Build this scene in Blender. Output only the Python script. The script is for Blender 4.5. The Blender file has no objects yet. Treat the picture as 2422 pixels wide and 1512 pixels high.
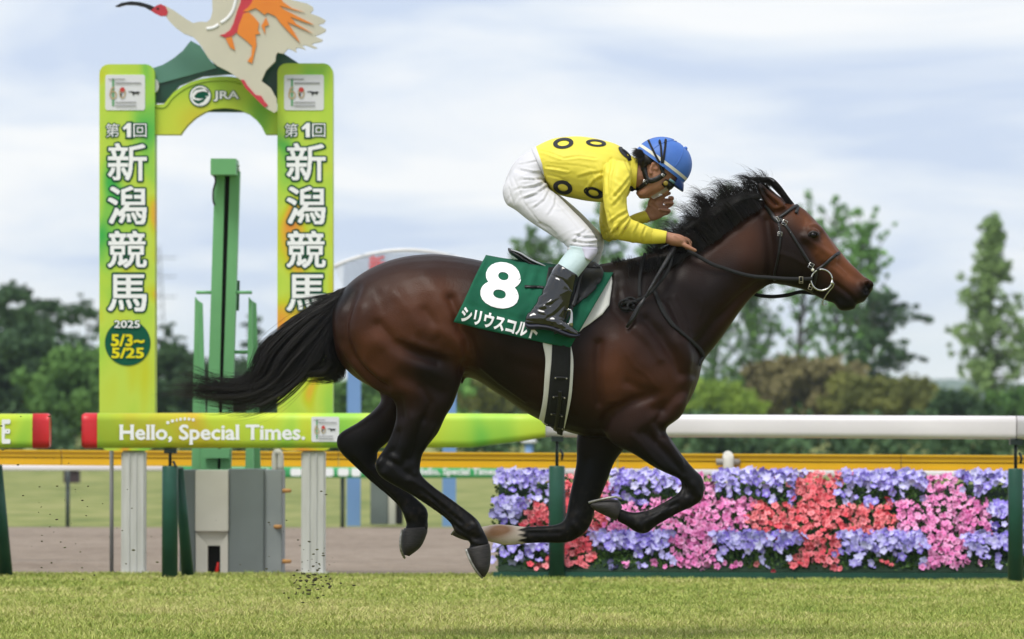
import bpy, bmesh, math, random
import numpy as np
from mathutils import Vector, Matrix
from mathutils.bvhtree import BVHTree
random.seed(7); RNG = np.random.default_rng(11)
R = math.radians
scene = bpy.context.scene
COL = scene.collection

# ------------------------------------------------------------------ camera
CAM_H = 1.02
FPX = 200.0 / 36.0 * 2422.0            # focal length in pixels of a 2422 px wide picture
HORIZON = 978.0
PITCH = math.atan((HORIZON - 756.0) / FPX)
ROLL = R(0.14)
CM = Matrix.Rotation(R(90) + PITCH, 4, 'X') @ Matrix.Rotation(ROLL, 4, 'Z')
CM.translation = (0, 0, CAM_H)
cam = bpy.data.cameras.new('camera'); camo = bpy.data.objects.new('camera', cam); COL.objects.link(camo)
camo.matrix_world = CM
cam.lens = 200; cam.sensor_width = 36; cam.clip_start = 0.5; cam.clip_end = 30000
cam.dof.use_dof = True; cam.dof.focus_distance = 25.3; cam.dof.aperture_fstop = 6.0
scene.camera = camo

# ------------------------------------------------------------------ sky and sun
world = bpy.data.worlds.new('World'); scene.world = world; world.use_nodes = True
SUN_EL, SUN_AZ = R(60), R(150)          # high soft sun, behind and left of the camera
def build_world():
    nt = world.node_tree; n = nt.nodes; l = nt.links
    n.clear()
    out = n.new('ShaderNodeOutputWorld'); bg = n.new('ShaderNodeBackground')
    sky = n.new('ShaderNodeTexSky'); sky.sky_type = 'NISHITA'; sky.sun_disc = False
    sky.sun_elevation = SUN_EL; sky.sun_rotation = SUN_AZ
    sky.air_density = 1.0; sky.dust_density = 1.0
    tc = n.new('ShaderNodeTexCoord'); sep = n.new('ShaderNodeSeparateXYZ')
    l.new(tc.outputs['Generated'], sep.inputs[0])
    def math_(op, a, b=None):
        m = n.new('ShaderNodeMath'); m.operation = op
        for i, x in enumerate((a, b)):
            if x is None: continue
            if isinstance(x, (int, float)): m.inputs[i].default_value = x
            else: l.new(x, m.inputs[i])
        return m.outputs[0]
    zz = math_('ADD', math_('MAXIMUM', sep.outputs['Z'], 0.0), 0.20)
    cx = math_('DIVIDE', sep.outputs['X'], zz); cy = math_('DIVIDE', sep.outputs['Y'], zz)
    comb = n.new('ShaderNodeCombineXYZ'); l.new(cx, comb.inputs[0]); l.new(cy, comb.inputs[1])
    nz = n.new('ShaderNodeTexNoise'); nz.inputs['Scale'].default_value = 2.3
    nz.inputs['Detail'].default_value = 7; nz.inputs['Roughness'].default_value = 0.52
    nz.inputs['Distortion'].default_value = 0.5
    l.new(comb.outputs[0], nz.inputs['Vector'])
    rp = n.new('ShaderNodeValToRGB'); l.new(nz.outputs['Fac'], rp.inputs[0])
    e = rp.color_ramp.elements
    e[0].position = 0.40; e[0].color = (0.60, 0.69, 0.87, 1)      # grey-blue undersides
    e[1].position = 0.60; e[1].color = (0.94, 0.95, 0.97, 1)      # white cloud
    m2 = e.new(0.49); m2.color = (0.77, 0.83, 0.93, 1)
    # thin brighter, warmer cloud far away near the horizon
    hz = n.new('ShaderNodeMapRange'); l.new(sep.outputs['Z'], hz.inputs['Value'])
    hz.inputs['From Min'].default_value = 0.0; hz.inputs['From Max'].default_value = 0.026
    hz.inputs['To Min'].default_value = 0.75; hz.inputs['To Max'].default_value = 0.0
    mx = n.new('ShaderNodeMix'); mx.data_type = 'RGBA'
    l.new(hz.outputs[0], mx.inputs['Factor']); l.new(rp.outputs[0], mx.inputs['A'])
    mx.inputs['B'].default_value = (0.94, 0.94, 0.92, 1)
    # clear sky showing a little between the clouds
    sc = n.new('ShaderNodeMix'); sc.data_type = 'RGBA'; sc.blend_type = 'MULTIPLY'
    sc.inputs['Factor'].default_value = 1.0
    l.new(sky.outputs[0], sc.inputs['A']); sc.inputs['B'].default_value = (0.1, 0.1, 0.1, 1)
    mm = n.new('ShaderNodeMix'); mm.data_type = 'RGBA'; mm.inputs['Factor'].default_value = 0.92
    l.new(sc.outputs['Result'], mm.inputs['A']); l.new(mx.outputs['Result'], mm.inputs['B'])
    l.new(mm.outputs['Result'], bg.inputs['Color']); bg.inputs['Strength'].default_value = 1.0
    l.new(bg.outputs[0], out.inputs[0])
build_world()
sun = bpy.data.lights.new('sun', 'SUN'); suno = bpy.data.objects.new('sun', sun); COL.objects.link(suno)
sun.energy = 2.7; sun.angle = R(28); sun.color = (1.0, 0.965, 0.9)
sd = Vector((math.sin(SUN_AZ) * math.cos(SUN_EL), math.cos(SUN_AZ) * math.cos(SUN_EL), math.sin(SUN_EL)))
sd.x = -sd.x
suno.rotation_euler = (-sd).to_track_quat('-Z', 'Y').to_euler(); suno.location = sd * 50
vs = scene.view_settings
vs.view_transform = 'Standard'; vs.look = 'None'; vs.exposure = 0.12; vs.gamma = 1.0; vs.use_curve_mapping = False
scene.render.engine = 'CYCLES'; scene.cycles.use_denoising = True
scene.cycles.max_bounces = 8; scene.cycles.transparent_max_bounces = 16

# ------------------------------------------------------------------ pixel <-> place
M3 = np.array(CM.to_3x3())
def P(u, v, Y):
    """the point at depth Y seen at pixel (u, v) of the 2422 px wide picture (arrays allowed)"""
    u, v, Y = np.broadcast_arrays(np.asarray(u, float), np.asarray(v, float), np.asarray(Y, float))
    d = np.stack([(u - 1211) / FPX, -(v - 756) / FPX, -np.ones_like(u)], -1) @ M3.T
    t = Y / d[..., 1]
    p = d * t[..., None]; p[..., 2] += CAM_H
    return p
def proj(p):
    q = (np.asarray(p, float) - np.array([0, 0, CAM_H])) @ M3
    return np.stack([1211 + FPX * q[..., 0] / -q[..., 2], 756 - FPX * q[..., 1] / -q[..., 2]], -1)
# coordinates read off enlarged crops of the photograph -> pixels of the 2422 px wide picture
def crop(x0, y0, s):
    return lambda x, y: ((x0 + np.asarray(x, float) / s) / 1.6912, (y0 + np.asarray(y, float) / s) / 1.6912)
C1 = crop(300, 0, 2.16); C2 = crop(300, 600, 2.16); C3 = crop(0, 1600, 1.73); C4 = crop(1900, 450, 2.16)
C5 = crop(2600, 650, 2.16); C6 = crop(1700, 950, 1.89); C7 = crop(1200, 1500, 1.42471); C8 = crop(2700, 1300, 1.37464)
CT = crop(600, 1000, 1.73); CN = crop(2200, 900, 1.68); CH = crop(2400, 480, 2.6533)
def pts(c, lst): return [tuple(float(q) for q in c(x, y)) for x, y in lst]

# ------------------------------------------------------------------ materials
MATS = {}
def mat(name, c1, c2=None, scale=6.0, rough=0.6, spec=0.4, metal=0.0, bump=0.0, bscale=40.0, detail=4, stretch=None,
        coat=0.0, sheen=0.0, trans=0.0, sub=0.0, attr=None, alpha=1.0):
    if name in MATS: return MATS[name]
    m = bpy.data.materials.new(name); m.use_nodes = True; MATS[name] = m
    nt = m.node_tree; n = nt.nodes; l = nt.links
    b = n['Principled BSDF']
    b.inputs['Roughness'].default_value = rough; b.inputs['Specular IOR Level'].default_value = spec
    b.inputs['Metallic'].default_value = metal; b.inputs['Coat Weight'].default_value = coat
    b.inputs['Sheen Weight'].default_value = sheen
    b.inputs['Transmission Weight'].default_value = trans; b.inputs['Alpha'].default_value = alpha
    if sub: b.inputs['Subsurface Weight'].default_value = sub; b.inputs['Subsurface Radius'].default_value = (0.02, 0.008, 0.004)
    c2 = c2 or tuple(min(1, x * 0.82) for x in c1)
    tc = n.new('ShaderNodeTexCoord'); vec = tc.outputs['Object']
    if stretch:
        mp = n.new('ShaderNodeMapping'); mp.inputs['Scale'].default_value = stretch
        l.new(vec, mp.inputs[0]); vec = mp.outputs[0]
    nz = n.new('ShaderNodeTexNoise'); nz.inputs['Scale'].default_value = scale; nz.inputs['Detail'].default_value = detail
    l.new(vec, nz.inputs['Vector'])
    rp = n.new('ShaderNodeValToRGB'); l.new(nz.outputs['Fac'], rp.inputs[0])
    rp.color_ramp.elements[0].position = 0.33; rp.color_ramp.elements[1].position = 0.67
    rp.color_ramp.elements[0].color = (*c2, 1); rp.color_ramp.elements[1].color = (*c1, 1)
    colout = rp.outputs[0]
    if attr:
        a = n.new('ShaderNodeAttribute'); a.attribute_name = attr
        mx = n.new('ShaderNodeMix'); mx.data_type = 'RGBA'; mx.blend_type = 'MULTIPLY'; mx.inputs['Factor'].default_value = 1
        l.new(a.outputs['Color'], mx.inputs['A']); l.new(colout, mx.inputs['B']); colout = mx.outputs['Result']
    l.new(colout, b.inputs['Base Color'])
    if bump:
        bz = n.new('ShaderNodeTexNoise'); bz.inputs['Scale'].default_value = bscale; bz.inputs['Detail'].default_value = 6
        l.new(vec, bz.inputs['Vector'])
        bp = n.new('ShaderNodeBump'); bp.inputs['Strength'].default_value = bump; bp.inputs['Distance'].default_value = 0.02
        l.new(bz.outputs['Fac'], bp.inputs['Height']); l.new(bp.outputs[0], b.inputs['Normal'])
    return m
def print_mat(name, seed, sx=1.0, sz=1.0, stops=None, scale=1.6):
    """printed vinyl: soft washes of lime, green, yellow and orange"""
    if name in MATS: return MATS[name]
    m = mat(name, (1, 1, 1), rough=0.45, spec=0.35)
    nt = m.node_tree; n = nt.nodes; l = nt.links
    b = n['Principled BSDF']
    tc = n.new('ShaderNodeTexCoord'); mp = n.new('ShaderNodeMapping')
    mp.inputs['Scale'].default_value = (sx, 0.0, sz); mp.inputs['Location'].default_value = (seed * 3.7, seed, seed * 1.9)
    l.new(tc.outputs['Object'], mp.inputs[0])
    nz = n.new('ShaderNodeTexNoise'); nz.inputs['Scale'].default_value = scale; nz.inputs['Detail'].default_value = 1.2
    nz.inputs['Distortion'].default_value = 0.6
    l.new(mp.outputs[0], nz.inputs['Vector'])
    rp = n.new('ShaderNodeValToRGB'); l.new(nz.outputs['Fac'], rp.inputs[0])
    st = stops or [(0.24, (0.05, 0.42, 0.07)), (0.34, (0.28, 0.58, 0.07)), (0.44, (0.44, 0.64, 0.06)), (0.54, (0.52, 0.66, 0.07)),
                   (0.62, (0.55, 0.58, 0.02)), (0.67, (0.70, 0.45, 0.03)), (0.73, (0.78, 0.26, 0.04))]
    e = rp.color_ramp.elements
    while len(e) < len(st): e.new(0.5)
    for el, (p, c) in zip(e, st): el.position = p; el.color = (*c, 1)
    l.new(rp.outputs[0], b.inputs['Base Color'])
    return m

# ------------------------------------------------------------------ objects
WL = {}
def wl(o): return np.array(WL.get(o.name, (0, 0, 0)), float)
def props(o, label=None, cat=None, group=None, kind=None):
    if label: o['label'] = label
    if cat: o['category'] = cat
    if group: o['group'] = group
    if kind: o['kind'] = kind
    return o
def thing(name, loc, label, cat, group=None):
    o = bpy.data.objects.new(name, None); COL.objects.link(o); o.empty_display_size = 0.1
    o.location = tuple(loc); WL[o.name] = tuple(loc)
    return props(o, label, cat, group)
def link(name, me, parent=None, loc=None):
    o = bpy.data.objects.new(name, me); COL.objects.link(o)
    if parent is not None:
        o.parent = parent; l = wl(parent) if loc is None else np.array(loc); o.location = tuple(l - wl(parent))
    else:
        l = np.zeros(3) if loc is None else np.array(loc); o.location = tuple(l)
    WL[o.name] = tuple(l)
    return o
def mesh(name, V, F, m, parent=None, smooth=True, base=False, colors=None):
    """V in world coordinates; F list of index tuples or (n,k) array"""
    V = np.asarray(V, float).reshape(-1, 3)
    if parent is not None: L = wl(parent)
    elif base: L = np.array([(V[:, 0].min() + V[:, 0].max()) / 2, (V[:, 1].min() + V[:, 1].max()) / 2, V[:, 2].min()])
    else: L = np.zeros(3)
    me = bpy.data.meshes.new(name)
    if isinstance(F, np.ndarray): fill_mesh(me, V - L, F)
    else: me.from_pydata([tuple(x) for x in (V - L)], [], [tuple(int(i) for i in f) for f in F])
    if isinstance(m, (list, tuple)):
        for q in m: me.materials.append(q)
    elif m: me.materials.append(m)
    if smooth: me.polygons.foreach_set('use_smooth', np.ones(len(me.polygons), bool))
    if colors is not None:
        ca = me.color_attributes.new('coat', 'FLOAT_COLOR', 'POINT')
        c4 = np.ones((len(V), 4)); c4[:, :3] = colors; ca.data.foreach_set('color', c4.ravel())
    me.update()
    return link(name, me, parent, L)
def fill_mesh(me, V, F):
    n, k = F.shape
    me.vertices.add(len(V)); me.vertices.foreach_set('co', np.asarray(V, np.float32).ravel())
    me.loops.add(n * k); me.loops.foreach_set('vertex_index', F.astype(np.int32).ravel())
    me.polygons.add(n); me.polygons.foreach_set('loop_start', np.arange(0, n * k, k, dtype=np.int32))
    me.update(calc_edges=True); me.validate()
class MB:
    """collects shapes into one mesh"""
    def __init__(s): s.V = []; s.F = []; s.n = 0
    def add(s, V, F):
        V = np.asarray(V, float).reshape(-1, 3); s.V.append(V)
        s.F += [tuple(int(i) + s.n for i in f) for f in F]; s.n += len(V); return s
    def box(s, a, b):
        x0, y0, z0 = np.minimum(a, b); x1, y1, z1 = np.maximum(a, b)
        V = [(x0, y0, z0), (x1, y0, z0), (x1, y1, z0), (x0, y1, z0), (x0, y0, z1), (x1, y0, z1), (x1, y1, z1), (x0, y1, z1)]
        return s.add(V, [(0, 3, 2, 1), (4, 5, 6, 7), (0, 1, 5, 4), (1, 2, 6, 5), (2, 3, 7, 6), (3, 0, 4, 7)])
    def tube(s, p, r, n=10, flat=1.0, up=(0, 1, 0)):
        return s.add(*tube(p, r, n, flat, up))
    def prism(s, poly_uv, Y, depth):
        f = P([q[0] for q in poly_uv], [q[1] for q in poly_uv], Y)
        b = f + np.array([0, depth, 0]); k = len(f)
        return s.add(np.vstack([f, b]), [tuple(range(k)), tuple(range(2 * k - 1, k - 1, -1))] +
                     [(i, i + k, (i + 1) % k + k, (i + 1) % k) for i in range(k)])
    def build(s, name, m, parent=None, smooth=False, base=False, bevel=0.0):
        o = mesh(name, np.vstack(s.V), s.F, m, parent, smooth, base)
        if bevel:
            bm = bmesh.new(); bm.from_mesh(o.data)
            bmesh.ops.bevel(bm, geom=bm.edges[:], offset=bevel, segments=2, affect='EDGES', clamp_overlap=True)
            bm.to_mesh(o.data); bm.free()
        return o
def tube(p, r, n=10, flat=1.0, up=(0, 1, 0), cap=True):
    p = np.asarray(p, float); k = len(p); r = np.broadcast_to(np.asarray(r, float), (k,))
    t = np.gradient(p, axis=0); t /= np.linalg.norm(t, axis=1)[:, None] + 1e-9
    up = np.asarray(up, float)
    a = np.cross(t, up); bad = np.linalg.norm(a, axis=1) < 1e-3
    if bad.any(): a[bad] = np.cross(t[bad], np.array([1, 0.1, 0.2]))
    a /= np.linalg.norm(a, axis=1)[:, None]; b = np.cross(a, t)
    th = np.linspace(0, 2 * math.pi, n, endpoint=False)
    V = (p[:, None] + r[:, None, None] * (np.cos(th)[None, :, None] * a[:, None] + flat * np.sin(th)[None, :, None] * b[:, None])).reshape(-1, 3)
    F = [(i * n + j, i * n + (j + 1) % n, (i + 1) * n + (j + 1) % n, (i + 1) * n + j) for i in range(k - 1) for j in range(n)]
    if cap: F += [tuple(range(n - 1, -1, -1)), tuple(range((k - 1) * n, k * n))]
    return V, F
def smooth_line(p, k=6):
    """Catmull-Rom through the points"""
    p = np.asarray(p, float); q = np.vstack([2 * p[0] - p[1], p, 2 * p[-1] - p[-2]]); out = []
    for i in range(1, len(q) - 2):
        for t in np.linspace(0, 1, k, endpoint=False):
            a, b, c, d = q[i - 1], q[i], q[i + 1], q[i + 2]
            out.append(0.5 * (2 * b + (c - a) * t + (2 * a - 5 * b + 4 * c - d) * t * t + (3 * b - a - 3 * c + d) * t ** 3))
    out.append(p[-1]); return np.array(out)
def sph(c, r, n=12, m=8):
    r = np.broadcast_to(np.asarray(r, float), (3,)); V = []; F = []
    for i in range(m + 1):
        for j in range(n):
            a = math.pi * i / m; b = 2 * math.pi * j / n
            V.append((math.sin(a) * math.cos(b), math.sin(a) * math.sin(b), math.cos(a)))
    for i in range(m):
        for j in range(n): F.append((i * n + j, (i + 1) * n + j, (i + 1) * n + (j + 1) % n, i * n + (j + 1) % n))
    return np.array(V) * r + np.asarray(c, float), F
# ---- lofts: each station is two image points plus half width and depth offset
def loft(st, Y0, n=28, k=4):
    st = np.array([list(s) + [0.0] * (7 - len(s)) for s in st], float)
    st = smooth_line(st, k)
    th = np.linspace(0, 2 * math.pi, n, endpoint=False); V = []
    for u1, v1, u2, v2, w, yc, pear in st:
        c, s = np.cos(th), np.sin(th)
        u = (u1 + u2) / 2 + c * (u1 - u2) / 2; v = (v1 + v2) / 2 + c * (v1 - v2) / 2
        y = Y0 + yc + w * s * (1 + pear * c)
        V.append(P(u, v, y))
    V = np.array(V); N = len(V)
    c0, c1 = V[0].mean(0), V[-1].mean(0)
    V = V.reshape(-1, 3); F = []
    for i in range(N - 1):
        for j in range(n): F.append((i * n + j, i * n + (j + 1) % n, (i + 1) * n + (j + 1) % n, (i + 1) * n + j))
    V = np.vstack([V, c0, c1]); a, b = len(V) - 2, len(V) - 1
    for j in range(n): F.append((a, (j + 1) % n, j)); F.append((b, (N - 1) * n + j, (N - 1) * n + (j + 1) % n))
    return V, F
def remesh(parts, vox):
    mb = MB()
    for V, F in parts: mb.add(V, F)
    me = bpy.data.meshes.new('tmp'); me.from_pydata([tuple(x) for x in np.vstack(mb.V)], [], mb.F)
    bm = bmesh.new(); bm.from_mesh(me); bmesh.ops.recalc_face_normals(bm, faces=bm.faces[:]); bm.to_mesh(me); bm.free()
    o = bpy.data.objects.new('tmp', me); COL.objects.link(o)
    md = o.modifiers.new('r', 'REMESH'); md.mode = 'VOXEL'; md.voxel_size = vox; md.adaptivity = 0
    dg = bpy.context.evaluated_depsgraph_get(); ev = o.evaluated_get(dg); m2 = ev.to_mesh()
    V = np.empty(len(m2.vertices) * 3); m2.vertices.foreach_get('co', V); V = V.reshape(-1, 3)
    m2.calc_loop_triangles()
    F = np.empty(len(m2.loops), int); m2.loops.foreach_get('vertex_index', F)
    if len(F) == 4 * len(m2.polygons): F = F.reshape(-1, 4)
    else:
        F = np.empty(len(m2.loop_triangles) * 3, int); m2.loop_triangles.foreach_get('vertices', F); F = F.reshape(-1, 3)
    ev.to_mesh_clear(); bpy.data.objects.remove(o); bpy.data.meshes.remove(me)
    return V, F
def edges_of(F):
    k = F.shape[1]; E = np.vstack([np.stack([F[:, i], F[:, (i + 1) % k]], 1) for i in range(k)])
    return E
def relax(V, F, it=10, lam=0.5, mu=-0.52, w=None):
    E = edges_of(F); n = len(V); V = V.copy()
    deg = np.bincount(E.ravel(), minlength=n).astype(float)[:, None]
    for i in range(it):
        for f in (lam, mu):
            if f == 0: continue
            S = np.stack([np.bincount(E[:, 0], V[E[:, 1], d], n) + np.bincount(E[:, 1], V[E[:, 0], d], n) for d in range(3)], 1)
            D = (S / deg - V) * f
            V += D if w is None else D * w[:, None]
    return V
def vnormals(V, F):
    a, b, c = V[F[:, 0]], V[F[:, 1]], V[F[:, 2]]
    fn = np.cross(b - a, c - a)
    if F.shape[1] == 4: fn = fn + np.cross(c - a, V[F[:, 3]] - a)
    N = np.zeros_like(V)
    for i in range(F.shape[1]):
        for d in range(3): N[:, d] += np.bincount(F[:, i], fn[:, d], len(V))
    return N / (np.linalg.norm(N, axis=1)[:, None] + 1e-12)
def pl_dist(uv, line):
    line = np.asarray(line, float); d = np.full(len(uv), 1e9)
    if len(line) == 1: return np.linalg.norm(uv - line[0], axis=1)
    for a, b in zip(line[:-1], line[1:]):
        ab = b - a; t = np.clip(((uv - a) @ ab) / (ab @ ab + 1e-9), 0, 1)
        d = np.minimum(d, np.linalg.norm(uv - a - t[:, None] * ab, axis=1))
    return d
def sculpt(V, F, strokes, Yc):
    """strokes (image line, sigma px, depth m): raise or press the surface on both flanks"""
    N = vnormals(V, F); uv = proj(V); side = np.abs(N[:, 1]); off = np.zeros(len(V))
    for s in strokes:
        line, sg, dp = s[:3]
        g = np.exp(-0.5 * (pl_dist(uv, line) / sg) ** 2)
        if len(s) > 3: g = g * (V[:, 1] < Yc + s[3] + 0.06) * (V[:, 1] > Yc + s[3] - 0.16)
        off += dp * g * np.clip(side * 1.3, 0, 1)
    return V + N * off[:, None]
def bvh(V, F): return BVHTree.FromPolygons([tuple(x) for x in V], [tuple(int(i) for i in f) for f in F])
def shoot(tree, u, v, off=0.004, default=None):
    """surface point (and normal) seen at pixel (u, v), lifted off towards the outside"""
    a = Vector((0, 0, CAM_H)); d = Vector(P(u, v, 10.0)) - a; d.normalize()
    h = tree.ray_cast(a, d)
    if h[0] is None:
        if default is None:
            q = tree.find_nearest(Vector(P(u, v, 25.3))); nn = q[1]
            return np.array(q[0] + nn * off), np.array(nn)
        return np.array(P(u, v, default)), np.array((0, -1, 0.0))
    nn = h[1]
    if nn.dot(d) > 0: nn = -nn
    return np.array(h[0] + nn * off), np.array(nn)
def strap(points, normals, width, thick):
    """flat band along points, lying on the surface given by normals"""
    p = np.asarray(points, float); nn = np.asarray(normals, float); k = len(p)
    nn = nn / np.linalg.norm(nn, axis=1)[:, None]
    t = np.gradient(p, axis=0); t /= np.linalg.norm(t, axis=1)[:, None] + 1e-9
    s = np.cross(t, nn); s /= np.linalg.norm(s, axis=1)[:, None] + 1e-9
    w = np.broadcast_to(np.asarray(width, float), (k,))[:, None] / 2
    V = np.stack([p - s * w, p + s * w, p + s * w * 0.9 + nn * thick, p - s * w * 0.9 + nn * thick], 1).reshape(-1, 3); F = []
    for i in range(k - 1):
        for j in range(4): F.append((i * 4 + j, i * 4 + (j + 1) % 4, (i + 1) * 4 + (j + 1) % 4, (i + 1) * 4 + j))
    F += [(3, 2, 1, 0), tuple(4 * (k - 1) + i for i in range(4))]
    return V, F
def sstrap(tree, line, width, thick=0.004, off=0.002, k=6):
    q = smooth_line(line, k); a = [shoot(tree, u, v, off) for u, v in q]
    pp = np.array([x[0] for x in a]); nn = np.array([x[1] for x in a])
    for _ in range(3):
        nn[1:-1] = (nn[:-2] + 2 * nn[1:-1] + nn[2:]) / 4
        pp[1:-1] = (pp[:-2] + 2 * pp[1:-1] + pp[2:]) / 4
    return strap(pp, nn, width, thick)
def rr_poly(u0, v0, u1, v1, r, n=5):
    out = []
    for cu, cv, a0 in ((u1 - r, v1 - r, 0), (u0 + r, v1 - r, 90), (u0 + r, v0 + r, 180), (u1 - r, v0 + r, 270)):
        for q in np.linspace(0, 90, n): out.append((cu + r * math.cos(R(a0 + q)), cv + r * math.sin(R(a0 + q))))
    return out
# ---- lettering
def text_mesh(s, bold=0.0, res=3):
    cu = bpy.data.curves.new('t', 'FONT'); cu.body = s; cu.offset = bold; cu.resolution_u = res; cu.size = 1.0
    cu.fill_mode = 'FRONT' if hasattr(cu, 'fill_mode') else cu.fill_mode
    o = bpy.data.objects.new('t', cu); COL.objects.link(o)
    dg = bpy.context.evaluated_depsgraph_get(); me = o.evaluated_get(dg).to_mesh()
    V = np.array([v.co[:] for v in me.vertices]).reshape(-1, 3); F = [tuple(p.vertices) for p in me.polygons]
    o.evaluated_get(dg).to_mesh_clear(); bpy.data.objects.remove(o); bpy.data.curves.remove(cu)
    return V, F
def glyphs(s, r, res=72, slab=0.0):
    """letters of weight r as one flat sheet of strips: filled, thickened and merged without overlaps"""
    V, F = text_mesh(s, 0.0); pad = r + .03 + slab; lo = V.min(0)[:2] - pad; hi = V.max(0)[:2] + pad
    w, h = (int(math.ceil((hi[i] - lo[i]) * res)) + 1 for i in (0, 1)); g = np.zeros((h, w), bool)
    for f in F:
        for k in range(1, len(f) - 1):
            t = (V[[f[0], f[k], f[k + 1]], :2] - lo) * res
            x0, y0 = np.maximum(np.floor(t.min(0)).astype(int) - 1, 0); x1, y1 = np.ceil(t.max(0)).astype(int) + 1
            X, Y = np.meshgrid(np.arange(x0, min(x1, w)) + .5, np.arange(y0, min(y1, h)) + .5)
            d = [(t[(i + 1) % 3, 0] - t[i, 0]) * (Y - t[i, 1]) - (t[(i + 1) % 3, 1] - t[i, 1]) * (X - t[i, 0]) for i in range(3)]
            g[y0:min(y1, h), x0:min(x1, w)] |= ((d[0] >= 0) & (d[1] >= 0) & (d[2] >= 0)) | ((d[0] <= 0) & (d[1] <= 0) & (d[2] <= 0))
    k = int(round(r * res)); o = g.copy(); q = int(math.ceil(r * res))
    for dy in range(-q, q + 1):
        for dx in range(-q, q + 1):
            if dx * dx + dy * dy <= (r * res) ** 2:
                o[max(0, dy):h + min(0, dy), max(0, dx):w + min(0, dx)] |= g[max(0, -dy):h + min(0, -dy), max(0, -dx):w + min(0, -dx)]
    if slab:      # square serifs on every stem end
        e = int(slab * res); t = max(2, int(.075 * res)); add = np.zeros_like(o); L = int(.3 * res)
        for flip in (False, True):
            a = o[::-1] if flip else o; ad = add[::-1] if flip else add
            for j in range(1, h - L):
                d = np.diff(np.r_[0, a[j].astype(int), 0])
                for x0, x1 in zip(np.where(d == 1)[0], np.where(d == -1)[0]):
                    c = (x0 + x1) // 2
                    if x1 - x0 < .2 * res and not a[j - 1, max(0, x0):x1].any() and a[j:j + L, c].all(): ad[j:j + t, max(0, x0 - e):min(w, x1 + e)] = True
        o |= add
    VV = []; FF_ = []
    for j in range(h):
        e = np.diff(np.r_[0, o[j].astype(int), 0]); st, en = np.where(e == 1)[0], np.where(e == -1)[0]
        for a_, b_ in zip(st, en): i = len(VV); VV += [(a_, j, 0), (b_, j, 0), (b_, j + 1, 0), (a_, j + 1, 0)]; FF_.append((i, i + 1, i + 2, i + 3))
    VV = np.array(VV, float) / res; VV[:, :2] += lo
    return VV, FF_, V
def text(name, s, box, Y, m, parent, bold=0.0, ref=None, mirror=False, thick=0.004, rot=0.0, slab=0.0):
    """lettering fitted into an image box (u0, v0, u1, v1) at depth Y; ref = weight whose bounds fill the box"""
    V, F, B = glyphs(s, bold, slab=slab); rr = bold if ref is None else ref
    lo, hi = B.min(0) - rr, B.max(0) + rr
    x = (V[:, 0] - lo[0]) / (hi[0] - lo[0]); y = (V[:, 1] - lo[1]) / (hi[1] - lo[1])
    if mirror: x = 1 - x
    u = box[0] + x * (box[2] - box[0]); v = box[3] + y * (box[1] - box[3])
    if rot:
        cu, cv = (box[0] + box[2]) / 2, (box[1] + box[3]) / 2
        c, s_ = math.cos(rot), math.sin(rot); u, v = cu + (u - cu) * c - (v - cv) * s_, cv + (u - cu) * s_ + (v - cv) * c
    return mesh(name, P(u, v, Y), F, m, parent, smooth=False)
M_WHITE = mat('white_print', (.88, .88, .88), (.84, .84, .85), rough=.7, spec=.15)

def vnoise(x, y, sc, seed):
    """smooth random field over the plane, 0..1"""
    g = np.random.default_rng(seed).random((64, 64)); a = np.asarray(x) / sc + 1000.3; b = np.asarray(y) / sc + 1000.7
    i, j = np.floor(a).astype(int), np.floor(b).astype(int); f, q = a - i, b - j; f = f * f * (3 - 2 * f); q = q * q * (3 - 2 * q); G = lambda m, n: g[m % 64, n % 64]
    return (G(i, j) * (1 - f) + G(i + 1, j) * f) * (1 - q) + (G(i, j + 1) * (1 - f) + G(i + 1, j + 1) * f) * q
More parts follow.
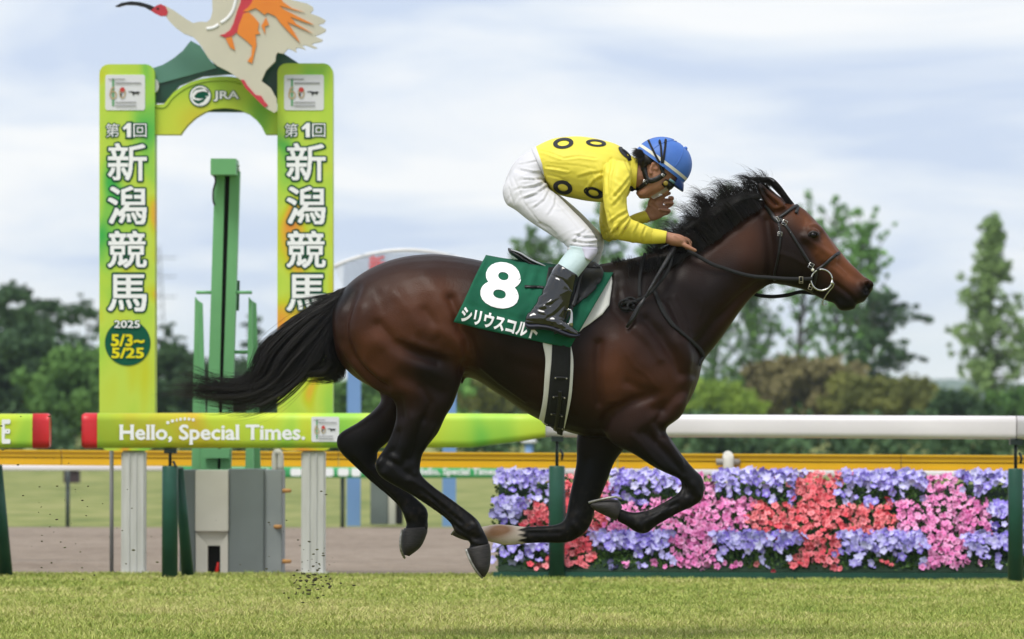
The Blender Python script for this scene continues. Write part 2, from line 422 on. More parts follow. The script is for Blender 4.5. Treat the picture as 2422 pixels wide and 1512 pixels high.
# ================================================================== ground
def sheet(name, x0, x1, ys, z, m, label=None, n=24):
    """ground strip between two depths, gently uneven"""
    xs = np.linspace(x0, x1, n); V = []
    for y in ys:
        for x in xs: V.append((x, y, z))
    k = len(ys); F = [(i * n + j, i * n + j + 1, (i + 1) * n + j + 1, (i + 1) * n + j) for i in range(k - 1) for j in range(n - 1)]
    o = mesh(name, V, F, m, None, smooth=False); o['kind'] = 'structure'; return o
def ground_mat(name, stops, scale, scale2, bump, bscale, stretch=(1, 1, 1), rough=.95):
    m = bpy.data.materials.new(name); m.use_nodes = True; nt = m.node_tree; n = nt.nodes; l = nt.links; b = n['Principled BSDF']
    b.inputs['Roughness'].default_value = rough; b.inputs['Specular IOR Level'].default_value = .1
    tc = n.new('ShaderNodeTexCoord'); mp = n.new('ShaderNodeMapping'); mp.inputs['Scale'].default_value = stretch; l.new(tc.outputs['Object'], mp.inputs[0])
    a = n.new('ShaderNodeTexNoise'); a.inputs['Scale'].default_value = scale; a.inputs['Detail'].default_value = 6; l.new(mp.outputs[0], a.inputs['Vector'])
    c = n.new('ShaderNodeTexNoise'); c.inputs['Scale'].default_value = scale2; c.inputs['Detail'].default_value = 5; l.new(mp.outputs[0], c.inputs['Vector'])
    mx = n.new('ShaderNodeMath'); mx.operation = 'MULTIPLY_ADD'; l.new(c.outputs['Fac'], mx.inputs[0]); mx.inputs[1].default_value = .6
    sub = n.new('ShaderNodeMath'); sub.operation = 'MULTIPLY'; l.new(a.outputs['Fac'], sub.inputs[0]); sub.inputs[1].default_value = .4
    l.new(sub.outputs[0], mx.inputs[2])
    rp = n.new('ShaderNodeValToRGB'); l.new(mx.outputs[0], rp.inputs[0]); e = rp.color_ramp.elements
    while len(e) < len(stops): e.new(.5)
    for el, (p, col) in zip(e, stops): el.position = p; el.color = (*col, 1)
    l.new(rp.outputs[0], b.inputs['Base Color'])
    bz = n.new('ShaderNodeTexNoise'); bz.inputs['Scale'].default_value = bscale; bz.inputs['Detail'].default_value = 8; l.new(mp.outputs[0], bz.inputs['Vector'])
    bp = n.new('ShaderNodeBump'); bp.inputs['Strength'].default_value = bump; bp.inputs['Distance'].default_value = .05; l.new(bz.outputs['Fac'], bp.inputs['Height']); l.new(bp.outputs[0], b.inputs['Normal'])
    return m
M_TURF = ground_mat('turf_soil', [(.36, (.10, .12, .03)), (.5, (.19, .20, .05)), (.64, (.28, .25, .08))], 1.2, 9, .6, 40)
M_INFIELD = ground_mat('mown_grass', [(.35, (.13, .165, .05)), (.5, (.22, .24, .08)), (.65, (.30, .29, .12))], .12, 2.0, .4, 14, (1, .35, 1))
M_DIRT = ground_mat('harrowed_sand', [(.3, (.20, .155, .12)), (.5, (.29, .235, .185)), (.7, (.37, .305, .245))], .8, 14, 1.0, 30, (.6, 1, 1))
GZ = -.02
sheet('ground', -3300, 3300, [-60, 0, 100, 400, 2000, 3700], GZ - .03, M_INFIELD)
sheet('turf_track', -60, 60, [-30, 10, 20, 30, 35.85], .0, M_TURF)
# the turf ends in a small drop to the sand
mesh('turf_edge', [(-60, 35.85, 0), (60, 35.85, 0), (60, 35.95, GZ - .02), (-60, 35.95, GZ - .02)], [(0, 1, 2, 3)], M_TURF, None, False)['kind'] = 'structure'
dirt = sheet('dirt_track', -80, 80, list(np.linspace(35.9, 52.2, 40)), GZ - .012, M_DIRT, n=60)
dv = np.empty(len(dirt.data.vertices) * 3); dirt.data.vertices.foreach_get('co', dv); dv = dv.reshape(-1, 3)
dv[:, 2] += .012 * np.sin(dv[:, 1] * 2.9) * (np.abs(dv[:, 1] - 44) < 7) + RNG.normal(size=len(dv)) * .003; dirt.data.vertices.foreach_set('co', dv.ravel())

# ---- turf blades, finer and denser near the camera's side of the track
def grass(name, n, y0, y1, wfun, h0, h1, w0, seed, cols, label):
    rg = np.random.default_rng(seed)
    y = np.sqrt(rg.random(n) * (y1 ** 2 - y0 ** 2) + y0 ** 2); x = (rg.random(n) * 2 - 1) * wfun(y)
    pat = (vnoise(x, y, 1.1, seed) - .5) * .7 + (vnoise(x, y, .28, seed + 1) - .5) * .55 + (vnoise(x, y, .09, seed + 2) - .5) * .35; tuft = np.clip(vnoise(x, y, .16, seed + 3) * 4 - 3.05, 0, 1)
    h = (h0 + (h1 - h0) * rg.random(n)) * (1 + .5 * pat + .6 * tuft); a = rg.random(n) * 6.283; ln = rg.normal(size=(n, 2)) * .55
    ca, sa = np.cos(a) * w0, np.sin(a) * w0; B = np.stack([x, y, np.full(n, -.004)], 1)
    mid = B + np.stack([ln[:, 0] * h * .35, ln[:, 1] * h * .35, h * .62], 1); tip = B + np.stack([ln[:, 0] * h, ln[:, 1] * h, h], 1)
    s = np.stack([ca, sa, np.zeros(n)], 1)
    V = np.stack([B - s, B + s, mid + s * .8, mid - s * .8, tip], 1).reshape(-1, 3)
    i = np.arange(n)[:, None] * 5
    F = np.vstack([i + [0, 1, 2], i + [0, 2, 3], i + [3, 2, 4]])
    t = np.clip(rg.random(n) * .75 + pat * .6 + .12 - tuft * .45, 0, 1)[:, None]; cols = np.array(cols)
    c = np.where(t < .5, cols[0] * (1 - 2 * t) + cols[1] * 2 * t, cols[1] * (2 - 2 * t) + cols[2] * (2 * t - 1)); c *= (.8 + .4 * rg.random(n))[:, None]
    C = np.repeat(c, 5, 0)
    m = mat('grass_blade', (1, 1, 1), (.9, .9, .9), rough=.6, spec=.25, attr='coat')
    o = mesh(name, V, F, m, None, smooth=False, colors=C); props(o, label, 'grass', kind='stuff'); return o
GC = [(.22, .31, .05), (.41, .46, .10), (.60, .54, .23)]
grass('grass', 260000, 25.2, 31, lambda y: y * .105 + .5, .014, .036, .0024, 21, GC, 'short green turf of the race track in the foreground')
grass('grass', 155000, 31, 35.93, lambda y: y * .105 + .6, .012, .028, .0032, 22, GC, 'short green turf of the race track by the rail')

# ================================================================== rails and posts
YR = 35.0
M_RAILW = mat('white_rail', (.78, .74, .75), (.72, .68, .69), scale=2, rough=.35, spec=.4)
M_RED = mat('red_cap', (.62, .022, .03), (.55, .02, .025), rough=.35)
M_PRINT = print_mat('printed_rail', 2.3, 2.2, .9, scale=1.1, stops=[(.26, (.10, .48, .07)), (.38, (.32, .60, .06)), (.48, (.46, .66, .06)), (.62, (.54, .64, .04)), (.70, (.62, .50, .03)), (.76, (.74, .30, .04))])
M_PRINT2 = print_mat('printed_pillar_a', 5.1, 2.0, 1.1, scale=1.7)
M_PRINT3 = print_mat('printed_pillar_b', 12.7, 2.0, 1.1, scale=1.7)
M_PRINT4 = print_mat('printed_arch', 1.3, 1.0, 1.0, stops=[(.3, (.16, .45, .05)), (.45, (.42, .62, .05)), (.6, (.55, .62, .05)), (.72, (.6, .5, .03))])
M_PGREEN = mat('dark_green_paint', (.016, .085, .055), (.012, .065, .042), scale=9, rough=.4, spec=.4)
def rrect(h, d, r, n=6):
    """closed section in (depth, height)"""
    out = []
    for cx, cz, a0 in ((d / 2 - r, h / 2 - r, 0), (-d / 2 + r, h / 2 - r, 90), (-d / 2 + r, -h / 2 + r, 180), (d / 2 - r, -h / 2 + r, 270)):
        for q in np.linspace(0, 90, n): a = R(a0 + q); out.append((cx + r * math.cos(a), cz + r * math.sin(a)))
    return out
def beam(st, Y, d, k=1):
    """rail: stations (u, vtop, vbottom), rounded section"""
    V = []; ns = 0
    for u, vt, vb in st:
        a = P(u, vt, Y); b = P(u, vb, Y); h = a[2] - b[2]; c = (a + b) / 2; sec = rrect(h, d, min(h, d) * .3); ns = len(sec)
        for y, z in sec: V.append((c[0], c[1] + y, c[2] + z))
    n = len(st); F = [(i * ns + j, i * ns + (j + 1) % ns, (i + 1) * ns + (j + 1) % ns, (i + 1) * ns + j) for i in range(n - 1) for j in range(ns)]
    F += [tuple(range(ns)), tuple(range((n - 1) * ns, n * ns))[::-1]]
    return V, F
YRr = 34.4      # the rail comes slightly nearer towards the right
def yr(u): return YR + (YRr - YR) * np.clip((np.asarray(u, float) - 1290) / 1100, 0, None)
def place_rail(name, segs, label, cat='rail', group=None):
    o = thing(name, P((segs[0][1][0][0] + segs[0][1][-1][0]) / 2, 1372, YR), label, cat, group)
    for pname, st, m, d in segs:
        V = []; F = []
        # follow the slight skew of the rail
        A, F = beam(st, YR, d); A = np.array(A); uv = proj(A)
        k = yr(uv[:, 0]) / YR; c = np.array([0, 0, CAM_H]); A = c + (A - c) * k[:, None]
        mesh(pname, A, F, m, o, smooth=True)
    return o
railL = place_rail('printed_rail', [('panel', [(-900, 976, 1058), (-300, 978, 1059), (79, 979, 1060)], M_PRINT, .16), ('end_cap', [(79, 978, 1061), (112, 978, 1061), (119, 982, 1057)], M_RED, .165)], 'printed green rail at the left edge ending in a red cap', 'rail')
railM = place_rail('printed_rail', [('end_cap', [(195, 981, 1057), (202, 977, 1061), (232, 977, 1061)], M_RED, .165), ('panel', [(232, 977, 1060), (700, 977, 1060), (1116, 978, 1059), (1210, 979, 1048), (1290, 980, 1035)], M_PRINT, .16)], 'lime green printed rail with white slogan and red end cap', 'rail')
railW = place_rail('white_rail', [('rail_tube', [(1290, 981, 1034), (1700, 981, 1035), (2100, 983, 1038), (2401, 984, 1039.5)], M_RAILW, .13), ('joint', [(2400.5, 985, 1038), (2404.5, 985, 1038)], mat('joint_shadow', (.3, .27, .27), rough=.6), .12)], 'long smooth white rail in front of the flower bed', 'rail')
railW2 = place_rail('white_rail', [('rail_tube', [(2404, 984, 1039.5), (2700, 986, 1042), (3400, 990, 1047)], M_RAILW, .13)], 'next length of white rail beginning at the right edge', 'rail')
# lettering on the rail
RT = YR - .083
text('lettering', 'Hello, Special Times.', (283, 1004, 722, 1052), RT, M_WHITE, railM, .03, slab=.055)
for i, (x, y, w) in enumerate([(397, 1000, 7), (408, 996, 7), (418, 994, 4), (427, 992, 6), (437, 991, 6), (447, 991.5, 6), (457, 993, 6)]): MB().prism(rr_poly(x - w / 2, y - 3.5, x + w / 2, y + 3.5, 1.5), RT, .004).build('small_mark', M_WHITE, railM)
text('lettering', 'E', (4, 992, 25, 1050), RT - .002, M_WHITE, railL, .03, slab=.05)
M_CARD = mat('white_card', (.72, .72, .74), (.7, .7, .72), rough=.5)
M_LGREEN = mat('logo_green', (.16, .40, .20), rough=.6); M_LGOLD = mat('logo_gold', (.55, .42, .24), rough=.6); M_LRED = mat('logo_red', (.65, .06, .05), rough=.6); M_LBLK = mat('logo_black', (.04, .04, .04), rough=.6); M_LGREY = mat('logo_grey', (.35, .35, .36), rough=.6)
def flat(name, poly, Y, m, parent, depth=.004): return MB().prism(poly, Y, depth).build(name, m, parent)
def ring_flat(name, cu, cv, ru, rv, w, Y, m, parent):
    a = np.linspace(0, 2 * math.pi, 25)[:-1]; V = np.vstack([P(cu + ru * np.cos(a), cv + rv * np.sin(a), Y), P(cu + (ru - w) * np.cos(a), cv + (rv - w) * np.sin(a), Y)])
    return mesh(name, V, [(i, (i + 1) % 24, 24 + (i + 1) % 24, 24 + i) for i in range(24)], m, parent, False)
def logo_card(u0, v0, u1, v1, Y, parent):
    c = flat('logo_card', rr_poly(u0, v0, u1, v1, (u1 - u0) * .06), Y, M_CARD, parent); y = Y - .0035; W = u1 - u0; H = v1 - v0
    q = lambda x, z: (u0 + x * W, v0 + z * H)
    flat('logo_bar', [q(.17, .10), q(.225, .10), q(.225, .88), q(.17, .88)], y, M_LGREEN, c, .001)
    ring_flat('logo_digit', *q(.2, .57), W * .095, H * .12, W * .035, y - .0015, M_LGOLD, c)
    flat('logo_digit', [q(.11, .52), q(.14, .38), q(.21, .33), q(.24, .36), q(.17, .42), q(.145, .54)], y - .003, M_LGOLD, c, .001)
    ring_flat('logo_digit', *q(.43, .51), W * .085, H * .16, W * .032, y - .0015, M_LGOLD, c)
    a = np.linspace(0, 6.283, 13)[:-1]; flat('logo_dot', [q(.43 + .062 * math.cos(t), .42 + .07 * math.sin(t)) for t in a], y - .004, M_LRED, c, .001)
    flat('logo_shape', [q(.38, .5), q(.42, .53), q(.41, .62), q(.38, .6)], y - .004, M_LBLK, c, .001)
    flat('logo_horse', [q(.58, .47), q(.66, .46), q(.74, .48), q(.84, .47), q(.88, .49), q(.84, .52), q(.83, .58), q(.80, .53), q(.74, .54), q(.70, .60), q(.69, .53), q(.65, .49), q(.58, .49)], y, M_LBLK, c, .001)
    for x0, x1, z0, z1 in ((.08, .5, .11, .135), (.25, .9, .215, .25), (.25, .78, .76, .79), (.25, .78, .86, .89)): flat('logo_line', [q(x0, z0), q(x1, z0), q(x1, z1), q(x0, z1)], y - .003, M_LGREY, c, .001)
    return c
logo_card(*C3(2155, 117), *C3(2347, 290), RT, railM)
# posts under the rail
def rail_post(u0, u1, v0, v1, uu, brace, label):
    o = thing('rail_post', P((u0 + u1) / 2, v1, YR) * np.array([1, 1, 0]), label, 'post', 'green posts under the rail')
    c = (u0 + u1) / 2; Y = yr(c); r = (u1 - u0) / 2 / (FPX / Y); p = P(c, 1200, Y); top = P(c, v0, Y)[2]
    mb = MB(); mb.tube(np.array([(p[0], Y, -.02), (p[0], Y, top - .008), (p[0], Y, top)]), [r, r, r * .9], 20); mb.build('sleeve', M_PGREEN, o, True)
    mb = MB(); mb.tube(np.array([(p[0], Y, top - .01), (p[0], Y, P(c, uu, Y)[2] + .03)]), .010, 10); mb.build('rod', mat('dark_steel', (.03, .045, .04), rough=.4, metal=.5), o, True)
    mb = MB(); zc = P(c, uu, Y)[2]; mb.box((p[0] - .035, Y - .05, zc - .012), (p[0] + .04, Y + .05, zc + .02)); mb.tube(np.array([(p[0] + .02, Y - .02, zc - .06), (p[0] + .035, Y - .03, zc - .09), (p[0] + .03, Y - .01, zc - .12)]), .008, 8); mb.build('clamp', MATS['dark_steel'], o)
    if brace:
        a = P(c + brace[0], v0 + 6, Y + .12); b = P(c + brace[1], 1364, Y + .35)
        mb = MB(); mb.tube(np.array([a, b]), [r * .55, r * .8], 14); mb.build('brace', M_PGREEN, o, True)
    return o
rail_post(383, 421, 1102, 1371, 1068, (22, 42), 'dark green rail post with brace beside the grey cabinet')
rail_post(1298, 1336, 1102, 1372, 1040, (8, 12), 'dark green rail post at the left end of the flower bed')
rail_post(2384, 2420, 1108, 1385, 1048, (30, 45), 'dark green rail post at the right edge of the photo')
lb = thing('rail_post', P(12, 1372, YR) * np.array([1, 1, 0]), 'slanted dark green brace post at the left edge', 'post')
mb = MB(); mb.tube(np.array([P(-8, 1102, YR + .1), P(14, 1368, YR + .3)]), [.035, .045], 14); mb.build('brace', M_PGREEN, lb, True)
mb = MB(); q = P(-35, 1372, YR); mb.tube(np.array([(q[0], YR, -.02), (q[0], YR, .69)]), .05, 18); mb.build('sleeve', M_PGREEN, lb, True)

# ================================================================== goal arch
YG = 36.0
arch = thing('goal_arch', P(510, 1358, YG) * np.array([1, 1, 0]), 'lime green winning post arch with two lettered pillars', 'goal arch')
def stroke_text(s, box, parent, bold, out, Yf, m=M_WHITE, mo=None):
    text('letter_outline', s, box, Yf, mo or mat('outline_green', (.010, .085, .05), rough=.8, spec=.1), parent, out, ref=bold); return text('letter', s, box, Yf - .004, m, parent, bold, ref=bold)
M_YEL = mat('yellow_print', (.80, .70, .02), rough=.7, spec=.1); M_DGR = mat('disc_green', (.010, .10, .06), (.009, .09, .053), rough=.8, spec=.1)
def pillar(u0, u1, v0, pm, x0, full):
    po = MB().prism(rr_poly(u0, v0, u1, 1066, 22), YG, .24).build('pillar', pm, arch)
    du = u0 - 235 - (x0 * 0)
    yf = YG - .004
    D = lambda u: u + x0
    logo_card(D(249), 177, D(343), 261, yf, po)
    MB().prism([(D(u), v) for u, v in [(286, 302), (301, 287), (314, 287), (314, 329), (296, 329), (296, 311), (290, 312)]], yf, .004).build('letter_outline', MATS['outline_green'] if 'outline_green' in MATS else mat('outline_green', (.010, .085, .05), rough=.8, spec=.1), po)
    MB().prism([(D(u), v) for u, v in [(290, 303), (302, 291), (310, 291), (310, 325), (300, 325), (300, 304), (293, 308)]], yf - .004, .003).build('letter', M_WHITE, po)
    for ch, b in (('第', (250, 292, 282, 325)), ('回', (315, 292, 347, 325))): stroke_text(ch, (D(b[0]), b[1], D(b[2]), b[3]), po, .012, .07, yf)
    for ch, (a, b) in zip('新潟競馬', ((338, 429), (440, 532), (545, 635), (648, 738))): stroke_text(ch, (D(254), a, D(348), b), po, .022, .066, yf)
    cu, cv = D(302), 811; a = np.linspace(0, 6.283, 41)[:-1]; d = flat('date_disc', [(cu + 54 * math.cos(t), cv + 54 * math.sin(t)) for t in a], yf, M_DGR, po, .003)
    stroke_text('2025', (D(270), 758, D(331), 776), d, .02, .07, yf - .004)
    text('date', '5/3~', (D(262), 790, D(342), 820), yf - .006, M_YEL, d, .04); text('date', '5/25', (D(263), 822, D(341), 848), yf - .006, M_YEL, d, .04)
    # side of the pillar: pale metal edge
    return po
pillar(235, 366, 152, M_PRINT2, 0, True)
pillar(656, 787, 150, M_PRINT3, 423, False)
M_POSTW = mat('white_post', (.62, .62, .6), (.5, .5, .47), scale=5, rough=.5, stretch=(8, 8, .6))
for u0, u1 in ((288, 345), (713, 770)):
    a = P(u0, 1360, YG + .1); b = P(u1, 1066, YG + .1); mb = MB(); mb.box((a[0], YG + .02, GZ - .03), (b[0], YG + .19, b[2])); po = mb.build('leg', M_POSTW, arch, bevel=.01)
    for f in (.33, .62):
        x = a[0] + (b[0] - a[0]) * f; mb = MB(); mb.box((x - .005, YG + .012, GZ), (x + .005, YG + .0185, b[2] - .01)); mb.build('groove', mat('groove_grey', (.60, .60, .58), rough=.6), po)
    mb = MB(); mb.box((a[0] - .02, YG, GZ - .02), (b[0] + .02, YG + .21, GZ + .03)); mb.build('foot_plate', M_POSTW, po)
ap = pts(C1, [(690, 905), (770, 900), (800, 860), (850, 800), (920, 750), (1000, 710), (1090, 682), (1180, 667), (1260, 660), (1340, 662), (1420, 675), (1500, 705), (1580, 755), (1650, 830), (1700, 900), (1745, 960), (1755, 1160), (1645, 1160), (1610, 1090), (1560, 1030), (1500, 982), (1420, 950), (1350, 938), (1290, 934), (1200, 942), (1120, 968), (1040, 1015), (970, 1080), (930, 1130), (910, 1162), (680, 1162)])
ao = MB().prism(ap, YG + .04, .16).build('arch', M_PRINT4, arch)
trim = smooth_line(np.array(pts(C1, [(690, 930), (780, 925), (840, 850), (920, 785), (1000, 742), (1100, 712), (1200, 700), (1300, 698), (1380, 708), (1440, 728)])), 4); mb = MB(); mb.tube(P(trim[:, 0], trim[:, 1], YG + .04), .006, 6); mb.build('trim', mat('lime_trim', (.34, .5, .04), rough=.5), ao, True)
M_DPANEL = mat('green_panel', (.012, .07, .045), (.01, .06, .04), rough=.3, spec=.5); M_SKYSHEEN = mat('panel_sky_sheen', (.14, .30, .24), (.09, .24, .18), scale=1.5, rough=.4)
dp = MB().prism(pts(C1, [(640, 650), (740, 715), (1220, 590), (1090, 380), (1500, 470), (1790, 455), (1930, 545), (1760, 640), (1750, 900), (1600, 700), (1340, 640), (1100, 660), (900, 740), (770, 890), (680, 890)]), YG + .10, .08).build('back_panel', M_DPANEL, arch)
MB().prism(pts(C1, [(640, 600), (760, 560), (850, 505), (930, 440), (1000, 352), (1080, 395), (1150, 500), (1225, 588), (740, 718), (660, 700)]), YG + .085, .09).build('back_panel', M_SKYSHEEN, arch)  # lighter piece: sky reflection on the green panel, painted in as teal
MB().prism(pts(C1, [(1100, 965), (1180, 945), (1290, 936), (1400, 946), (1470, 968)]), YG + .1, .08).build('soffit', M_DPANEL, arch)
a = np.linspace(0, 6.283, 21)[:-1]; MB().prism([(C1(690, 740)[0] + 9 * math.cos(t), C1(690, 740)[1] + 16 * math.sin(t)) for t in a], YG + .03, .05).build('bracket', M_CARD, arch)
ly = YG + .034
lc = [float(q) for q in C1(1082, 830)]
a = np.linspace(0, 6.283, 41)[:-1]; em = flat('emblem', [(lc[0] + 27 * math.cos(t), lc[1] + 26.5 * math.sin(t)) for t in a], ly, M_DGR, ao, .003)
ring_flat('emblem_ring', lc[0], lc[1], 24.5, 24, 4.5, ly - .003, M_WHITE, em)
flat('emblem_stroke', pts(C1, [(1005, 820), (1040, 780), (1120, 765), (1150, 780), (1160, 800), (1100, 790), (1060, 800), (1030, 830), (1040, 850), (1110, 855), (1070, 870), (1020, 860)]), ly - .003, M_WHITE, em, .001)
flat('emblem_stroke', pts(C1, [(1060, 905), (1110, 880), (1140, 840), (1120, 830), (1165, 835), (1150, 880), (1110, 910)]), ly - .0045, M_WHITE, em, .001)
stroke_text('JRA', (C1(1195, 0)[0], C1(0, 785)[1], C1(1418, 0)[0], C1(0, 878)[1]), ao, .035, .085, ly)
# the bird on top
bird = thing('crested_ibis_sign', P(*C1(1500, 975), YG - .1), 'flat painted ibis with spread orange wings on top of the arch', 'bird sign')
M_IVORY = mat('ivory_paint', (.62, .58, .46), (.56, .53, .42), scale=3, rough=.5); M_ORANGE = mat('orange_paint', (.80, .25, .03), (.76, .22, .03), rough=.5); M_CRIM = mat('crimson_paint', (.60, .05, .07), rough=.5); M_BLK = mat('black_paint', (.012, .012, .014), rough=.4)
YB = YG - .12
MB().prism(pts(C1, [(770, 45), (860, 95), (960, 165), (1020, 200), (1080, 188), (1140, 190), (1170, 165), (1188, 100), (1185, 0), (1160, -120), (1250, -260), (1500, -330), (1800, -190), (1870, 0), (2000, 30), (2055, 60), (2060, 85), (2030, 115), (2110, 145), (2165, 175), (2150, 200), (2100, 215), (2170, 255), (2160, 275), (2110, 300), (2070, 310), (2140, 345), (2130, 360), (2060, 375), (2040, 385), (2095, 415), (2070, 420), (1990, 390), (1960, 395), (1995, 430), (1930, 410), (1905, 420), (1915, 455), (1870, 430), (1840, 420), (1800, 465), (1750, 455), (1735, 480), (1730, 530), (1650, 610), (1610, 700), (1690, 760), (1740, 850), (1745, 960), (1720, 975), (1640, 930), (1560, 850), (1430, 690), (1330, 620), (1230, 570), (1150, 500), (1090, 400), (1060, 360), (1020, 320), (940, 290), (870, 240), (810, 180), (785, 140), (740, 100)]), YB, .05).build('body', M_IVORY, bird)
flat('beak', pts(C1, [(345, 55), (400, 25), (480, 12), (560, 18), (640, 40), (690, 62), (662, 96), (600, 62), (520, 44), (440, 42), (375, 60)]), YB, M_BLK, bird, .05)
hd = flat('head', pts(C1, [(655, 92), (700, 50), (740, 35), (780, 55), (803, 100), (790, 137), (740, 138), (690, 115)]), YB - .004, M_CRIM, bird, .05)
flat('eye', [(C1(715, 75)[0] + 3 * math.cos(t), C1(715, 75)[1] + 2.5 * math.sin(t)) for t in a[::4]], YB - .007, M_BLK, hd, .002)
flat('wing_bar', pts(C1, [(1450, -120), (1560, -120), (1545, 10), (1500, 60), (1470, 120), (1430, 180), (1410, 270), (1360, 310), (1300, 327), (1250, 305), (1290, 295), (1340, 260), (1370, 200), (1400, 100), (1430, 20)]), YB - .006, M_CRIM, bird, .005)
flat('feather_patch', pts(C1, [(1560, -120), (1750, -60), (1800, 20), (1880, 75), (1985, 105), (1900, 90), (1770, 50), (1800, 80), (1900, 130), (2065, 215), (1990, 195), (1860, 145), (1910, 205), (2055, 290), (1940, 240), (1835, 190), (1900, 290), (1945, 372), (1860, 290), (1780, 205), (1730, 140), (1660, 110), (1640, 130), (1560, 70), (1490, 100), (1450, 100), (1500, 60), (1530, 20)]), YB - .009, M_ORANGE, bird, .005)
flat('feather_patch', pts(C1, [(1455, 120), (1500, 105), (1550, 150), (1590, 200), (1580, 260), (1600, 292), (1560, 300), (1568, 390), (1555, 440), (1530, 550), (1490, 530), (1525, 480), (1530, 400), (1490, 360), (1400, 290), (1415, 220)]), YB - .0075, M_ORANGE, bird, .004)
flat('feather_patch', pts(C1, [(1300, 332), (1355, 318), (1365, 360), (1385, 435), (1340, 410)]), YB - .008, M_ORANGE, bird, .004)
flat('feather_patch', pts(C1, [(1650, 150), (1675, 215), (1640, 230), (1645, 300), (1610, 225)]), YB - .008, M_ORANGE, bird, .004)
flat('leg', pts(C1, [(1430, 690), (1460, 690), (1490, 740), (1560, 820), (1610, 830), (1640, 880), (1668, 910), (1640, 930), (1600, 890), (1540, 830), (1470, 760)]), YB - .006, M_CRIM, bird, .005)
for ln in ([(1135, 250), (1200, 238), (1240, 212)], [(1260, 200), (1320, 155), (1362, 95), (1385, 20), (1400, -60)]):
    q = smooth_line(np.array(pts(C1, ln)), 5); pp = P(q[:, 0], q[:, 1], YB - .003); mesh('feather_line', *strap(pp, np.tile([0, -1., 0], (len(pp), 1)), .02, .002), M_WHITE, bird)

# ================================================================== slit tower and cabinet behind the arch
YT = 37.2
M_TGREEN = mat('tower_green', (.19, .48, .22), (.16, .42, .19), scale=3, rough=.5)
tower = thing('photo_finish_tower', P(520, 1110, YT) * np.array([1, 1, 0]), 'green slit tower with square cap standing inside the arch', 'tower')
MB().prism([(508, 405), (532, 405), (514, 1110), (486, 1110)], YT, .14).build('column', M_TGREEN, tower)
MB().prism([(544, 405), (567, 405), (545, 1110), (521, 1110)], YT, .14).build('column', M_TGREEN, tower)
MB().prism([(532, 405), (544, 405), (521, 1110), (514, 1110)], YT + .05, .06).build('slit', mat('slit_black', (.006, .006, .007), rough=.6), tower)
cap_ = MB(); p0 = P(498, 375, YT - .22); p1 = P(558, 413, YT - .22); cap_.box((p0[0], YT - .22, p1[2]), (p1[0], YT + .16, p0[2])); co = cap_.build('cap', M_TGREEN, tower)
mb = MB()
for v in (392, 402): q = P(559, v, YT - .05); mb.tube(np.array([q, q + np.array([.02, 0, 0])]), .012, 8)
mb.build('bolt', mat('dull_bolt', (.4, .5, .4), rough=.4), co)
cab = smooth_line(np.array(pts(C2, [(1185, 190), (1215, 260), (1195, 350), (1195, 440), (1210, 480)])), 4); mb = MB(); mb.tube(P(cab[:, 0], cab[:, 1], YT - .03), .006, 6); mb.build('cable', M_BLK, tower, True)
for u, w in ((461, 10), (588, 10)):
    mb = MB(); mb.prism([(u, 702), (u + 8, 712), (u + 12, 1110), (u - 8, 1110)], YT + .05, .05); mb.build('strut', M_TGREEN, tower)
    mb = MB(); mb.prism([(u + 9, 712), (u + 18, 718), (u + 28, 1110), (u + 12, 1110)], YT + .25, .05); mb.build('strut', M_TGREEN, tower)
mb = MB(); mb.tube(np.array([P(464, 692, YT + .02), P(500, 692, YT + .02)]), .011, 8); mb.tube(np.array([P(553, 692, YT + .02), P(596, 692, YT + .02)]), .011, 8); mb.build('crossbar', M_TGREEN, tower, True)
mb = MB(); mb.tube(np.array([P(545, 833, YT + .1), P(590, 833, YT + .1)]), .012, 8); mb.build('crossbar', M_TGREEN, tower, True)
mb = MB(); mb.prism([(559, 664), (567, 664), (565, 735), (557, 735)], YT + .16, .03); mb.build('plate', mat('plate_green', (.03, .13, .05), rough=.5), tower)
mb = MB(); mb.prism([(478, 1062), (543, 1062), (541, 1084), (480, 1084)], YT - .1, .1); mb.build('base_box', M_TGREEN, tower)
YX = 36.6
cabi = thing('camera_cabinet', P(545, 1360, YX) * np.array([1, 1, 0]), 'grey and white cabinet with wooden pegs under the green tower', 'cabinet')
M_GREYP = mat('grey_paint', (.17, .20, .195), (.15, .175, .17), scale=4, rough=.5); M_GREYL = mat('light_grey_paint', (.27, .30, .30), (.23, .26, .26), scale=4, rough=.5); M_CREAM = mat('cream_paint', (.62, .60, .53), (.55, .53, .46), scale=3, rough=.5)
zb = GZ - .03
def pbox(u0, u1, v0, v1, Ya, Yb, name, m, parent, bevel=.006):
    a = P(u0, v0, Ya); b = P(u1, v1, Ya); mb = MB(); mb.box((a[0], Ya, b[2]), (b[0], Yb, a[2])); return mb.build(name, m, parent, bevel=bevel)
pbox(425, 462, 1112, 1375, YX, YX + .5, 'side_panel', M_GREYP, cabi); pbox(540, 624, 1110, 1375, YX - .01, YX + .5, 'body', M_GREYP, cabi); pbox(624, 667, 1112, 1375, YX + .02, YX + .5, 'side_panel', M_GREYL, cabi)
wp = pbox(462, 540, 1112, 1258, YX - .04, YX + .2, 'white_panel', M_CREAM, cabi)
for poly in ([(463, 1258), (491, 1290), (491, 1375), (463, 1375)], [(539, 1258), (521, 1290), (521, 1375), (539, 1375)]): MB().prism(poly, YX - .02, .15).build('door_cheek', M_CREAM, cabi)
MB().prism([(463, 1259), (539, 1259), (521, 1291), (491, 1291)], YX + .0, .1).build('hood', M_CREAM, cabi)
pbox(491, 521, 1290, 1375, YX + .1, YX + .2, 'slot', MATS['slit_black'], cabi)
mb = MB(); mb.tube(P(np.array([510, 514, 516]), np.array([1362, 1348, 1330]), YX + .05), [.013, .012, .008], 8); mb.build('marker', mat('red_marker', (.8, .02, .015), rough=.4), cabi, True)
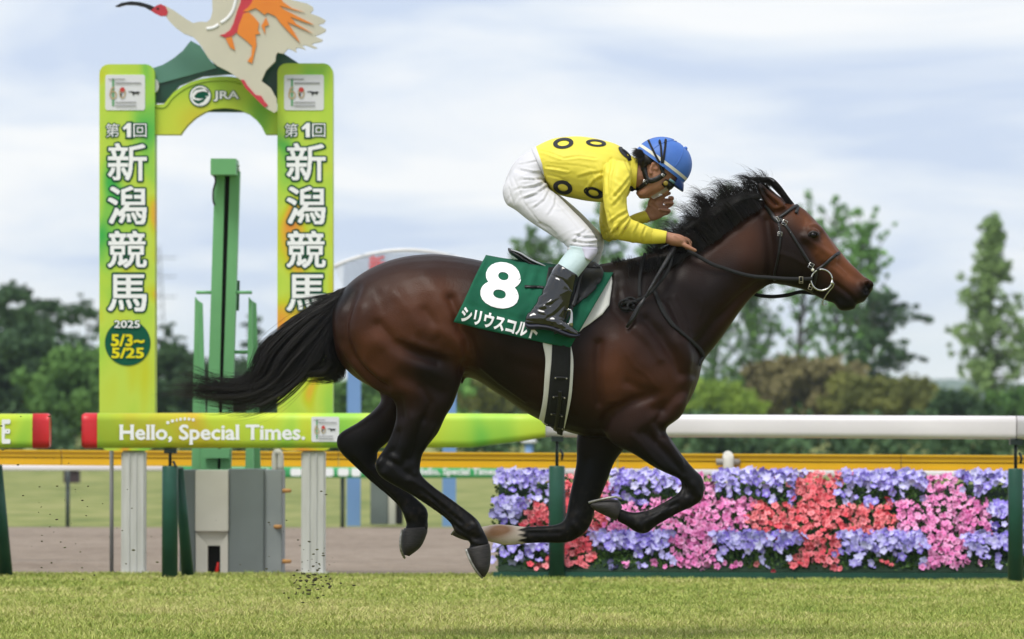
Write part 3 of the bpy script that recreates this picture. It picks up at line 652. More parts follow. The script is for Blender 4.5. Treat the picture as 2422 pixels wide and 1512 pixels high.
M_WOOD = mat('wood_peg', (.50, .26, .08), (.4, .2, .06), scale=20, rough=.6)
for u, v in ((670, 1161), (648, 1246), (670, 1328)): mb = MB(); mb.tube(np.array([P(u - 16, v, YX + .1), P(u + 16, v, YX - .02)]), [.017, .012], 10); mb.build('peg', M_WOOD, cabi, True)
mb = MB(); pp = smooth_line(np.array([P(650, 1115, YX + .3), P(650, 1085, YX + .3), P(652, 1072, YX + .3), P(657, 1070, YX + .28), P(663, 1076, YX + .28), P(664, 1112, YX + .28)]), 4); mb.tube(pp, .02, 10); mb.build('vent_pipe', M_CREAM, cabi, True)
gp = mesh('grey_pole', *tube(np.array([P(264, 1372, YG + .35), P(264, 1062, YG + .35)]), .013, 8), mat('pole_grey', (.22, .22, .22), (.17, .17, .17), scale=5, rough=.5), None, base=True); props(gp, 'thin grey pole beside the left white leg of the arch', 'pole')

# ================================================================== yellow crash rail
M_YRAIL = mat('yellow_rail', (.70, .42, .010), (.63, .37, .009), scale=2, rough=.4); M_YDARK = mat('yellow_rail_seam', (.16, .085, .01), rough=.6)
yrl = thing('yellow_rail', P(1200, 1300, 40) * np.array([1, 1, 0]), 'long yellow crash rail with cream posts behind the flower bed', 'rail')
def ybox(uL, uR, f0, f1, dy, name, m):
    V = []
    for u in (uL, uR):
        Y = 40.4 - (u / 2422) * 2.6; vt = 1064 + (u / 2422) * 13.5; h = 36 + u / 2422 * 1.5
        for f, y in ((f0, -dy), (f1, -dy), (f1, .06), (f0, .06)): V.append(P(u, vt + h * f, Y) + np.array([0, y, 0]))
    return mesh(name, V, [(0, 1, 2, 3), (7, 6, 5, 4), (0, 4, 5, 1), (1, 5, 6, 2), (2, 6, 7, 3), (3, 7, 4, 0)], m, yrl, False)
for i, (a_, b_) in enumerate([(-1200, -560), (-558, 145), (147, 800), (802, 1460), (1462, 2130), (2132, 2800), (2802, 3500)]):
    ybox(a_, b_, 0, .12, .035, 'upper_lip', M_YRAIL); ybox(a_, b_, .12, .46, .02, 'plank', M_YRAIL); ybox(a_, b_, .46, .54, .0, 'gap', M_YDARK); ybox(a_, b_, .54, .86, .02, 'plank', M_YRAIL); ybox(a_, b_, .86, 1, .04, 'lower_lip', M_YRAIL)
for u, v in ((-420, 1080), (1722, 1093), (2790, 1098)):
    Y = 40.4 - (u / 2422) * 2.6; c = P(u, v - 14, Y - .12); mb = MB(); mb.tube(smooth_line(np.array([(c[0], Y - .2, GZ), (c[0], Y - .2, c[2] - .08), (c[0], Y - .17, c[2] - .02), (c[0], Y - .1, c[2]), (c[0], Y, c[2] - .03)]), 4), .036, 12); mb.build('support', M_CREAM, yrl, True)
    mb = MB(); mb.tube(np.array([P(u - 28, v, Y - .05), P(u + 28, v, Y - .05)]), .022, 8); mb.build('bracket', mat('bracket_grey', (.35, .33, .3), rough=.5), yrl, True)
# ================================================================== far rail with the same print, second goal sign
YF = 53.0
fr = thing('far_printed_rail', P(800, 1240, YF) * np.array([1, 1, 0]), 'low green printed rail with mirrored white slogan across the sand track', 'rail')
M_FG = mat('far_rail_green', (.06, .42, .14), (.05, .36, .12), scale=1.5, rough=.45)
mesh('panel', *beam([(400, 1102, 1130), (1195, 1104, 1131)], YF, .12), M_FG, fr); mesh('rail_tube', *beam([(-900, 1098, 1113), (400, 1100, 1114)], YF, .08), M_RAILW, fr); mesh('rail_tube', *beam([(1195, 1108, 1124), (3300, 1118, 1134)], YF, .08), M_RAILW, fr)
text('lettering', 'Hello, Special Times.', (985, 1107, 1180, 1128), YF - .07, M_WHITE, fr, .03, slab=.05)
for i, (x, w, h) in enumerate([(700, 26, 18), (730, 20, 20), (772, 34, 20), (812, 26, 18), (842, 22, 20), (880, 30, 19), (560, 40, 18), (620, 34, 18)]): MB().prism(rr_poly(x - w / 2, 1117 - h / 2, x + w / 2, 1117 + h / 2, 5), YF - .066, .004).build('print_mark', M_WHITE, fr)
MB().prism(rr_poly(1183, 1104, 1206, 1130, 3), YF - .066, .004).build('logo_card', M_CARD, fr)
for u in (-300, 160, 810, 1325, 1900, 2400): mb = MB(); q = P(u, 1240, YF + .1); mb.tube(np.array([(q[0], YF + .1, GZ - .03), (q[0], YF + .1, P(u, 1112, YF)[2])]), .02, 8); mb.build('post', mat('post_dark', (.09, .11, .11), rough=.6), fr, True)
sg = thing('second_goal_sign', P(960, 1240, YF + .8) * np.array([1, 1, 0]), 'pale blue fan-shaped sign on two blue posts behind the horse', 'sign')
M_BLUEP = mat('blue_post', (.18, .32, .58), (.16, .29, .53), scale=2, rough=.5); YS = YF + .8
for u in (836, 1062): a = P(u - 15, 900, YS); b = P(u + 16, 1240, YS); mb = MB(); mb.box((a[0], YS, GZ - .05), (b[0], YS + .14, P(u, 640, YS)[2])); mb.build('post', M_BLUEP, sg)
fan = [(790, 632)] + [(790 + 344 * t, 632 - 40 * math.sin(math.pi * t) ** .8) for t in np.linspace(.04, .96, 20)] + [(1134, 632), (1080, 760), (845, 760)]
MB().prism(fan, YS - .06, .05).build('board', mat('pale_blue_board', (.70, .76, .83), (.66, .72, .80), rough=.6), sg)
for t in np.linspace(602, 750, 20): w = min(150, 172 - abs(t - 632) * .4); mb = MB(); mb.prism([(962 - w + (10 if t < 610 else 0) * 4, t), (962 + w - (10 if t < 610 else 0) * 4, t), (962 + w - (10 if t < 610 else 0) * 4, t + 1.4), (962 - w + (10 if t < 610 else 0) * 4, t + 1.4)], YS - .068, .006); mb.build('slat', mat('slat_grey', (.46, .54, .66), rough=.6), sg)
rimp = smooth_line(P(np.array([q[0] for q in fan[:-2]]), np.array([q[1] for q in fan[:-2]]), YS - .05), 2); mb = MB(); mb.tube(rimp, .02, 8); mb.build('rim', mat('rim_white', (.7, .7, .68), rough=.4), sg, True)
text('lettering', '新', (872, 604, 912, 648), YS - .08, mat('faded_red', (.66, .16, .17), rough=.6), sg, .03); text('lettering', '潟', (1010, 604, 1050, 648), YS - .08, MATS['faded_red'], sg, .03)
fc = thing('far_cabinet', P(915, 1240, YF + .3) * np.array([1, 1, 0]), 'small grey and white cabinet across the sand between the blue posts', 'cabinet')
pbox(876, 918, 1132, 1241, YF + .3, YF + .6, 'body', M_GREYP, fc); pbox(919, 936, 1132, 1241, YF + .28, YF + .6, 'white_panel', M_CREAM, fc); pbox(937, 952, 1132, 1241, YF + .3, YF + .6, 'slot', MATS['slit_black'], fc)
sb = thing('dark_box', P(168, 1142, 80) * np.array([1, 1, 0]), 'small dark brown box standing in the infield left', 'box')
pbox(150, 185, 1114, 1143, 80, 80.4, 'box_body', mat('dark_brown', (.06, .04, .045), rough=.7), sb); pbox(148, 187, 1112, 1115, 79.97, 80.43, 'lid', mat('dark_brown', (.06, .04, .045)), sb)
bp_ = thing('blue_marker_post', P(1251, 1130, 70) * np.array([1, 1, 0]), 'blue marker post with white cap seen below the horse', 'post')
mb = MB(); q = P(1251, 1100, 70); mb.tube(np.array([(q[0], 70, GZ), (q[0], 70, P(1251, 1048, 70)[2])]), .05, 10); mb.build('shaft', M_BLUEP, bp_, True)
mb = MB(); zt = P(1251, 1048, 70)[2]; mb.tube(np.array([(q[0], 70, zt), (q[0], 70, zt + .02), (q[0], 70, zt + .06)]), [.09, .10, .06], 12); mb.build('cap', M_CARD, bp_, True)
# ================================================================== flower bed behind the rail
Y0B, Y1B, ZT = 35.05, 35.75, .60      # front foot, back and height of the sloping bed
def bed_pt(u, t):
    """place on the sloping bed: u in pixels, t from 0 (foot) to 1 (top)"""
    y = Y0B + (Y1B - Y0B) * t; x = P(u, 1250, y)[0]; return np.array([x, y, .03 + ZT * t])
bed = thing('flower_bed', P(1900, 1372, Y0B) * np.array([1, 1, 0]), 'sloping green planter stand carrying the flowers behind the rail', 'planter')
xL, xR = P(1178, 1250, Y0B)[0], P(2560, 1250, Y0B)[0]
mb = MB(); mb.add([(xL, Y0B, 0), (xR, Y0B, 0), (xR, Y1B + .05, 0), (xL, Y1B + .05, 0), (xL, Y0B, .05), (xR, Y0B, .05), (xR, Y1B + .05, ZT - .02), (xL, Y1B + .05, ZT - .02)], [(0, 3, 2, 1), (4, 5, 6, 7), (0, 1, 5, 4), (1, 2, 6, 5), (2, 3, 7, 6), (3, 0, 4, 7)])
mb.build('stand', mat('planter_green', (.012, .035, .016), (.008, .025, .01), scale=20, rough=.9), bed)
mb = MB(); mb.box((xL - .03, Y0B - .05, -.01), (xR, Y0B - .02, .045)); mb.build('kerb_board', M_PGREEN, bed)
def petal_mesh(name, m, seed, lobes=5, dish=.25):
    rg = np.random.default_rng(seed); V = [(0, 0, -dish * .035)]; n = lobes * 4
    for k, rr in enumerate((.45, 1.0)):
        for i in range(n):
            a = 2 * math.pi * i / n; f = 1 + (.30 * abs(math.cos(a * lobes / 2)) - .20) * (k == 1)
            r = .03 * rr * f * (1 + rg.normal() * .06); V.append((r * math.cos(a), r * math.sin(a), (.006 * rr + .004 * math.sin(a * lobes + 1) * k + rg.normal() * .003 * k)))
    F = [(0, 1 + i, 1 + (i + 1) % n) for i in range(n)] + [(1 + i, 1 + n + i, 1 + n + (i + 1) % n, 1 + (i + 1) % n) for i in range(n)]
    me = bpy.data.meshes.new(name); me.from_pydata(V, [], F); me.polygons.foreach_set('use_smooth', np.ones(len(F), bool)); me.materials.append(m); return me
def petal_mat(name, c1, c2, thr):
    """petal colour fading to its throat, a little different for every flower"""
    m = mat(name, c1, c2, scale=30, rough=.6, spec=.2); nt = m.node_tree; n = nt.nodes; l = nt.links; b = n['Principled BSDF']
    oi = n.new('ShaderNodeObjectInfo'); rp = n.new('ShaderNodeValToRGB'); l.new(oi.outputs['Random'], rp.inputs[0]); rp.color_ramp.elements[0].color = (*c1, 1); rp.color_ramp.elements[1].color = (*c2, 1)
    tc = n.new('ShaderNodeTexCoord'); ln = n.new('ShaderNodeVectorMath'); ln.operation = 'LENGTH'; l.new(tc.outputs['Object'], ln.inputs[0])
    mr = n.new('ShaderNodeMapRange'); l.new(ln.outputs['Value'], mr.inputs['Value']); mr.inputs['From Min'].default_value = .002; mr.inputs['From Max'].default_value = .016; mr.inputs['To Min'].default_value = 1; mr.inputs['To Max'].default_value = 0
    mx = n.new('ShaderNodeMix'); mx.data_type = 'RGBA'; l.new(mr.outputs[0], mx.inputs['Factor']); l.new(rp.outputs[0], mx.inputs['A']); mx.inputs['B'].default_value = (*thr, 1); l.new(mx.outputs['Result'], b.inputs['Base Color'])
    b.inputs['Subsurface Weight'].default_value = .0
    return m
FM = {'violet': [petal_mesh('violet_flower', petal_mat('violet_petal', (.24, .17, .66), (.62, .60, .88), (.7, .7, .85)), s) for s in (1, 2, 3)],
      'pink': [petal_mesh('pink_flower', petal_mat('pink_petal', (.78, .20, .50), (.90, .46, .70), (.55, .05, .2)), s) for s in (4, 5, 6)],
      'red': [petal_mesh('red_flower', petal_mat('coral_petal', (.76, .08, .11), (.90, .32, .34), (.5, .02, .04)), s, dish=.3) for s in (7, 8, 9)]}
PATCH = []   # (name, colour, u0, u1, t0, t1, bulge, label)
VT = [(1168, 1318, 'at the left end of the top row'), (1442, 1602, 'second from the left in the top row'), (1692, 1886, 'in the middle of the top row'), (1982, 2188, 'second from the right in the top row'), (2275, 2470, 'at the right end of the top row')]
VB = [(1172, 1300, 'at the left end of the bottom row'), (1402, 1590, 'second from the left in the bottom row'), (1690, 1886, 'in the middle of the bottom row'), (1980, 2190, 'second from the right in the bottom row'), (2290, 2470, 'at the right end of the bottom row')]
for u0, u1, w in VT: PATCH.append(('violet', u0, u1, .70, 1.0, 'clump of violet petunias ' + w))
for u0, u1, w in VB: PATCH.append(('violet', u0, u1, .06, .37, 'clump of violet petunias ' + w))
PATCH += [('violet', 1168, 1240, .36, .70, 'violet petunias down the left side of the bed'), ('violet', 2345, 2470, .36, .70, 'violet petunias down the right side of the bed'),
          ('red', 1240, 1425, .05, .5, 'lower half of the coral red flowers left of the middle'), ('red', 1240, 1425, .5, 1., 'upper half of the coral red flowers left of the middle'),
          ('pink', 1425, 1600, .05, 1., 'left part of the broad pink flower patch under the horse'), ('pink', 1600, 1772, .05, .5, 'lower right part of the broad pink flower patch'), ('pink', 1600, 1772, .5, 1., 'upper right part of the broad pink flower patch'),
          ('red', 1772, 1940, .05, .5, 'lower left part of the large coral red patch'), ('red', 1772, 1940, .5, 1., 'upper left part of the large coral red patch'), ('red', 1940, 2112, .05, 1., 'right part of the large coral red patch'),
          ('pink', 2112, 2345, .05, .5, 'lower half of the pink flower patch near the right end'), ('pink', 2112, 2345, .5, 1., 'upper half of the pink flower patch near the right end')]
M_LEAF = mat('bed_leaf', (.10, .19, .04), (.05, .11, .02), scale=9, rough=.6)
def inside(a, u, t): return a[1] <= u <= a[2] and a[3] <= t <= a[4]
rgf = np.random.default_rng(31); heads = {i: [] for i in range(len(PATCH))}
for row, t in enumerate(np.arange(.05, 1.0, .029)):
    u = 1168 + rgf.random() * 14
    while u < 2465:
        uu = u + rgf.normal() * 4; tt = float(np.clip(t + rgf.normal() * .016, .03, .99)); hit = next((i for i, a in enumerate(PATCH) if inside(a, uu + rgf.normal() * 5 + 9 * math.sin(tt * 17 + uu * .01), tt + rgf.normal() * .014 + .03 * math.sin(uu * .035) + .02 * math.sin(uu * .083 + 1))), None)
        if hit is not None:
            v_gap = np.sin(uu * .045 + row * 1.7) + np.sin(uu * .11 + row)
            lo_gap = PATCH[hit][0] == 'violet' and tt < PATCH[hit][3] + .10 and rgf.random() < .6     # leaves show under each violet mound
            if not lo_gap and rgf.random() < (.92 if v_gap < 1.1 else .62): heads[hit].append((uu, tt))
        u += 8.6 + rgf.random() * 5
VB_L = []; 
for i, a in enumerate(PATCH):
    col = a[0]; c = bed_pt((a[1] + a[2]) / 2, (a[3] + a[4]) / 2)
    o = thing(col + '_petunia_clump' if col == 'violet' else col + '_flower_patch', c, a[5], 'flowers', 'flower patches of the bed')
    # leaves of this patch
    n = int((a[2] - a[1]) * (a[4] - a[3]) * 5.0); V = []; F = []
    for k in range(n):
        u = a[1] + rgf.random() * (a[2] - a[1]); t = a[3] + rgf.random() * (a[4] - a[3]); p = bed_pt(u, max(0.0, t - .03 * rgf.random())) + np.array([0, 0, .012 * rgf.random()]); d = rgf.normal(size=3); d[1] -= .6; d[2] += .5; d /= np.linalg.norm(d); s = np.cross(d, rgf.normal(size=3)); s /= np.linalg.norm(s) + 1e-9; L = .022 + .02 * rgf.random()
        b = len(V); V += [p, p + d * L * .5 + s * L * .3, p + d * L, p + d * L * .5 - s * L * .3]; F.append((b, b + 1, b + 2, b + 3))
    mesh('foliage', V, F, M_LEAF, o, False)['kind'] = 'stuff'
    for u, t in heads[i]:
        up = .055 if col == 'violet' else .022
        mid = (a[3] + a[4]) / 2; hump = max(0, 1 - ((t - mid) / (a[4] - a[3]) * 2) ** 2) if col == 'violet' else .5
        p = bed_pt(u, t) + np.array([0, -.03 * hump - .012, up * (.4 + hump * .9)]) + rgf.normal(size=3) * .008
        f = bpy.data.objects.new('flower', FM[col][rgf.integers(3)]); COL.objects.link(f); f.parent = o; f.location = tuple(p - c)
        nrm = Vector((rgf.normal() * .75, -1.0 + rgf.normal() * .3, .5 + rgf.normal() * .7)); q = nrm.to_track_quat('Z', 'Y'); f.rotation_euler = q.to_euler(); s = (.84 if col == 'violet' else .70) * (.68 + .55 * rgf.random()); f.scale = (s, s, s)

# ================================================================== trees
M_BARK = mat('bark', (.07, .055, .042), (.035, .028, .022), scale=8, rough=.95, bump=.5, bscale=20)
def leaf_mat(name, c1, c2): return mat(name, c1, c2, scale=.7, rough=.75, spec=.15, detail=3)
LEAF = {'fresh': leaf_mat('fresh_leaf', (0.210, 0.420, 0.095), (0.115, 0.252, 0.062)), 'mid': leaf_mat('mid_leaf', (0.137, 0.263, 0.062), (0.073, 0.157, 0.042)), 'dark': leaf_mat('dark_needle', (0.073, 0.137, 0.054), (0.038, 0.076, 0.034)),
        'olive': leaf_mat('olive_leaf', (0.232, 0.241, 0.062), (0.126, 0.143, 0.042)), 'pale': leaf_mat('pale_leaf', (0.294, 0.420, 0.157), (0.168, 0.263, 0.095)), 'lime': leaf_mat('lime_leaf', (0.336, 0.462, 0.073), (0.210, 0.316, 0.053)), 'brown': leaf_mat('brown_leaf', (0.252, 0.221, 0.095), (0.148, 0.130, 0.062))}
def leaves(rg, centres, radii, per, size, flat=1.0):
    """leaf-sized faces scattered through clumps"""
    c = np.repeat(np.asarray(centres, float), per, 0); r = np.repeat(np.asarray(radii, float), per)
    n = len(c); d = rg.normal(size=(n, 3)); d /= np.linalg.norm(d, axis=1)[:, None]; p = c + d * (r * rg.random(n) ** .45)[:, None] * np.array([1, 1, flat])
    a = rg.normal(size=(n, 3)); a /= np.linalg.norm(a, axis=1)[:, None]; b = np.cross(a, rg.normal(size=(n, 3))); b /= np.linalg.norm(b, axis=1)[:, None] + 1e-9
    s = (size * (.6 + .8 * rg.random(n)))[:, None]
    V = np.stack([p + a * s, p + b * s * .6, p - a * s, p - b * s * .6], 1).reshape(-1, 3); return V, np.arange(n * 4).reshape(-1, 4)
def tree(name, u, Y, vtop, wpx, kind, shape, label, seed, dens=1.0, group='trees behind the race course', vbase=None, lean=0):
    """tree whose crown top is seen at v = vtop; distance fixes its real size"""
    rg = np.random.default_rng(seed); top = P(u, vtop, Y); H = top[2] - GZ; W = wpx / (FPX / Y) / 2; base = np.array([top[0], Y, GZ])
    o = thing(name, base, label, 'tree', group)
    tr = max(.06, H * .014); k = 8; tz = np.linspace(0, .95, k); wob = np.cumsum(rg.normal(size=(k, 2)) * .012 * H, 0) * (shape != 'spire')
    path = np.stack([base[0] + wob[:, 0] + lean * tz * H, base[1] + wob[:, 1], base[2] + tz * H], 1); mb = MB(); mb.tube(path, np.interp(tz, [0, 1], [tr, tr * .08]), 9)
    C = []; Rr = []
    def at(f): return np.array([np.interp(f, tz, path[:, d]) for d in range(3)])
    if shape == 'poplar': n = 74; f0 = .16; prof = lambda f: (.35 + .75 * math.sin(math.pi * min(1, max(0, f - .05))) ** .7) * .8; up = 1.1
    elif shape == 'spire': n = 120; f0 = .1; prof = lambda f: max(.04, 1.0 * (1 - f) ** .85); up = .12
    elif shape == 'pine': n = 30; f0 = .35; prof = lambda f: .5 + .6 * math.sin(math.pi * (f - .3) / .75); up = .12
    elif shape == 'round': n = 44; f0 = .14; prof = lambda f: math.sqrt(max(.05, 1 - ((f - .52) / .5) ** 2)); up = .3
    else: n = 34; f0 = .15; prof = lambda f: .8; up = .3
    for i in range(n):
        f = f0 + (.98 - f0) * (i + rg.random()) / n; a = rg.random() * 6.283; L = W * prof(f) * (.55 + .5 * rg.random()); b0 = at(max(.05, f - .12 * up)); d = np.array([math.cos(a), math.sin(a), up * (.5 + rg.random())])
        if shape == 'pine': d[2] = .05 + .25 * rg.random()
        if shape == 'spire': d[2] = .25 - .3 * rg.random()
        e = b0 + d * L; m_ = (b0 + e) / 2 + np.array([0, 0, -.04 * L]); mb.tube(np.array([b0, m_, e]), [tr * .35 * (1 - f * .6), tr * .2, tr * .06], 5)
        rad = {'poplar': (.05, .10), 'spire': (.035, .06), 'pine': (.08, .12), 'round': (.14, .2)}[shape]
        for q in {'poplar': (.35, .55, .75, .9, 1.05), 'spire': (.3, .5, .7, .85, 1.0), 'pine': (.45, .65, .85, 1.0), 'round': (.4, .7, 1.0)}[shape]:
            if shape in ('poplar', 'spire') and rg.random() < .22: continue
            C.append(b0 * (1 - q) + e * q + rg.normal(size=3) * W * .05); Rr.append(W * (rad[0] + rad[1] * rg.random()) * (.7 + .6 * math.sin(math.pi * min(1, q))))
    if shape in ('poplar', 'spire'):
        for f in np.linspace(.55, .99, 16): C.append(at(f) + rg.normal(size=3) * W * .06); Rr.append(W * (.05 + .13 * (1 - f) + .05 * rg.random()) * (1.6 if shape == 'poplar' else .8))
    mb.build('trunk', M_BARK, o, True)
    per = int({'poplar': 46, 'spire': 30, 'pine': 60, 'round': 95}[shape] * dens); sz = np.clip(W * {'poplar': .045, 'spire': .03, 'pine': .045, 'round': .055}[shape], .05, .16)
    V, F = leaves(rg, C, Rr, per, sz, .55 if shape == 'pine' else .9); mesh('crown', V, F, LEAF[kind], o, False); return o
T = 'trees behind the race course'
tree('poplar_tree', 1265, 255, 528, 200, 'mid', 'poplar', 'loose broadleaf tree behind the jockey\'s thigh', 101, .8)
tree('poplar_tree', 1420, 262, 452, 170, 'fresh', 'poplar', 'tall tree rising just behind the jockey\'s arms', 102, .9)
tree('poplar_tree', 1565, 258, 432, 180, 'fresh', 'poplar', 'tall poplar between the jockey\'s hand and the mane', 103, .9)
tree('poplar_tree', 1690, 270, 420, 150, 'mid', 'poplar', 'tall poplar behind the horse\'s mane', 104, .8)
tree('poplar_tree', 1880, 256, 428, 140, 'fresh', 'poplar', 'tall poplar directly behind the horse\'s forehead', 105, .9)
tree('poplar_tree', 1955, 262, 436, 150, 'fresh', 'poplar', 'tall poplar just in front of the horse\'s face', 106, .9)
tree('poplar_tree', 2045, 254, 470, 180, 'fresh', 'poplar', 'rightmost and lowest of the tall poplars by the horse\'s nose', 107, 1.0)
tree('poplar_tree', 1760, 252, 640, 190, 'mid', 'poplar', 'sparse tree under the horse\'s throat', 108, .6)
tree('pine_tree', 2060, 246, 690, 260, 'dark', 'pine', 'dark pine with long level branches right of the horse\'s nose', 109, .75)
tree('spire_tree', 2345, 240, 500, 350, 'pale', 'spire', 'narrow pointed tree standing alone near the right edge', 110, 1.1)
tree('spire_tree', 2478, 244, 505, 360, 'mid', 'spire', 'tall pointed tree cut by the right edge of the photo', 111, 1.1)
tree('pine_tree', 60, 215, 690, 330, 'dark', 'pine', 'tall dark pine at the far left edge', 112, 1.3)
tree('pine_tree', 195, 225, 705, 150, 'dark', 'pine', 'thin pine beside the left pillar of the arch', 113, .7)
tree('pine_tree', 398, 230, 760, 100, 'dark', 'pine', 'small pine just right of the left pillar', 114, .7)
tree('pine_tree', 622, 225, 742, 110, 'dark', 'pine', 'small pine between the green tower and the right pillar', 115, .8)
tree('pine_tree', -140, 220, 680, 300, 'dark', 'pine', 'dark pine beyond the left edge', 116, 1.0)
tree('poplar_tree', 1340, 268, 545, 160, 'mid', 'poplar', 'sparse tree seen between the jockey\'s leg and arm', 117, .6)
rt = np.random.default_rng(77)
names = ['lowest', 'left']
def bush(u, Y, vtop, w, kind, label, seed, dens=1.0): return tree('round_tree', u, Y, vtop, w, kind, 'round', label, seed, dens, 'round trees and bushes behind the course')
bush(40, 190, 800, 330, 'dark', 'green bushy tree in the lower left corner of the wood', 201, 1.3); bush(175, 185, 850, 260, 'mid', 'rounder green bush left of the left pillar', 202, 1.2); bush(420, 188, 838, 230, 'dark', 'green bush seen through the arch on the left', 203, 1.2)
bush(560, 192, 862, 220, 'dark', 'dark bush behind the green tower', 204, 1.2); bush(690, 190, 850, 230, 'dark', 'green bush behind the right pillar', 205, 1.2); bush(-130, 190, 820, 300, 'dark', 'green bush beyond the left edge of the wood', 206, 1.2)
bush(880, 200, 905, 260, 'mid', 'green bush behind the horse\'s thigh', 207, 1.0); bush(1060, 205, 900, 260, 'fresh', 'green bush behind the horse\'s groin', 208, 1.0); bush(1220, 200, 890, 260, 'olive', 'olive bush behind the horse\'s belly', 209, 1.0); bush(1420, 205, 900, 260, 'mid', 'green bush behind the horse\'s chest', 210, 1.0)
bush(1600, 205, 902, 220, 'mid', 'green bush behind the horse\'s breast', 211, 1.1); bush(1690, 198, 915, 150, 'lime', 'yellow green rounded bush just right of the horse\'s breast', 212, 1.3); bush(1755, 202, 930, 120, 'lime', 'smaller yellow green bush next to the rounded one', 213, 1.3)
bush(1900, 208, 872, 280, 'brown', 'broad brownish olive tree under the tall poplars', 214, 1.4); bush(2040, 204, 905, 200, 'olive', 'olive bush right of the broad brownish tree', 215, 1.2); bush(2160, 206, 912, 190, 'olive', 'dark olive bush left of the lone pointed tree', 216, 1.2); bush(2280, 204, 945, 170, 'dark', 'low dark bush at the foot of the pointed tree', 217, 1.2); bush(2420, 203, 935, 190, 'mid', 'low green bush at the right edge', 218, 1.2); bush(2560, 203, 930, 200, 'mid', 'low green bush beyond the right edge', 219, 1.0)
# low hedge closing the view along the far side
def hedge():
    rg = np.random.default_rng(5); C = []; Rr = []
    for x in np.arange(-36, 36, .8):
        for y, z, r in ((135.5, .05, .45), (136, .2, .5), (137, .4, .5), (138, .6, .45)): C.append((x + rg.normal() * .4, y + rg.normal() * .6, z * (1 + .12 * math.sin(x * .7) + .1 * math.sin(x * 1.9)) + rg.normal() * .12)); Rr.append(r * (.8 + .4 * rg.random()))
    V, F = leaves(rg, C, Rr, 80, .12); o = mesh('hedge', V, F, LEAF['dark'], None, False, base=True); props(o, 'low dark green hedge along the far side of the infield', 'hedge', kind='stuff')
hedge()
# lattice mast far away on the left
mast = thing('lattice_mast', P(369, 978, 900) * np.array([1, 1, 0]), 'faint distant lattice power mast beside the left pillar', 'mast')
mb = MB(); zt = P(369, 590, 900)[2]; xx = P(369, 800, 900)[0]
for s in (-1, 1): mb.tube(np.array([(xx + s * 2.2, 900, 0), (xx + s * .5, 900, zt)]), .12, 5)
for z in np.linspace(2, zt - 1, 14): w = 2.2 + (.5 - 2.2) * z / zt; mb.tube(np.array([(xx - w, 900, z), (xx + w, 900, z + 1.6)]), .08, 4)
mb.build('frame', mat('mast_grey', (.25, .25, .26), rough=.6), mast)
mb = MB()
for z in (zt * .72, zt * .84, zt * .95): mb.tube(np.array([(xx - 3.2, 900, z), (xx + 3.2, 900, z)]), .1, 5)
mb.build('arm', MATS['mast_grey'], mast)
# distant mountains
def mountains():
    rg = np.random.default_rng(9); n = 260; xs = np.linspace(-1500, 1500, n); V = []; D = 3200
    base = 9 + 6 * np.sin(xs * .004 + 1) + 5 * np.sin(xs * .011 + .4) + 3 * np.sin(xs * .027) + np.convolve(rg.normal(size=n) * 4, np.ones(9) / 9, 'same')
    for k, (f, y) in enumerate(((0, 0), (.55, 60), (1, 160), (.6, 320), (0, 420))):
        for x, h in zip(xs, base): V.append((x, D + y + (0 if k in (0, 4) else rg.normal() * 10), max(0, h * f * 1.25)))
    F = [(i * n + j, i * n + j + 1, (i + 1) * n + j + 1, (i + 1) * n + j) for i in range(4) for j in range(n - 1)]
    o = mesh('hills', V, F, ground_mat('wooded_hills', [(.35, (.03, .06, .03)), (.5, (.05, .085, .04)), (.65, (.08, .11, .06))], .004, .03, .3, .05), None, True); o['kind'] = 'structure'
mountains()

# clods and blades thrown up by the hooves
def clods():
    rg = np.random.default_rng(44); V = []; F = []; n = 0
    for cu, cv, su, sv, k, r in ((735, 1385, 32, 18, 60, .0045), (760, 1330, 30, 30, 26, .003), (180, 1280, 110, 70, 40, .0035), (90, 1100, 60, 90, 22, .003), (690, 1300, 60, 60, 18, .003)):
        for i in range(k):
            c = P(cu + rg.normal() * su, min(1440, cv + rg.normal() * sv), 25.9 + rg.normal() * .3); v, f = sph(c, r * (.4 + rg.random() * 1.2) * np.array([1 + rg.random(), 1, .7]), 6, 4); v = v + rg.normal(size=v.shape) * r * .15; V.append(v); F += [tuple(j + n for j in q) for q in f]; n += len(v)
    o = mesh('turf_clods', np.vstack(V), F, mat('clod_soil', (.06, .045, .03), (.10, .11, .03), scale=60, rough=.9), None, False, base=True); props(o, 'dark specks of soil and grass kicked up by the horse', 'soil', kind='stuff')
clods()



assert max(len(v) for v in heads.values()) < 320, max(len(v) for v in heads.values())
# ================================================================== the horse
YC = 25.4
def S(c, a, b, w, yc=0.0, pear=0.0):
    (u1, v1), (u2, v2) = c(*a), c(*b); return (float(u1), float(v1), float(u2), float(v2), w, yc, pear)
ID = lambda x, y: (x, y)
TORSO = [S(ID, (785, 742), (788, 800), .09), S(ID, (795, 708), (800, 850), .17), S(ID, (832, 664), (842, 895), .235),
         S(ID, (885, 630), (905, 925), .265), S(ID, (950, 608), (975, 922), .275, 0, -.05), S(ID, (1030, 601), (1050, 912), .275, 0, -.06),
         S(ID, (1110, 611), (1108, 893), .272, 0, .0), S(ID, (1180, 626), (1180, 934), .285, 0, .04), S(ID, (1260, 640), (1250, 980), .29, 0, .06),
         S(ID, (1340, 640), (1330, 1018), .275, 0, .0), S(ID, (1420, 625), (1410, 1036), .255, 0, -.12), S(ID, (1480, 614), (1490, 1036), .24, 0, -.2),
         S(ID, (1540, 608), (1570, 1008), .22, 0, -.25), S(ID, (1590, 640), (1622, 962), .2, 0, -.2), S(ID, (1620, 700), (1650, 905), .16, 0, -.1),
         S(ID, (1642, 765), (1660, 865), .09)]
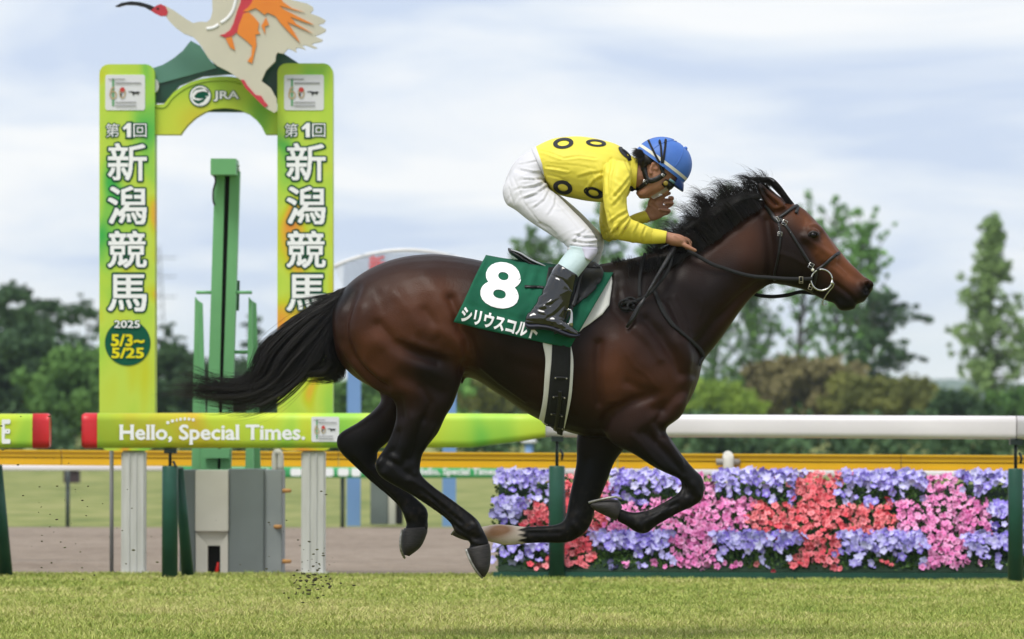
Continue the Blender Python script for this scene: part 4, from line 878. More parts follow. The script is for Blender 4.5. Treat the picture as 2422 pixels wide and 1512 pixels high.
NECK = [S(ID, (1440, 630), (1560, 1000), .17, 0, -.3), S(ID, (1490, 612), (1610, 965), .165, 0, -.35), S(ID, (1545, 596), (1642, 915), .15, 0, -.35),
        S(ID, (1600, 566), (1662, 858), .128, 0, -.32), S(C5, (395, 580), (565, 1590), .11, 0, -.3), S(C5, (520, 480), (700, 1405), .098, 0, -.28),
        S(C5, (700, 390), (800, 1262), .09, 0, -.25), S(C5, (870, 320), (900, 1150), .084, 0, -.2), S(C5, (1000, 320), (1000, 1078), .082, 0, -.1),
        S(C5, (1100, 335), (1080, 1045), .08)]
HEAD = [S(C5, (1040, 350), (1000, 800), .07), S(C5, (1130, 345), (1010, 960), .085, 0, -.05), S(C5, (1235, 355), (1075, 1045), .092), S(C5, (1330, 400), (1170, 1066), .098, 0, .05),
        S(C5, (1420, 490), (1255, 1085), .104, 0, .15), S(C5, (1495, 570), (1340, 1108), .102, 0, .2), S(C5, (1565, 665), (1410, 1142), .092, 0, .2),
        S(C5, (1640, 762), (1480, 1178), .08, 0, .15), S(C5, (1710, 848), (1545, 1203), .07, 0, .1), S(C5, (1785, 922), (1600, 1222), .063, 0, .05),
        S(C5, (1850, 985), (1650, 1262), .06, 0, .1), S(C5, (1900, 1015), (1730, 1255), .06, 0, .15), S(C5, (1926, 1052), (1800, 1222), .056, 0, .15),
        S(C5, (1927, 1095), (1850, 1205), .04)]
CHIN = [S(C5, (1600, 1130), (1590, 1215), .04), S(C5, (1640, 1140), (1640, 1276), .045), S(C5, (1710, 1150), (1705, 1282), .045), S(C5, (1765, 1175), (1772, 1264), .035)]
EARN = [S(C5, (1185, 385), (1040, 420), .03, -.055), S(C5, (1140, 325), (985, 350), .032, -.06), S(C5, (1070, 272), (950, 290), .026, -.065),
        S(C5, (1005, 215), (930, 225), .018, -.066), S(C5, (945, 165), (925, 180), .006, -.066)]
EARF = [(a[0] + 6, a[1] - 1, a[2] + 6, a[3] - 1, a[4], -a[5], 0) for a in EARN]
HN = [S(ID, (1085, 745), (815, 745), .10, -.12), S(ID, (1100, 830), (800, 815), .115, -.135), S(ID, (1098, 880), (832, 872), .11, -.14), S(ID, (1086, 920), (880, 918), .095, -.14),
      S(ID, (1072, 957), (928, 945), .08, -.135), S(ID, (1054, 986), (937, 982), .07, -.13), S(ID, (1036, 1024), (927, 1025), .058, -.125), S(ID, (1013, 1053), (909, 1061), .05, -.12),
      S(ID, (1000, 1074), (890, 1090), .046, -.12), S(ID, (994, 1103), (889, 1110), .044, -.12), S(ID, (998, 1125), (908, 1134), .04, -.12),
      S(ID, (1028, 1153), (975, 1172), .031, -.12), S(ID, (1062, 1177), (1033, 1211), .027, -.12), S(ID, (1096, 1202), (1065, 1238), .027, -.12),
      S(ID, (1128, 1228), (1078, 1262), .035, -.12), S(ID, (1141, 1250), (1098, 1274), .034, -.12), S(ID, (1153, 1274), (1112, 1284), .03, -.12), S(ID, (1158, 1292), (1108, 1300), .033, -.12)]
HF = [S(ID, (1060, 850), (850, 850), .09, .13), S(ID, (1040, 900), (885, 910), .085, .13), S(ID, (1000, 960), (901, 943), .078, .13), S(ID, (960, 1000), (884, 970), .062, .13), S(ID, (925, 1040), (847, 999), .053, .13),
      S(ID, (896, 1066), (808, 1022), .047, .13), S(ID, (893, 1085), (796, 1042), .044, .13), S(ID, (888, 1098), (804, 1068), .04, .13),
      S(ID, (890, 1104), (840, 1104), .033, .13), S(ID, (912, 1118), (876, 1138), .027, .13), S(ID, (950, 1150), (917, 1173), .027, .13),
      S(ID, (986, 1180), (948, 1204), .028, .13), S(ID, (1010, 1205), (957, 1226), .035, .13), S(ID, (1012, 1232), (961, 1240), .032, .13), S(ID, (1012, 1256), (957, 1256), .033, .13)]
FN = [S(ID, (1640, 880), (1420, 930), .10, -.10), S(ID, (1618, 975), (1425, 1010), .095, -.12), S(ID, (1576, 1014), (1450, 1050), .075, -.13), S(ID, (1592, 1045), (1500, 1075), .062, -.13),
      S(ID, (1618, 1082), (1545, 1104), .052, -.13), S(ID, (1643, 1111), (1580, 1121), .046, -.13), S(ID, (1660, 1128), (1606, 1133), .043, -.13),
      S(ID, (1666, 1152), (1611, 1145), .041, -.13), S(ID, (1660, 1182), (1611, 1155), .037, -.13), S(ID, (1635, 1200), (1604, 1166), .032, -.13),
      S(ID, (1610, 1211), (1581, 1182), .026, -.13), S(ID, (1581, 1227), (1558, 1195), .025, -.13), S(ID, (1552, 1244), (1535, 1206), .027, -.13),
      S(ID, (1528, 1262), (1510, 1211), .033, -.13), S(ID, (1503, 1258), (1497, 1212), .031, -.13), S(ID, (1482, 1244), (1482, 1209), .027, -.13), S(ID, (1459, 1232), (1468, 1204), .031, -.13)]
FF = [S(ID, (1570, 950), (1390, 950), .085, .12), S(ID, (1505, 1030), (1365, 1030), .075, .13), S(ID, (1458, 1086), (1364, 1086), .055, .13), S(ID, (1440, 1128), (1357, 1128), .05, .13),
      S(ID, (1425, 1165), (1348, 1169), .046, .13), S(ID, (1408, 1205), (1342, 1202), .043, .13), S(ID, (1398, 1238), (1338, 1222), .042, .13),
      S(ID, (1383, 1260), (1330, 1234), .04, .13), S(ID, (1355, 1279), (1318, 1240), .035, .13), S(ID, (1325, 1285), (1300, 1243), .03, .13),
      S(ID, (1288, 1284), (1283, 1244), .026, .13), S(ID, (1245, 1286), (1243, 1246), .026, .13), S(ID, (1200, 1290), (1205, 1242), .034, .13),
      S(ID, (1168, 1284), (1175, 1240), .032, .13), S(ID, (1138, 1277), (1146, 1245), .028, .13), S(ID, (1115, 1278), (1118, 1250), .03, .13)]
DOCK = [S(ID, (850, 652), (838, 700), .04), S(ID, (822, 676), (815, 712), .035), S(ID, (800, 696), (800, 722), .022), S(ID, (785, 712), (788, 728), .012)]
SHEATH = [S(ID, (1095, 885), (1085, 925), .04, -.02), S(ID, (1098, 905), (1075, 935), .035, -.02)]

def make_horse():
    parts = [loft(s, YC) for s in (TORSO, NECK, HEAD, CHIN, EARN, EARF, HN, HF, FN, FF, DOCK, SHEATH)]
    parts.append(sph(P(*C5(1412, 625), YC - .088), .03)); parts.append(sph(P(*C5(1412, 625), YC + .088), .03))
    parts.append(sph(P(*C5(1885, 1060), YC - .05), .024)); parts.append(sph(P(*C5(1885, 1060), YC + .05), .024))
    V, F = remesh(parts, 0.0075)
    uv = proj(V)
    # soft transitions on the trunk, crisp limbs, ears and muzzle
    trunk = np.exp(-0.5 * (np.clip(pl_dist(uv, [(860, 760), (1000, 780), (1250, 830), (1500, 830), (1620, 760), (1760, 600)]) - 105, 0, None) / 40) ** 2)
    V = relax(V, F, 3)
    V = relax(V, F, 16, 0.5, 0.0, np.clip(trunk, 0, 1))
    V = relax(V, F, 4)
    T = lambda l: pts(CT, l); N_ = lambda l: pts(CN, l); H_ = lambda l: pts(C5, l)
    st = [  # hindquarter
        (T([(1430, 250), (1380, 380), (1345, 500), (1350, 620), (1400, 740), (1500, 860), (1620, 960)]), 9, -.016),
        (T([(1300, 420), (1290, 560), (1330, 680)]), 16, .010),
        (T([(1480, 420), (1450, 560), (1500, 700)]), 20, .012),
        (T([(1580, 520), (1680, 640), (1850, 730), (1980, 760)]), 11, -.014),
        (T([(1600, 640), (1750, 760), (1900, 820)]), 22, .010),
        (T([(1900, 180), (2000, 330), (2060, 430)]), 22, .010),
        (T([(2080, 340), (2130, 470), (2150, 560)]), 9, -.018),
        (T([(2000, 560), (2100, 620), (2170, 720)]), 16, .014),
        (T([(2180, 600), (2190, 720), (2170, 840)]), 8, -.014),
        (T([(1750, 880), (1900, 930), (2000, 980)]), 16, -.010),
        (T([(1640, 930), (1720, 1030), (1740, 1150)]), 9, -.010),
        # ribs and belly
        (pts(C6, [(330, 700), (370, 850), (380, 950)]), 8, -.006), (pts(C6, [(480, 760), (540, 900)]), 12, .004),
        # shoulder, elbow and breast
        (N_([(330, 800), (320, 1000), (330, 1200)]), 8, -.012), (N_([(450, 800), (430, 1000), (450, 1150)]), 22, .012),
        (N_([(640, 640), (740, 740), (830, 880), (880, 1000)]), 10, -.014), (N_([(560, 860), (650, 960), (720, 1080)]), 24, .012),
        (N_([(900, 800), (940, 930), (930, 1080), (860, 1180)]), 18, .012), (N_([(700, 1240), (800, 1200), (880, 1120)]), 9, -.010),
        (N_([(330, 1400), (380, 1290), (420, 1240), (560, 1180), (680, 1150)]), 9, -.012),
        (N_([(760, 1250), (720, 1330), (760, 1400)]), 9, -.014),
        (N_([(430, 340), (430, 560), (520, 660)]), 10, -.008), (N_([(480, 480), (560, 600), (640, 700)]), 16, .009),
        # neck: jugular groove, throat, crest
        (N_([(960, 1000), (1000, 800), (1120, 640), (1300, 470), (1400, 400)]), 9, -.010),
        (N_([(720, 420), (820, 540), (900, 700), (960, 800)]), 12, -.008), (N_([(900, 380), (1050, 480), (1150, 400), (1300, 250)]), 24, .008),
        (H_([(430, 800), (640, 620), (860, 450), (960, 400)]), 8, -.006),
        (H_([(1010, 500), (1040, 700), (1050, 900), (1020, 1050)]), 9, -.014),
        # head: jowl, cheek bone, eye socket, nostril, mouth
        (H_([(1150, 600), (1180, 800), (1180, 950)]), 22, .008), (H_([(1330, 640), (1440, 720), (1560, 800), (1600, 840)]), 5, .006),
        (H_([(1340, 720), (1420, 800), (1500, 900)]), 8, -.007), (H_([(1450, 790), (1480, 840)]), 6, .005),
        (H_([(1290, 400), (1330, 470), (1340, 520)]), 7, -.006), (H_([(1370, 560), (1430, 545), (1480, 580)]), 5, .008),
        (H_([(1480, 620), (1490, 660)]), 4, -.006), (H_([(1640, 870), (1720, 950), (1800, 1000)]), 8, -.008),
        (H_([(1860, 1060), (1880, 1110)]), 6, -.030), (H_([(1815, 1030), (1830, 1110), (1880, 1140)]), 4, .006), (H_([(1870, 1010), (1920, 1060)]), 4, .006),
        (H_([(1600, 1050), (1680, 1110), (1740, 1160), (1790, 1220)]), 3.2, -.008),
        (H_([(1000, 250), (1040, 320), (1090, 370)]), 5, -.020),
        # limbs: tendons, hocks, knees
        (pts(C7, [(560, 330), (540, 440)]), 8, -.008, -.13), (pts(C7, [(640, 250), (600, 400)]), 12, .008, -.13),
        (pts(C7, [(600, 480), (580, 540), (640, 580)]), 6, -.008, -.13), (pts(C7, [(500, 480), (470, 530)]), 7, -.006, -.13),
        (pts(C7, [(690, 650), (800, 740), (920, 840)]), 3, -.006, -.13), (pts(C7, [(1000, 860), (960, 900)]), 6, .004, -.13),
        (pts(C7, [(1960, 330), (2080, 440), (2180, 560)]), 7, -.009, -.13), (pts(C7, [(2050, 320), (2180, 480)]), 9, .007, -.13),
        (pts(C7, [(2200, 640), (2240, 690)]), 7, -.006, -.13), (pts(C7, [(2150, 730), (2000, 810)]), 3, -.005, -.13),
        (pts(C7, [(1640, 480), (1600, 640), (1580, 760)]), 7, -.006, .13),
        # tendons and joints
        (pts(C7, [(640, 600), (760, 690), (880, 790), (960, 850)]), 2.4, .005, -.13), (pts(C7, [(720, 720), (850, 830), (920, 890)]), 2.2, -.006, -.13), (pts(C7, [(660, 560), (620, 600)]), 5, .005, -.13),
        (pts(C7, [(450, 500), (470, 560)]), 6, .006, -.13), (pts(C7, [(520, 430), (480, 470), (560, 520)]), 5, -.007, -.13), (pts(C7, [(700, 250), (660, 380), (640, 480)]), 5, -.007, -.13), (pts(C7, [(760, 300), (700, 420)]), 6, .006, -.13),
        (pts(C7, [(990, 850), (1020, 900)]), 5, .005, -.13), (pts(C7, [(960, 950), (1040, 960)]), 3, .004, -.13), (pts(C7, [(940, 900), (1000, 930)]), 3, -.006, -.13),
        (pts(C7, [(2240, 620), (2270, 690)]), 5, .006, -.13), (pts(C7, [(2180, 620), (2200, 680)]), 4, -.007, -.13), (pts(C7, [(2100, 760), (2000, 820), (1960, 850)]), 2.4, .005, -.13), (pts(C7, [(2080, 740), (1980, 790)]), 2.2, -.006, -.13), (pts(C7, [(1930, 850), (1950, 880)]), 5, .005, -.13),
        (pts(C7, [(1900, 350), (1980, 440), (2080, 540)]), 5, .006, -.13), (pts(C7, [(2120, 380), (2200, 500)]), 4, -.006, -.13), (pts(C7, [(1980, 300), (2030, 380)]), 5, -.006, -.13),
        (pts(C7, [(300, 480), (420, 600), (560, 740)]), 2.6, -.005, .13), (pts(C7, [(560, 760), (640, 800)]), 6, .004, .13), (pts(C7, [(1560, 850), (1600, 900)]), 5, .005, .13), (pts(C7, [(1300, 900), (1480, 900)]), 2.2, -.005, .13),
        # fine ridges of muscle and veins
        (T([(1700, 300), (1800, 420), (1860, 540)]), 12, .006), (T([(1560, 300), (1600, 420)]), 12, -.005), (T([(1900, 420), (1980, 520), (2000, 600)]), 9, -.007), (T([(1820, 640), (1950, 690), (2060, 720)]), 8, .006),
        (T([(1480, 780), (1600, 900), (1700, 1000)]), 8, .006), (T([(1900, 880), (1960, 930), (2040, 950)]), 3, .003), (T([(1880, 960), (1940, 1060), (1900, 1180)]), 6, -.006),
        (pts(C6, [(420, 980), (560, 1100), (760, 1240)]), 2.2, .003), (pts(C6, [(520, 880), (640, 960), (820, 1000)]), 12, -.004), (pts(C6, [(320, 780), (350, 900)]), 3, -.003), (pts(C6, [(350, 760), (385, 900)]), 3, -.003),
        (N_([(400, 1180), (440, 1170), (470, 1175)]), 1.6, .003), (N_([(520, 880), (560, 950), (640, 1000), (720, 1100)]), 2.0, .0028), (N_([(560, 700), (680, 800), (740, 900)]), 8, .006), (N_([(520, 1060), (600, 1100), (700, 1120)]), 8, -.006),
        (N_([(760, 520), (820, 640), (860, 740)]), 3, .004), (N_([(800, 500), (860, 620), (900, 720)]), 3, -.004), (N_([(840, 480), (900, 600), (940, 700)]), 3, .003), (N_([(1000, 500), (1020, 560), (1000, 620)]), 2, .003),
        (H_([(1100, 780), (1240, 820), (1330, 880)]), 3, .003), (H_([(1540, 900), (1600, 930), (1650, 990)]), 2, .003), (H_([(1560, 860), (1640, 900), (1700, 960)]), 2, .003), (H_([(1500, 600), (1560, 700), (1600, 780)]), 4, .004),
    ]
    st = [(a[0], a[1] * .95, a[2] * 1.45, *a[3:]) for a in st]
    V = sculpt(V, F, st, YC)
    V = relax(V, F, 4)
    return V, F
HV, HF_ = make_horse()
HTREE = bvh(HV, HF_)
def coat(V):
    uv = proj(V); n = len(V)
    def blob(c, x, y, rx, ry, rot=0):
        u0, v0 = c(x, y); d = uv - np.array([u0, v0]); a = R(rot)
        q = np.stack([d[:, 0] * math.cos(a) + d[:, 1] * math.sin(a), -d[:, 0] * math.sin(a) + d[:, 1] * math.cos(a)], 1)
        return np.exp(-0.5 * ((q[:, 0] / rx) ** 2 + (q[:, 1] / ry) ** 2))
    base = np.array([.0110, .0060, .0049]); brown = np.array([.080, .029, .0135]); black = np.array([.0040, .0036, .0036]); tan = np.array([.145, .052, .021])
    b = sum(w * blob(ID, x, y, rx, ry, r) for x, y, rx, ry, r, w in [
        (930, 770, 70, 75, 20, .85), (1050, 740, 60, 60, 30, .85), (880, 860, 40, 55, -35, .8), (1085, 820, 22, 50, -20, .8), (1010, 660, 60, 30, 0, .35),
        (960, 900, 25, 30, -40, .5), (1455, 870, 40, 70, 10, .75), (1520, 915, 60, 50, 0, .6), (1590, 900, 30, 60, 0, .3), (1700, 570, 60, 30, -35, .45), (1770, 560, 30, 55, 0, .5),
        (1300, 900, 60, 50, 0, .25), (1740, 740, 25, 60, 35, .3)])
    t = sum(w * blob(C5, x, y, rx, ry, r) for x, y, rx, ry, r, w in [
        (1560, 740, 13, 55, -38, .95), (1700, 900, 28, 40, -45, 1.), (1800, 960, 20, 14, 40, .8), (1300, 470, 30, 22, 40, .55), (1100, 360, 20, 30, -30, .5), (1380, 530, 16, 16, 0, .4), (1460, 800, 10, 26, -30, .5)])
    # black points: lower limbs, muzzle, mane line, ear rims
    k = np.clip((uv[:, 1] - 985) / 70, 0, 1) * (uv[:, 0] < 1110) + np.clip((uv[:, 1] - 1040) / 60, 0, 1) * (uv[:, 0] >= 1110)
    k = np.maximum(k, blob(C5, 1890, 1120, 24, 24) * 1.1); k = np.maximum(k, blob(C5, 1700, 1220, 40, 18, 20)); k = np.maximum(k, blob(C5, 960, 230, 8, 25, -25) * .9)
    k = np.maximum(k, np.exp(-0.5 * (pl_dist(uv, pts(C5, [(250, 720), (430, 700), (700, 480), (940, 320)])) / 17) ** 2) * .8)
    k = np.maximum(k, blob(ID, 1010, 880, 55, 32, 15) * .75); k = np.maximum(k, blob(ID, 930, 845, 30, 20, 40) * .35); k = np.maximum(k, blob(ID, 1000, 640, 60, 22, 10) * .3); k = np.maximum(k, blob(ID, 1200, 900, 60, 50) * .3)  # lower haunch: shade put into the coat colour, partly dapple
    k = np.maximum(k, blob(C5, 1410, 640, 18, 14) * .75); k = np.maximum(k, blob(C5, 1200, 1000, 45, 22) * .4)
    k = np.maximum(k, np.exp(-0.5 * (pl_dist(uv, [(820, 690), (780, 725)]) / 16) ** 2))
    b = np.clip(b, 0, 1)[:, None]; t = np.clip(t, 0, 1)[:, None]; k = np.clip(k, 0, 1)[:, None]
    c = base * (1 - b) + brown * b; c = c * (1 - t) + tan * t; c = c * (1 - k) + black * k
    # pale lower cannon of the far fore leg, with a worn brown patch
    far = (V[:, 1] > YC) & (uv[:, 1] > 1225) & (uv[:, 0] > 1090) & (uv[:, 0] < 1250)
    s = np.clip((1238 - uv[:, 0] + 8 * np.sin(uv[:, 1] * .5)) / 8, 0, 1) * far
    sock = np.array([.62, .55, .47]) * np.ones((n, 1)); br = np.clip(blob(ID, 1185, 1252, 20, 8) * 1.4 + blob(ID, 1160, 1268, 30, 10) * .8, 0, 1)[:, None]
    sock = sock * (1 - br) + np.array([.24, .13, .07]) * br
    c = c * (1 - s[:, None]) + sock * s[:, None]
    # dust and dried mud on the lower limbs
    d = np.clip(vnoise(uv[:, 0], uv[:, 1] + 40 * (V[:, 1] > YC), 7, 3) * 2.2 - 1.35, 0, 1) * np.clip((uv[:, 1] - 1120) / 90, 0, 1) * (1 - s) * .55
    c = c * (1 - d[:, None]) + np.array([.045, .036, .027]) * d[:, None]
    return np.clip(c, 0, 1)
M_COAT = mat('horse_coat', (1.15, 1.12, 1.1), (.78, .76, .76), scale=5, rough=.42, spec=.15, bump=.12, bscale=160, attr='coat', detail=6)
def coat_nodes():
    # damp, sweaty coat: gloss varies, fine creases in the skin
    nt = M_COAT.node_tree; n = nt.nodes; l = nt.links; b = n['Principled BSDF']
    tc = n.new('ShaderNodeTexCoord'); nz = n.new('ShaderNodeTexNoise'); nz.inputs['Scale'].default_value = 3.0; nz.inputs['Detail'].default_value = 5
    l.new(tc.outputs['Object'], nz.inputs['Vector'])
    mr = n.new('ShaderNodeMapRange'); mr.inputs['To Min'].default_value = .32; mr.inputs['To Max'].default_value = .52
    l.new(nz.outputs['Fac'], mr.inputs['Value']); l.new(mr.outputs[0], b.inputs['Roughness'])
    # lie of the hair and shallow skin folds
    mp = n.new('ShaderNodeMapping'); mp.inputs['Scale'].default_value = (1.0, 1.0, .35); mp.inputs['Rotation'].default_value = (0, R(35), 0); l.new(tc.outputs['Object'], mp.inputs[0])
    fz = n.new('ShaderNodeTexNoise'); fz.inputs['Scale'].default_value = 34; fz.inputs['Detail'].default_value = 4; l.new(mp.outputs[0], fz.inputs['Vector'])
    old = b.inputs['Normal'].links[0].from_socket; b2 = n.new('ShaderNodeBump'); b2.inputs['Strength'].default_value = .11; b2.inputs['Distance'].default_value = .012
    l.new(fz.outputs['Fac'], b2.inputs['Height']); l.new(old, b2.inputs['Normal']); l.new(b2.outputs[0], b.inputs['Normal'])
coat_nodes()
horse = thing('racehorse', P(1230, 1505, YC) * np.array([1, 1, 0]), 'dark bay galloping racehorse with black mane and tail and one pale fetlock', 'horse')
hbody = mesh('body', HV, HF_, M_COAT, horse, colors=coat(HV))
# eyes
M_EYE = mat('horse_eye', (.004, .003, .003), (.002, .0015, .0015), rough=.12, spec=.3)
for s in (-1, 1):
    e = shoot(HTREE, *C5(1412, 628), 0)[0]; e[1] = YC + s * abs(e[1] - YC) - s * .011
    eo = mesh('eye', *sph(e, (.019, .016, .016), 16, 10), M_EYE, horse)
    lid = MB(); ang = np.linspace(-.3, math.pi + .3, 14)
    lid.tube(np.stack([e[0] + .021 * np.cos(ang), np.full(14, e[1] + s * .009), e[2] + .014 * np.sin(ang) + .001], 1), .0045, 6)
    lid.build('eyelid', mat('eyelid_skin', (.02, .014, .012), rough=.5), eo, True)
# nostril lining
M_NOS = mat('nostril_skin', (.05, .012, .01), (.02, .006, .006), rough=.6)
for s in (-1, 1):
    a = shoot(HTREE, *C5(1872, 1075), .0)[0]; a[1] = YC + s * (abs(a[1] - YC) + .001)
    d = np.linspace(0, 2 * math.pi, 15)[:-1]
    V = [a] + [a + np.array([.0135 * math.cos(q) + .007 * math.sin(q), s * .003, .019 * math.sin(q)]) for q in d]
    mesh('nostril', V, [(0, i + 1, (i + 1) % 14 + 1) for i in range(14)], mat('nostril_dark', (.006, .004, .004), rough=.9), horse)
# hooves: wall, pale sole edge, thin shoe
M_HOOF = mat('hoof_horn', (.035, .03, .028), (.014, .012, .012), scale=30, rough=.5, bump=.25, bscale=80, stretch=(1, 1, 6))
M_SHOE = mat('aluminium_shoe', (.42, .41, .38), (.2, .19, .16), scale=60, rough=.45, metal=.6)
HOOVES = [  # coronet front/back -> sole toe/heel, in pixels, depth offset
    (-.12, [((1158, 1286), (1105, 1297), .036), ((1161, 1312), (1109, 1318), .042), ((1157, 1346), (1122, 1345), .043), ((1146, 1366), (1138, 1362), .018)], [(1102, 1299), (1112, 1325), (1126, 1350), (1141, 1367)]),
    (.13, [((1011, 1246), (955, 1250), .036), ((1010, 1262), (949, 1270), .042), ((995, 1294), (949, 1292), .043), ((968, 1316), (953, 1312), .02)], [(951, 1253), (947, 1280), (949, 1303), (957, 1320)]),
    (-.13, [((1458, 1233), (1472, 1200), .035), ((1436, 1222), (1462, 1183), .042), ((1408, 1208), (1430, 1182), .04), ((1396, 1196), (1402, 1188), .02)], [(1470, 1180), (1452, 1176), (1420, 1182), (1393, 1189)]),
    (.13, [((1122, 1281), (1124, 1248), .034), ((1100, 1278), (1108, 1246), .04), ((1082, 1272), (1090, 1251), .038), ((1070, 1266), (1074, 1256), .02)], [(1112, 1244), (1092, 1248), (1078, 1253), (1068, 1264)])]
for yc, stn, sole in HOOVES:
    h = mesh('hoof', *loft([S(ID, a, b, w, yc) for a, b, w in stn], YC, 18, 4), M_HOOF, horse)
    mb = MB()
    for sy in (-1, 1):
        q = smooth_line([P(u, v, YC + yc + sy * w) for (u, v), w in zip(sole, (.026, .036, .034, .004))], 5)
        mb.tube(q, .0055, 6)
    mb.build('horseshoe', M_SHOE, h, True)

# ---- mane, forelock and tail: bundles of separate hairs
def strands(guides, n, jitter, r0, seg=12, spread=None, seed=1, tip=.25, depth=.05, curl=.0, yb=0.0, locks=None, lmin=.55):
    rg = np.random.default_rng(seed); th = np.arange(3) * 2 * math.pi / 3
    G = []
    for g in guides:
        q = smooth_line(np.asarray(g, float), 10); d = np.r_[0, np.cumsum(np.linalg.norm(np.diff(q, axis=0), axis=1))]
        t = np.linspace(0, d[-1], seg); G.append(np.stack([np.interp(t, d, q[:, 0]), np.interp(t, d, q[:, 1])], 1))
    G = np.array(G); AV = []; AF = []; base = 0; tt = np.linspace(0, 1, seg)
    nl = locks or max(6, n // 26)
    lk = [(rg.random(), rg.normal(size=3), rg.random() * 6.28, .5 + .5 * rg.random()) for _ in range(nl)]
    for i in range(n):
        fly = rg.random() < .10
        lx, c, ph, lm = lk[rg.integers(nl)]
        if fly: c = c + rg.normal(size=3) * 1.2; ph = rg.random() * 6.28
        x = float(np.clip(lx + rg.normal() * .35 / max(1, nl) * 3, 0, .9999)) * (len(G) - 1)
        j = min(int(x), len(G) - 2) if len(G) > 1 else 0; f = x - j
        q = G[j] * (1 - f) + (G[j + 1] * f if len(G) > 1 else 0)
        L = (lmin + (1 - lmin) * rg.random() ** .7) * (.78 + .22 * lm)
        q = np.stack([np.interp(tt * L, tt, q[:, d]) for d in range(2)], 1)
        q = q + (jitter * tt ** 1.2)[:, None] * c[:2] + (jitter * .35 * (1 - .45 * tt))[:, None] * rg.normal(size=2)
        q = q + (np.sin(tt * 6.5 + ph) * curl * tt * (1 + .4 * rg.normal()))[:, None] * np.array([.6, .8])
        y = YC + yb + depth * (c[2] * .6 * (.5 + tt) + rg.normal() * .35)
        p = P(q[:, 0], q[:, 1], y)
        r = r0 * (0.6 + .7 * rg.random()) * np.interp(tt, [0, .5, 1], [1, .9, tip * .5])
        t = np.gradient(p, axis=0); t /= np.linalg.norm(t, axis=1)[:, None] + 1e-9
        a = np.cross(t, (0, 1, 0.01)); a /= np.linalg.norm(a, axis=1)[:, None] + 1e-9; b = np.cross(a, t)
        AV.append((p[:, None] + r[:, None, None] * (np.cos(th)[None, :, None] * a[:, None] + np.sin(th)[None, :, None] * b[:, None])).reshape(-1, 3))
        I = base + np.arange(seg - 1)[:, None] * 3 + np.arange(3)[None]; J = base + np.arange(seg - 1)[:, None] * 3 + (np.arange(3)[None] + 1) % 3
        AF.append(np.stack([I, J, J + 3, I + 3], -1).reshape(-1, 4)); base += seg * 3
    return np.vstack(AV), np.vstack(AF)
M_HAIR = mat('black_hair', (.016, .011, .009), (.004, .0033, .003), scale=40, rough=.38, spec=.45)
tail_g = [pts(CT, g) for g in [
    [(1330, 290), (1100, 410), (920, 540), (770, 680), (735, 800), (700, 890), (540, 920), (350, 860), (150, 750)],
    [(1340, 310), (1130, 460), (950, 610), (830, 760), (790, 880), (640, 960), (400, 960), (200, 950), (20, 985)],
    [(1350, 330), (1180, 520), (1040, 680), (930, 800), (850, 920), (690, 1000), (470, 1010), (250, 990), (40, 1010)],
    [(1350, 350), (1220, 560), (1120, 700), (1050, 820), (940, 920), (790, 1010), (640, 1060), (450, 1050), (280, 990)],
    [(1350, 370), (1240, 600), (1170, 720), (1100, 820), (990, 930), (850, 1030), (690, 1085), (560, 1085), (400, 1030)]]]
V1, F1 = strands(tail_g, 2300, 11, .0010, 18, seed=3, depth=.05, curl=3, lmin=.6)
V2, F2 = strands([pts(CT, g) for g in [
    [(1330, 330), (1250, 500), (1200, 640), (1160, 720), (1150, 790), (1080, 830), (960, 840), (800, 850)],
    [(1320, 420), (1260, 600), (1235, 700), (1270, 790), (1220, 845), (1130, 855), (1000, 835), (850, 840)],
    [(1320, 500), (1290, 650), (1340, 770), (1350, 850), (1270, 890), (1150, 900), (1040, 905)]]], 900, 7, .0012, 16, seed=4, depth=.05, curl=4)
V3, F3 = strands([pts(CT, [(900, 980), (740, 1040), (560, 1130), (420, 1158), (300, 1140), (190, 1105)]), pts(CT, [(900, 960), (700, 1060), (580, 1110), (500, 1150), (470, 1190)])], 26, 2, .0011, 14, seed=5, depth=.02)
V4, F4 = strands([pts(CT, g) for g in [[(1400, 240), (1270, 300), (1120, 320), (1000, 330)], [(1390, 260), (1250, 330), (1060, 410), (930, 450)], [(1370, 290), (1130, 430), (930, 560), (800, 590)], [(1300, 400), (1030, 560), (900, 600), (700, 620)]]], 240, 6, .0013, 12, seed=6, depth=.04)
def cat(*vf):
    V = []; F = []; n = 0
    for v, f in vf: V.append(v); F.append(f + n); n += len(v)
    return np.vstack(V), np.vstack(F)
V5, F5 = strands([tail_g[0], [(a * .5 + b * .5) for a, b in zip(np.array(tail_g[0]), np.array(tail_g[1]))], tail_g[1], tail_g[2]], 320, 13, .0009, 18, seed=16, depth=.05, curl=4, lmin=.9, locks=40)
mesh('tail', *cat((V5, F5), (V1, F1), (V2, F2), (V3, F3), (V4, F4)), M_HAIR, horse)
mane_g = [pts(C5, g) for g in [
    [(60, 740), (0, 700), (-70, 680), (-130, 690)], [(180, 690), (110, 630), (40, 620), (-30, 650)], [(300, 640), (260, 560), (210, 550), (170, 610)],
    [(400, 600), (330, 510), (270, 480), (210, 520)], [(480, 540), (410, 440), (340, 400), (250, 430)], [(560, 490), (500, 380), (430, 330), (340, 350)],
    [(640, 440), (590, 320), (530, 260), (440, 260)], [(720, 400), (680, 280), (620, 210), (520, 250)], [(800, 370), (770, 250), (710, 190), (600, 210)],
    [(880, 330), (860, 220), (810, 170), (700, 190)], [(960, 300), (940, 190), (890, 130), (780, 150)], [(1010, 290), (990, 180), (930, 120), (820, 110)]]]
A1 = strands(mane_g, 2200, 13, .0009, 12, seed=8, depth=.04, curl=5, locks=90)
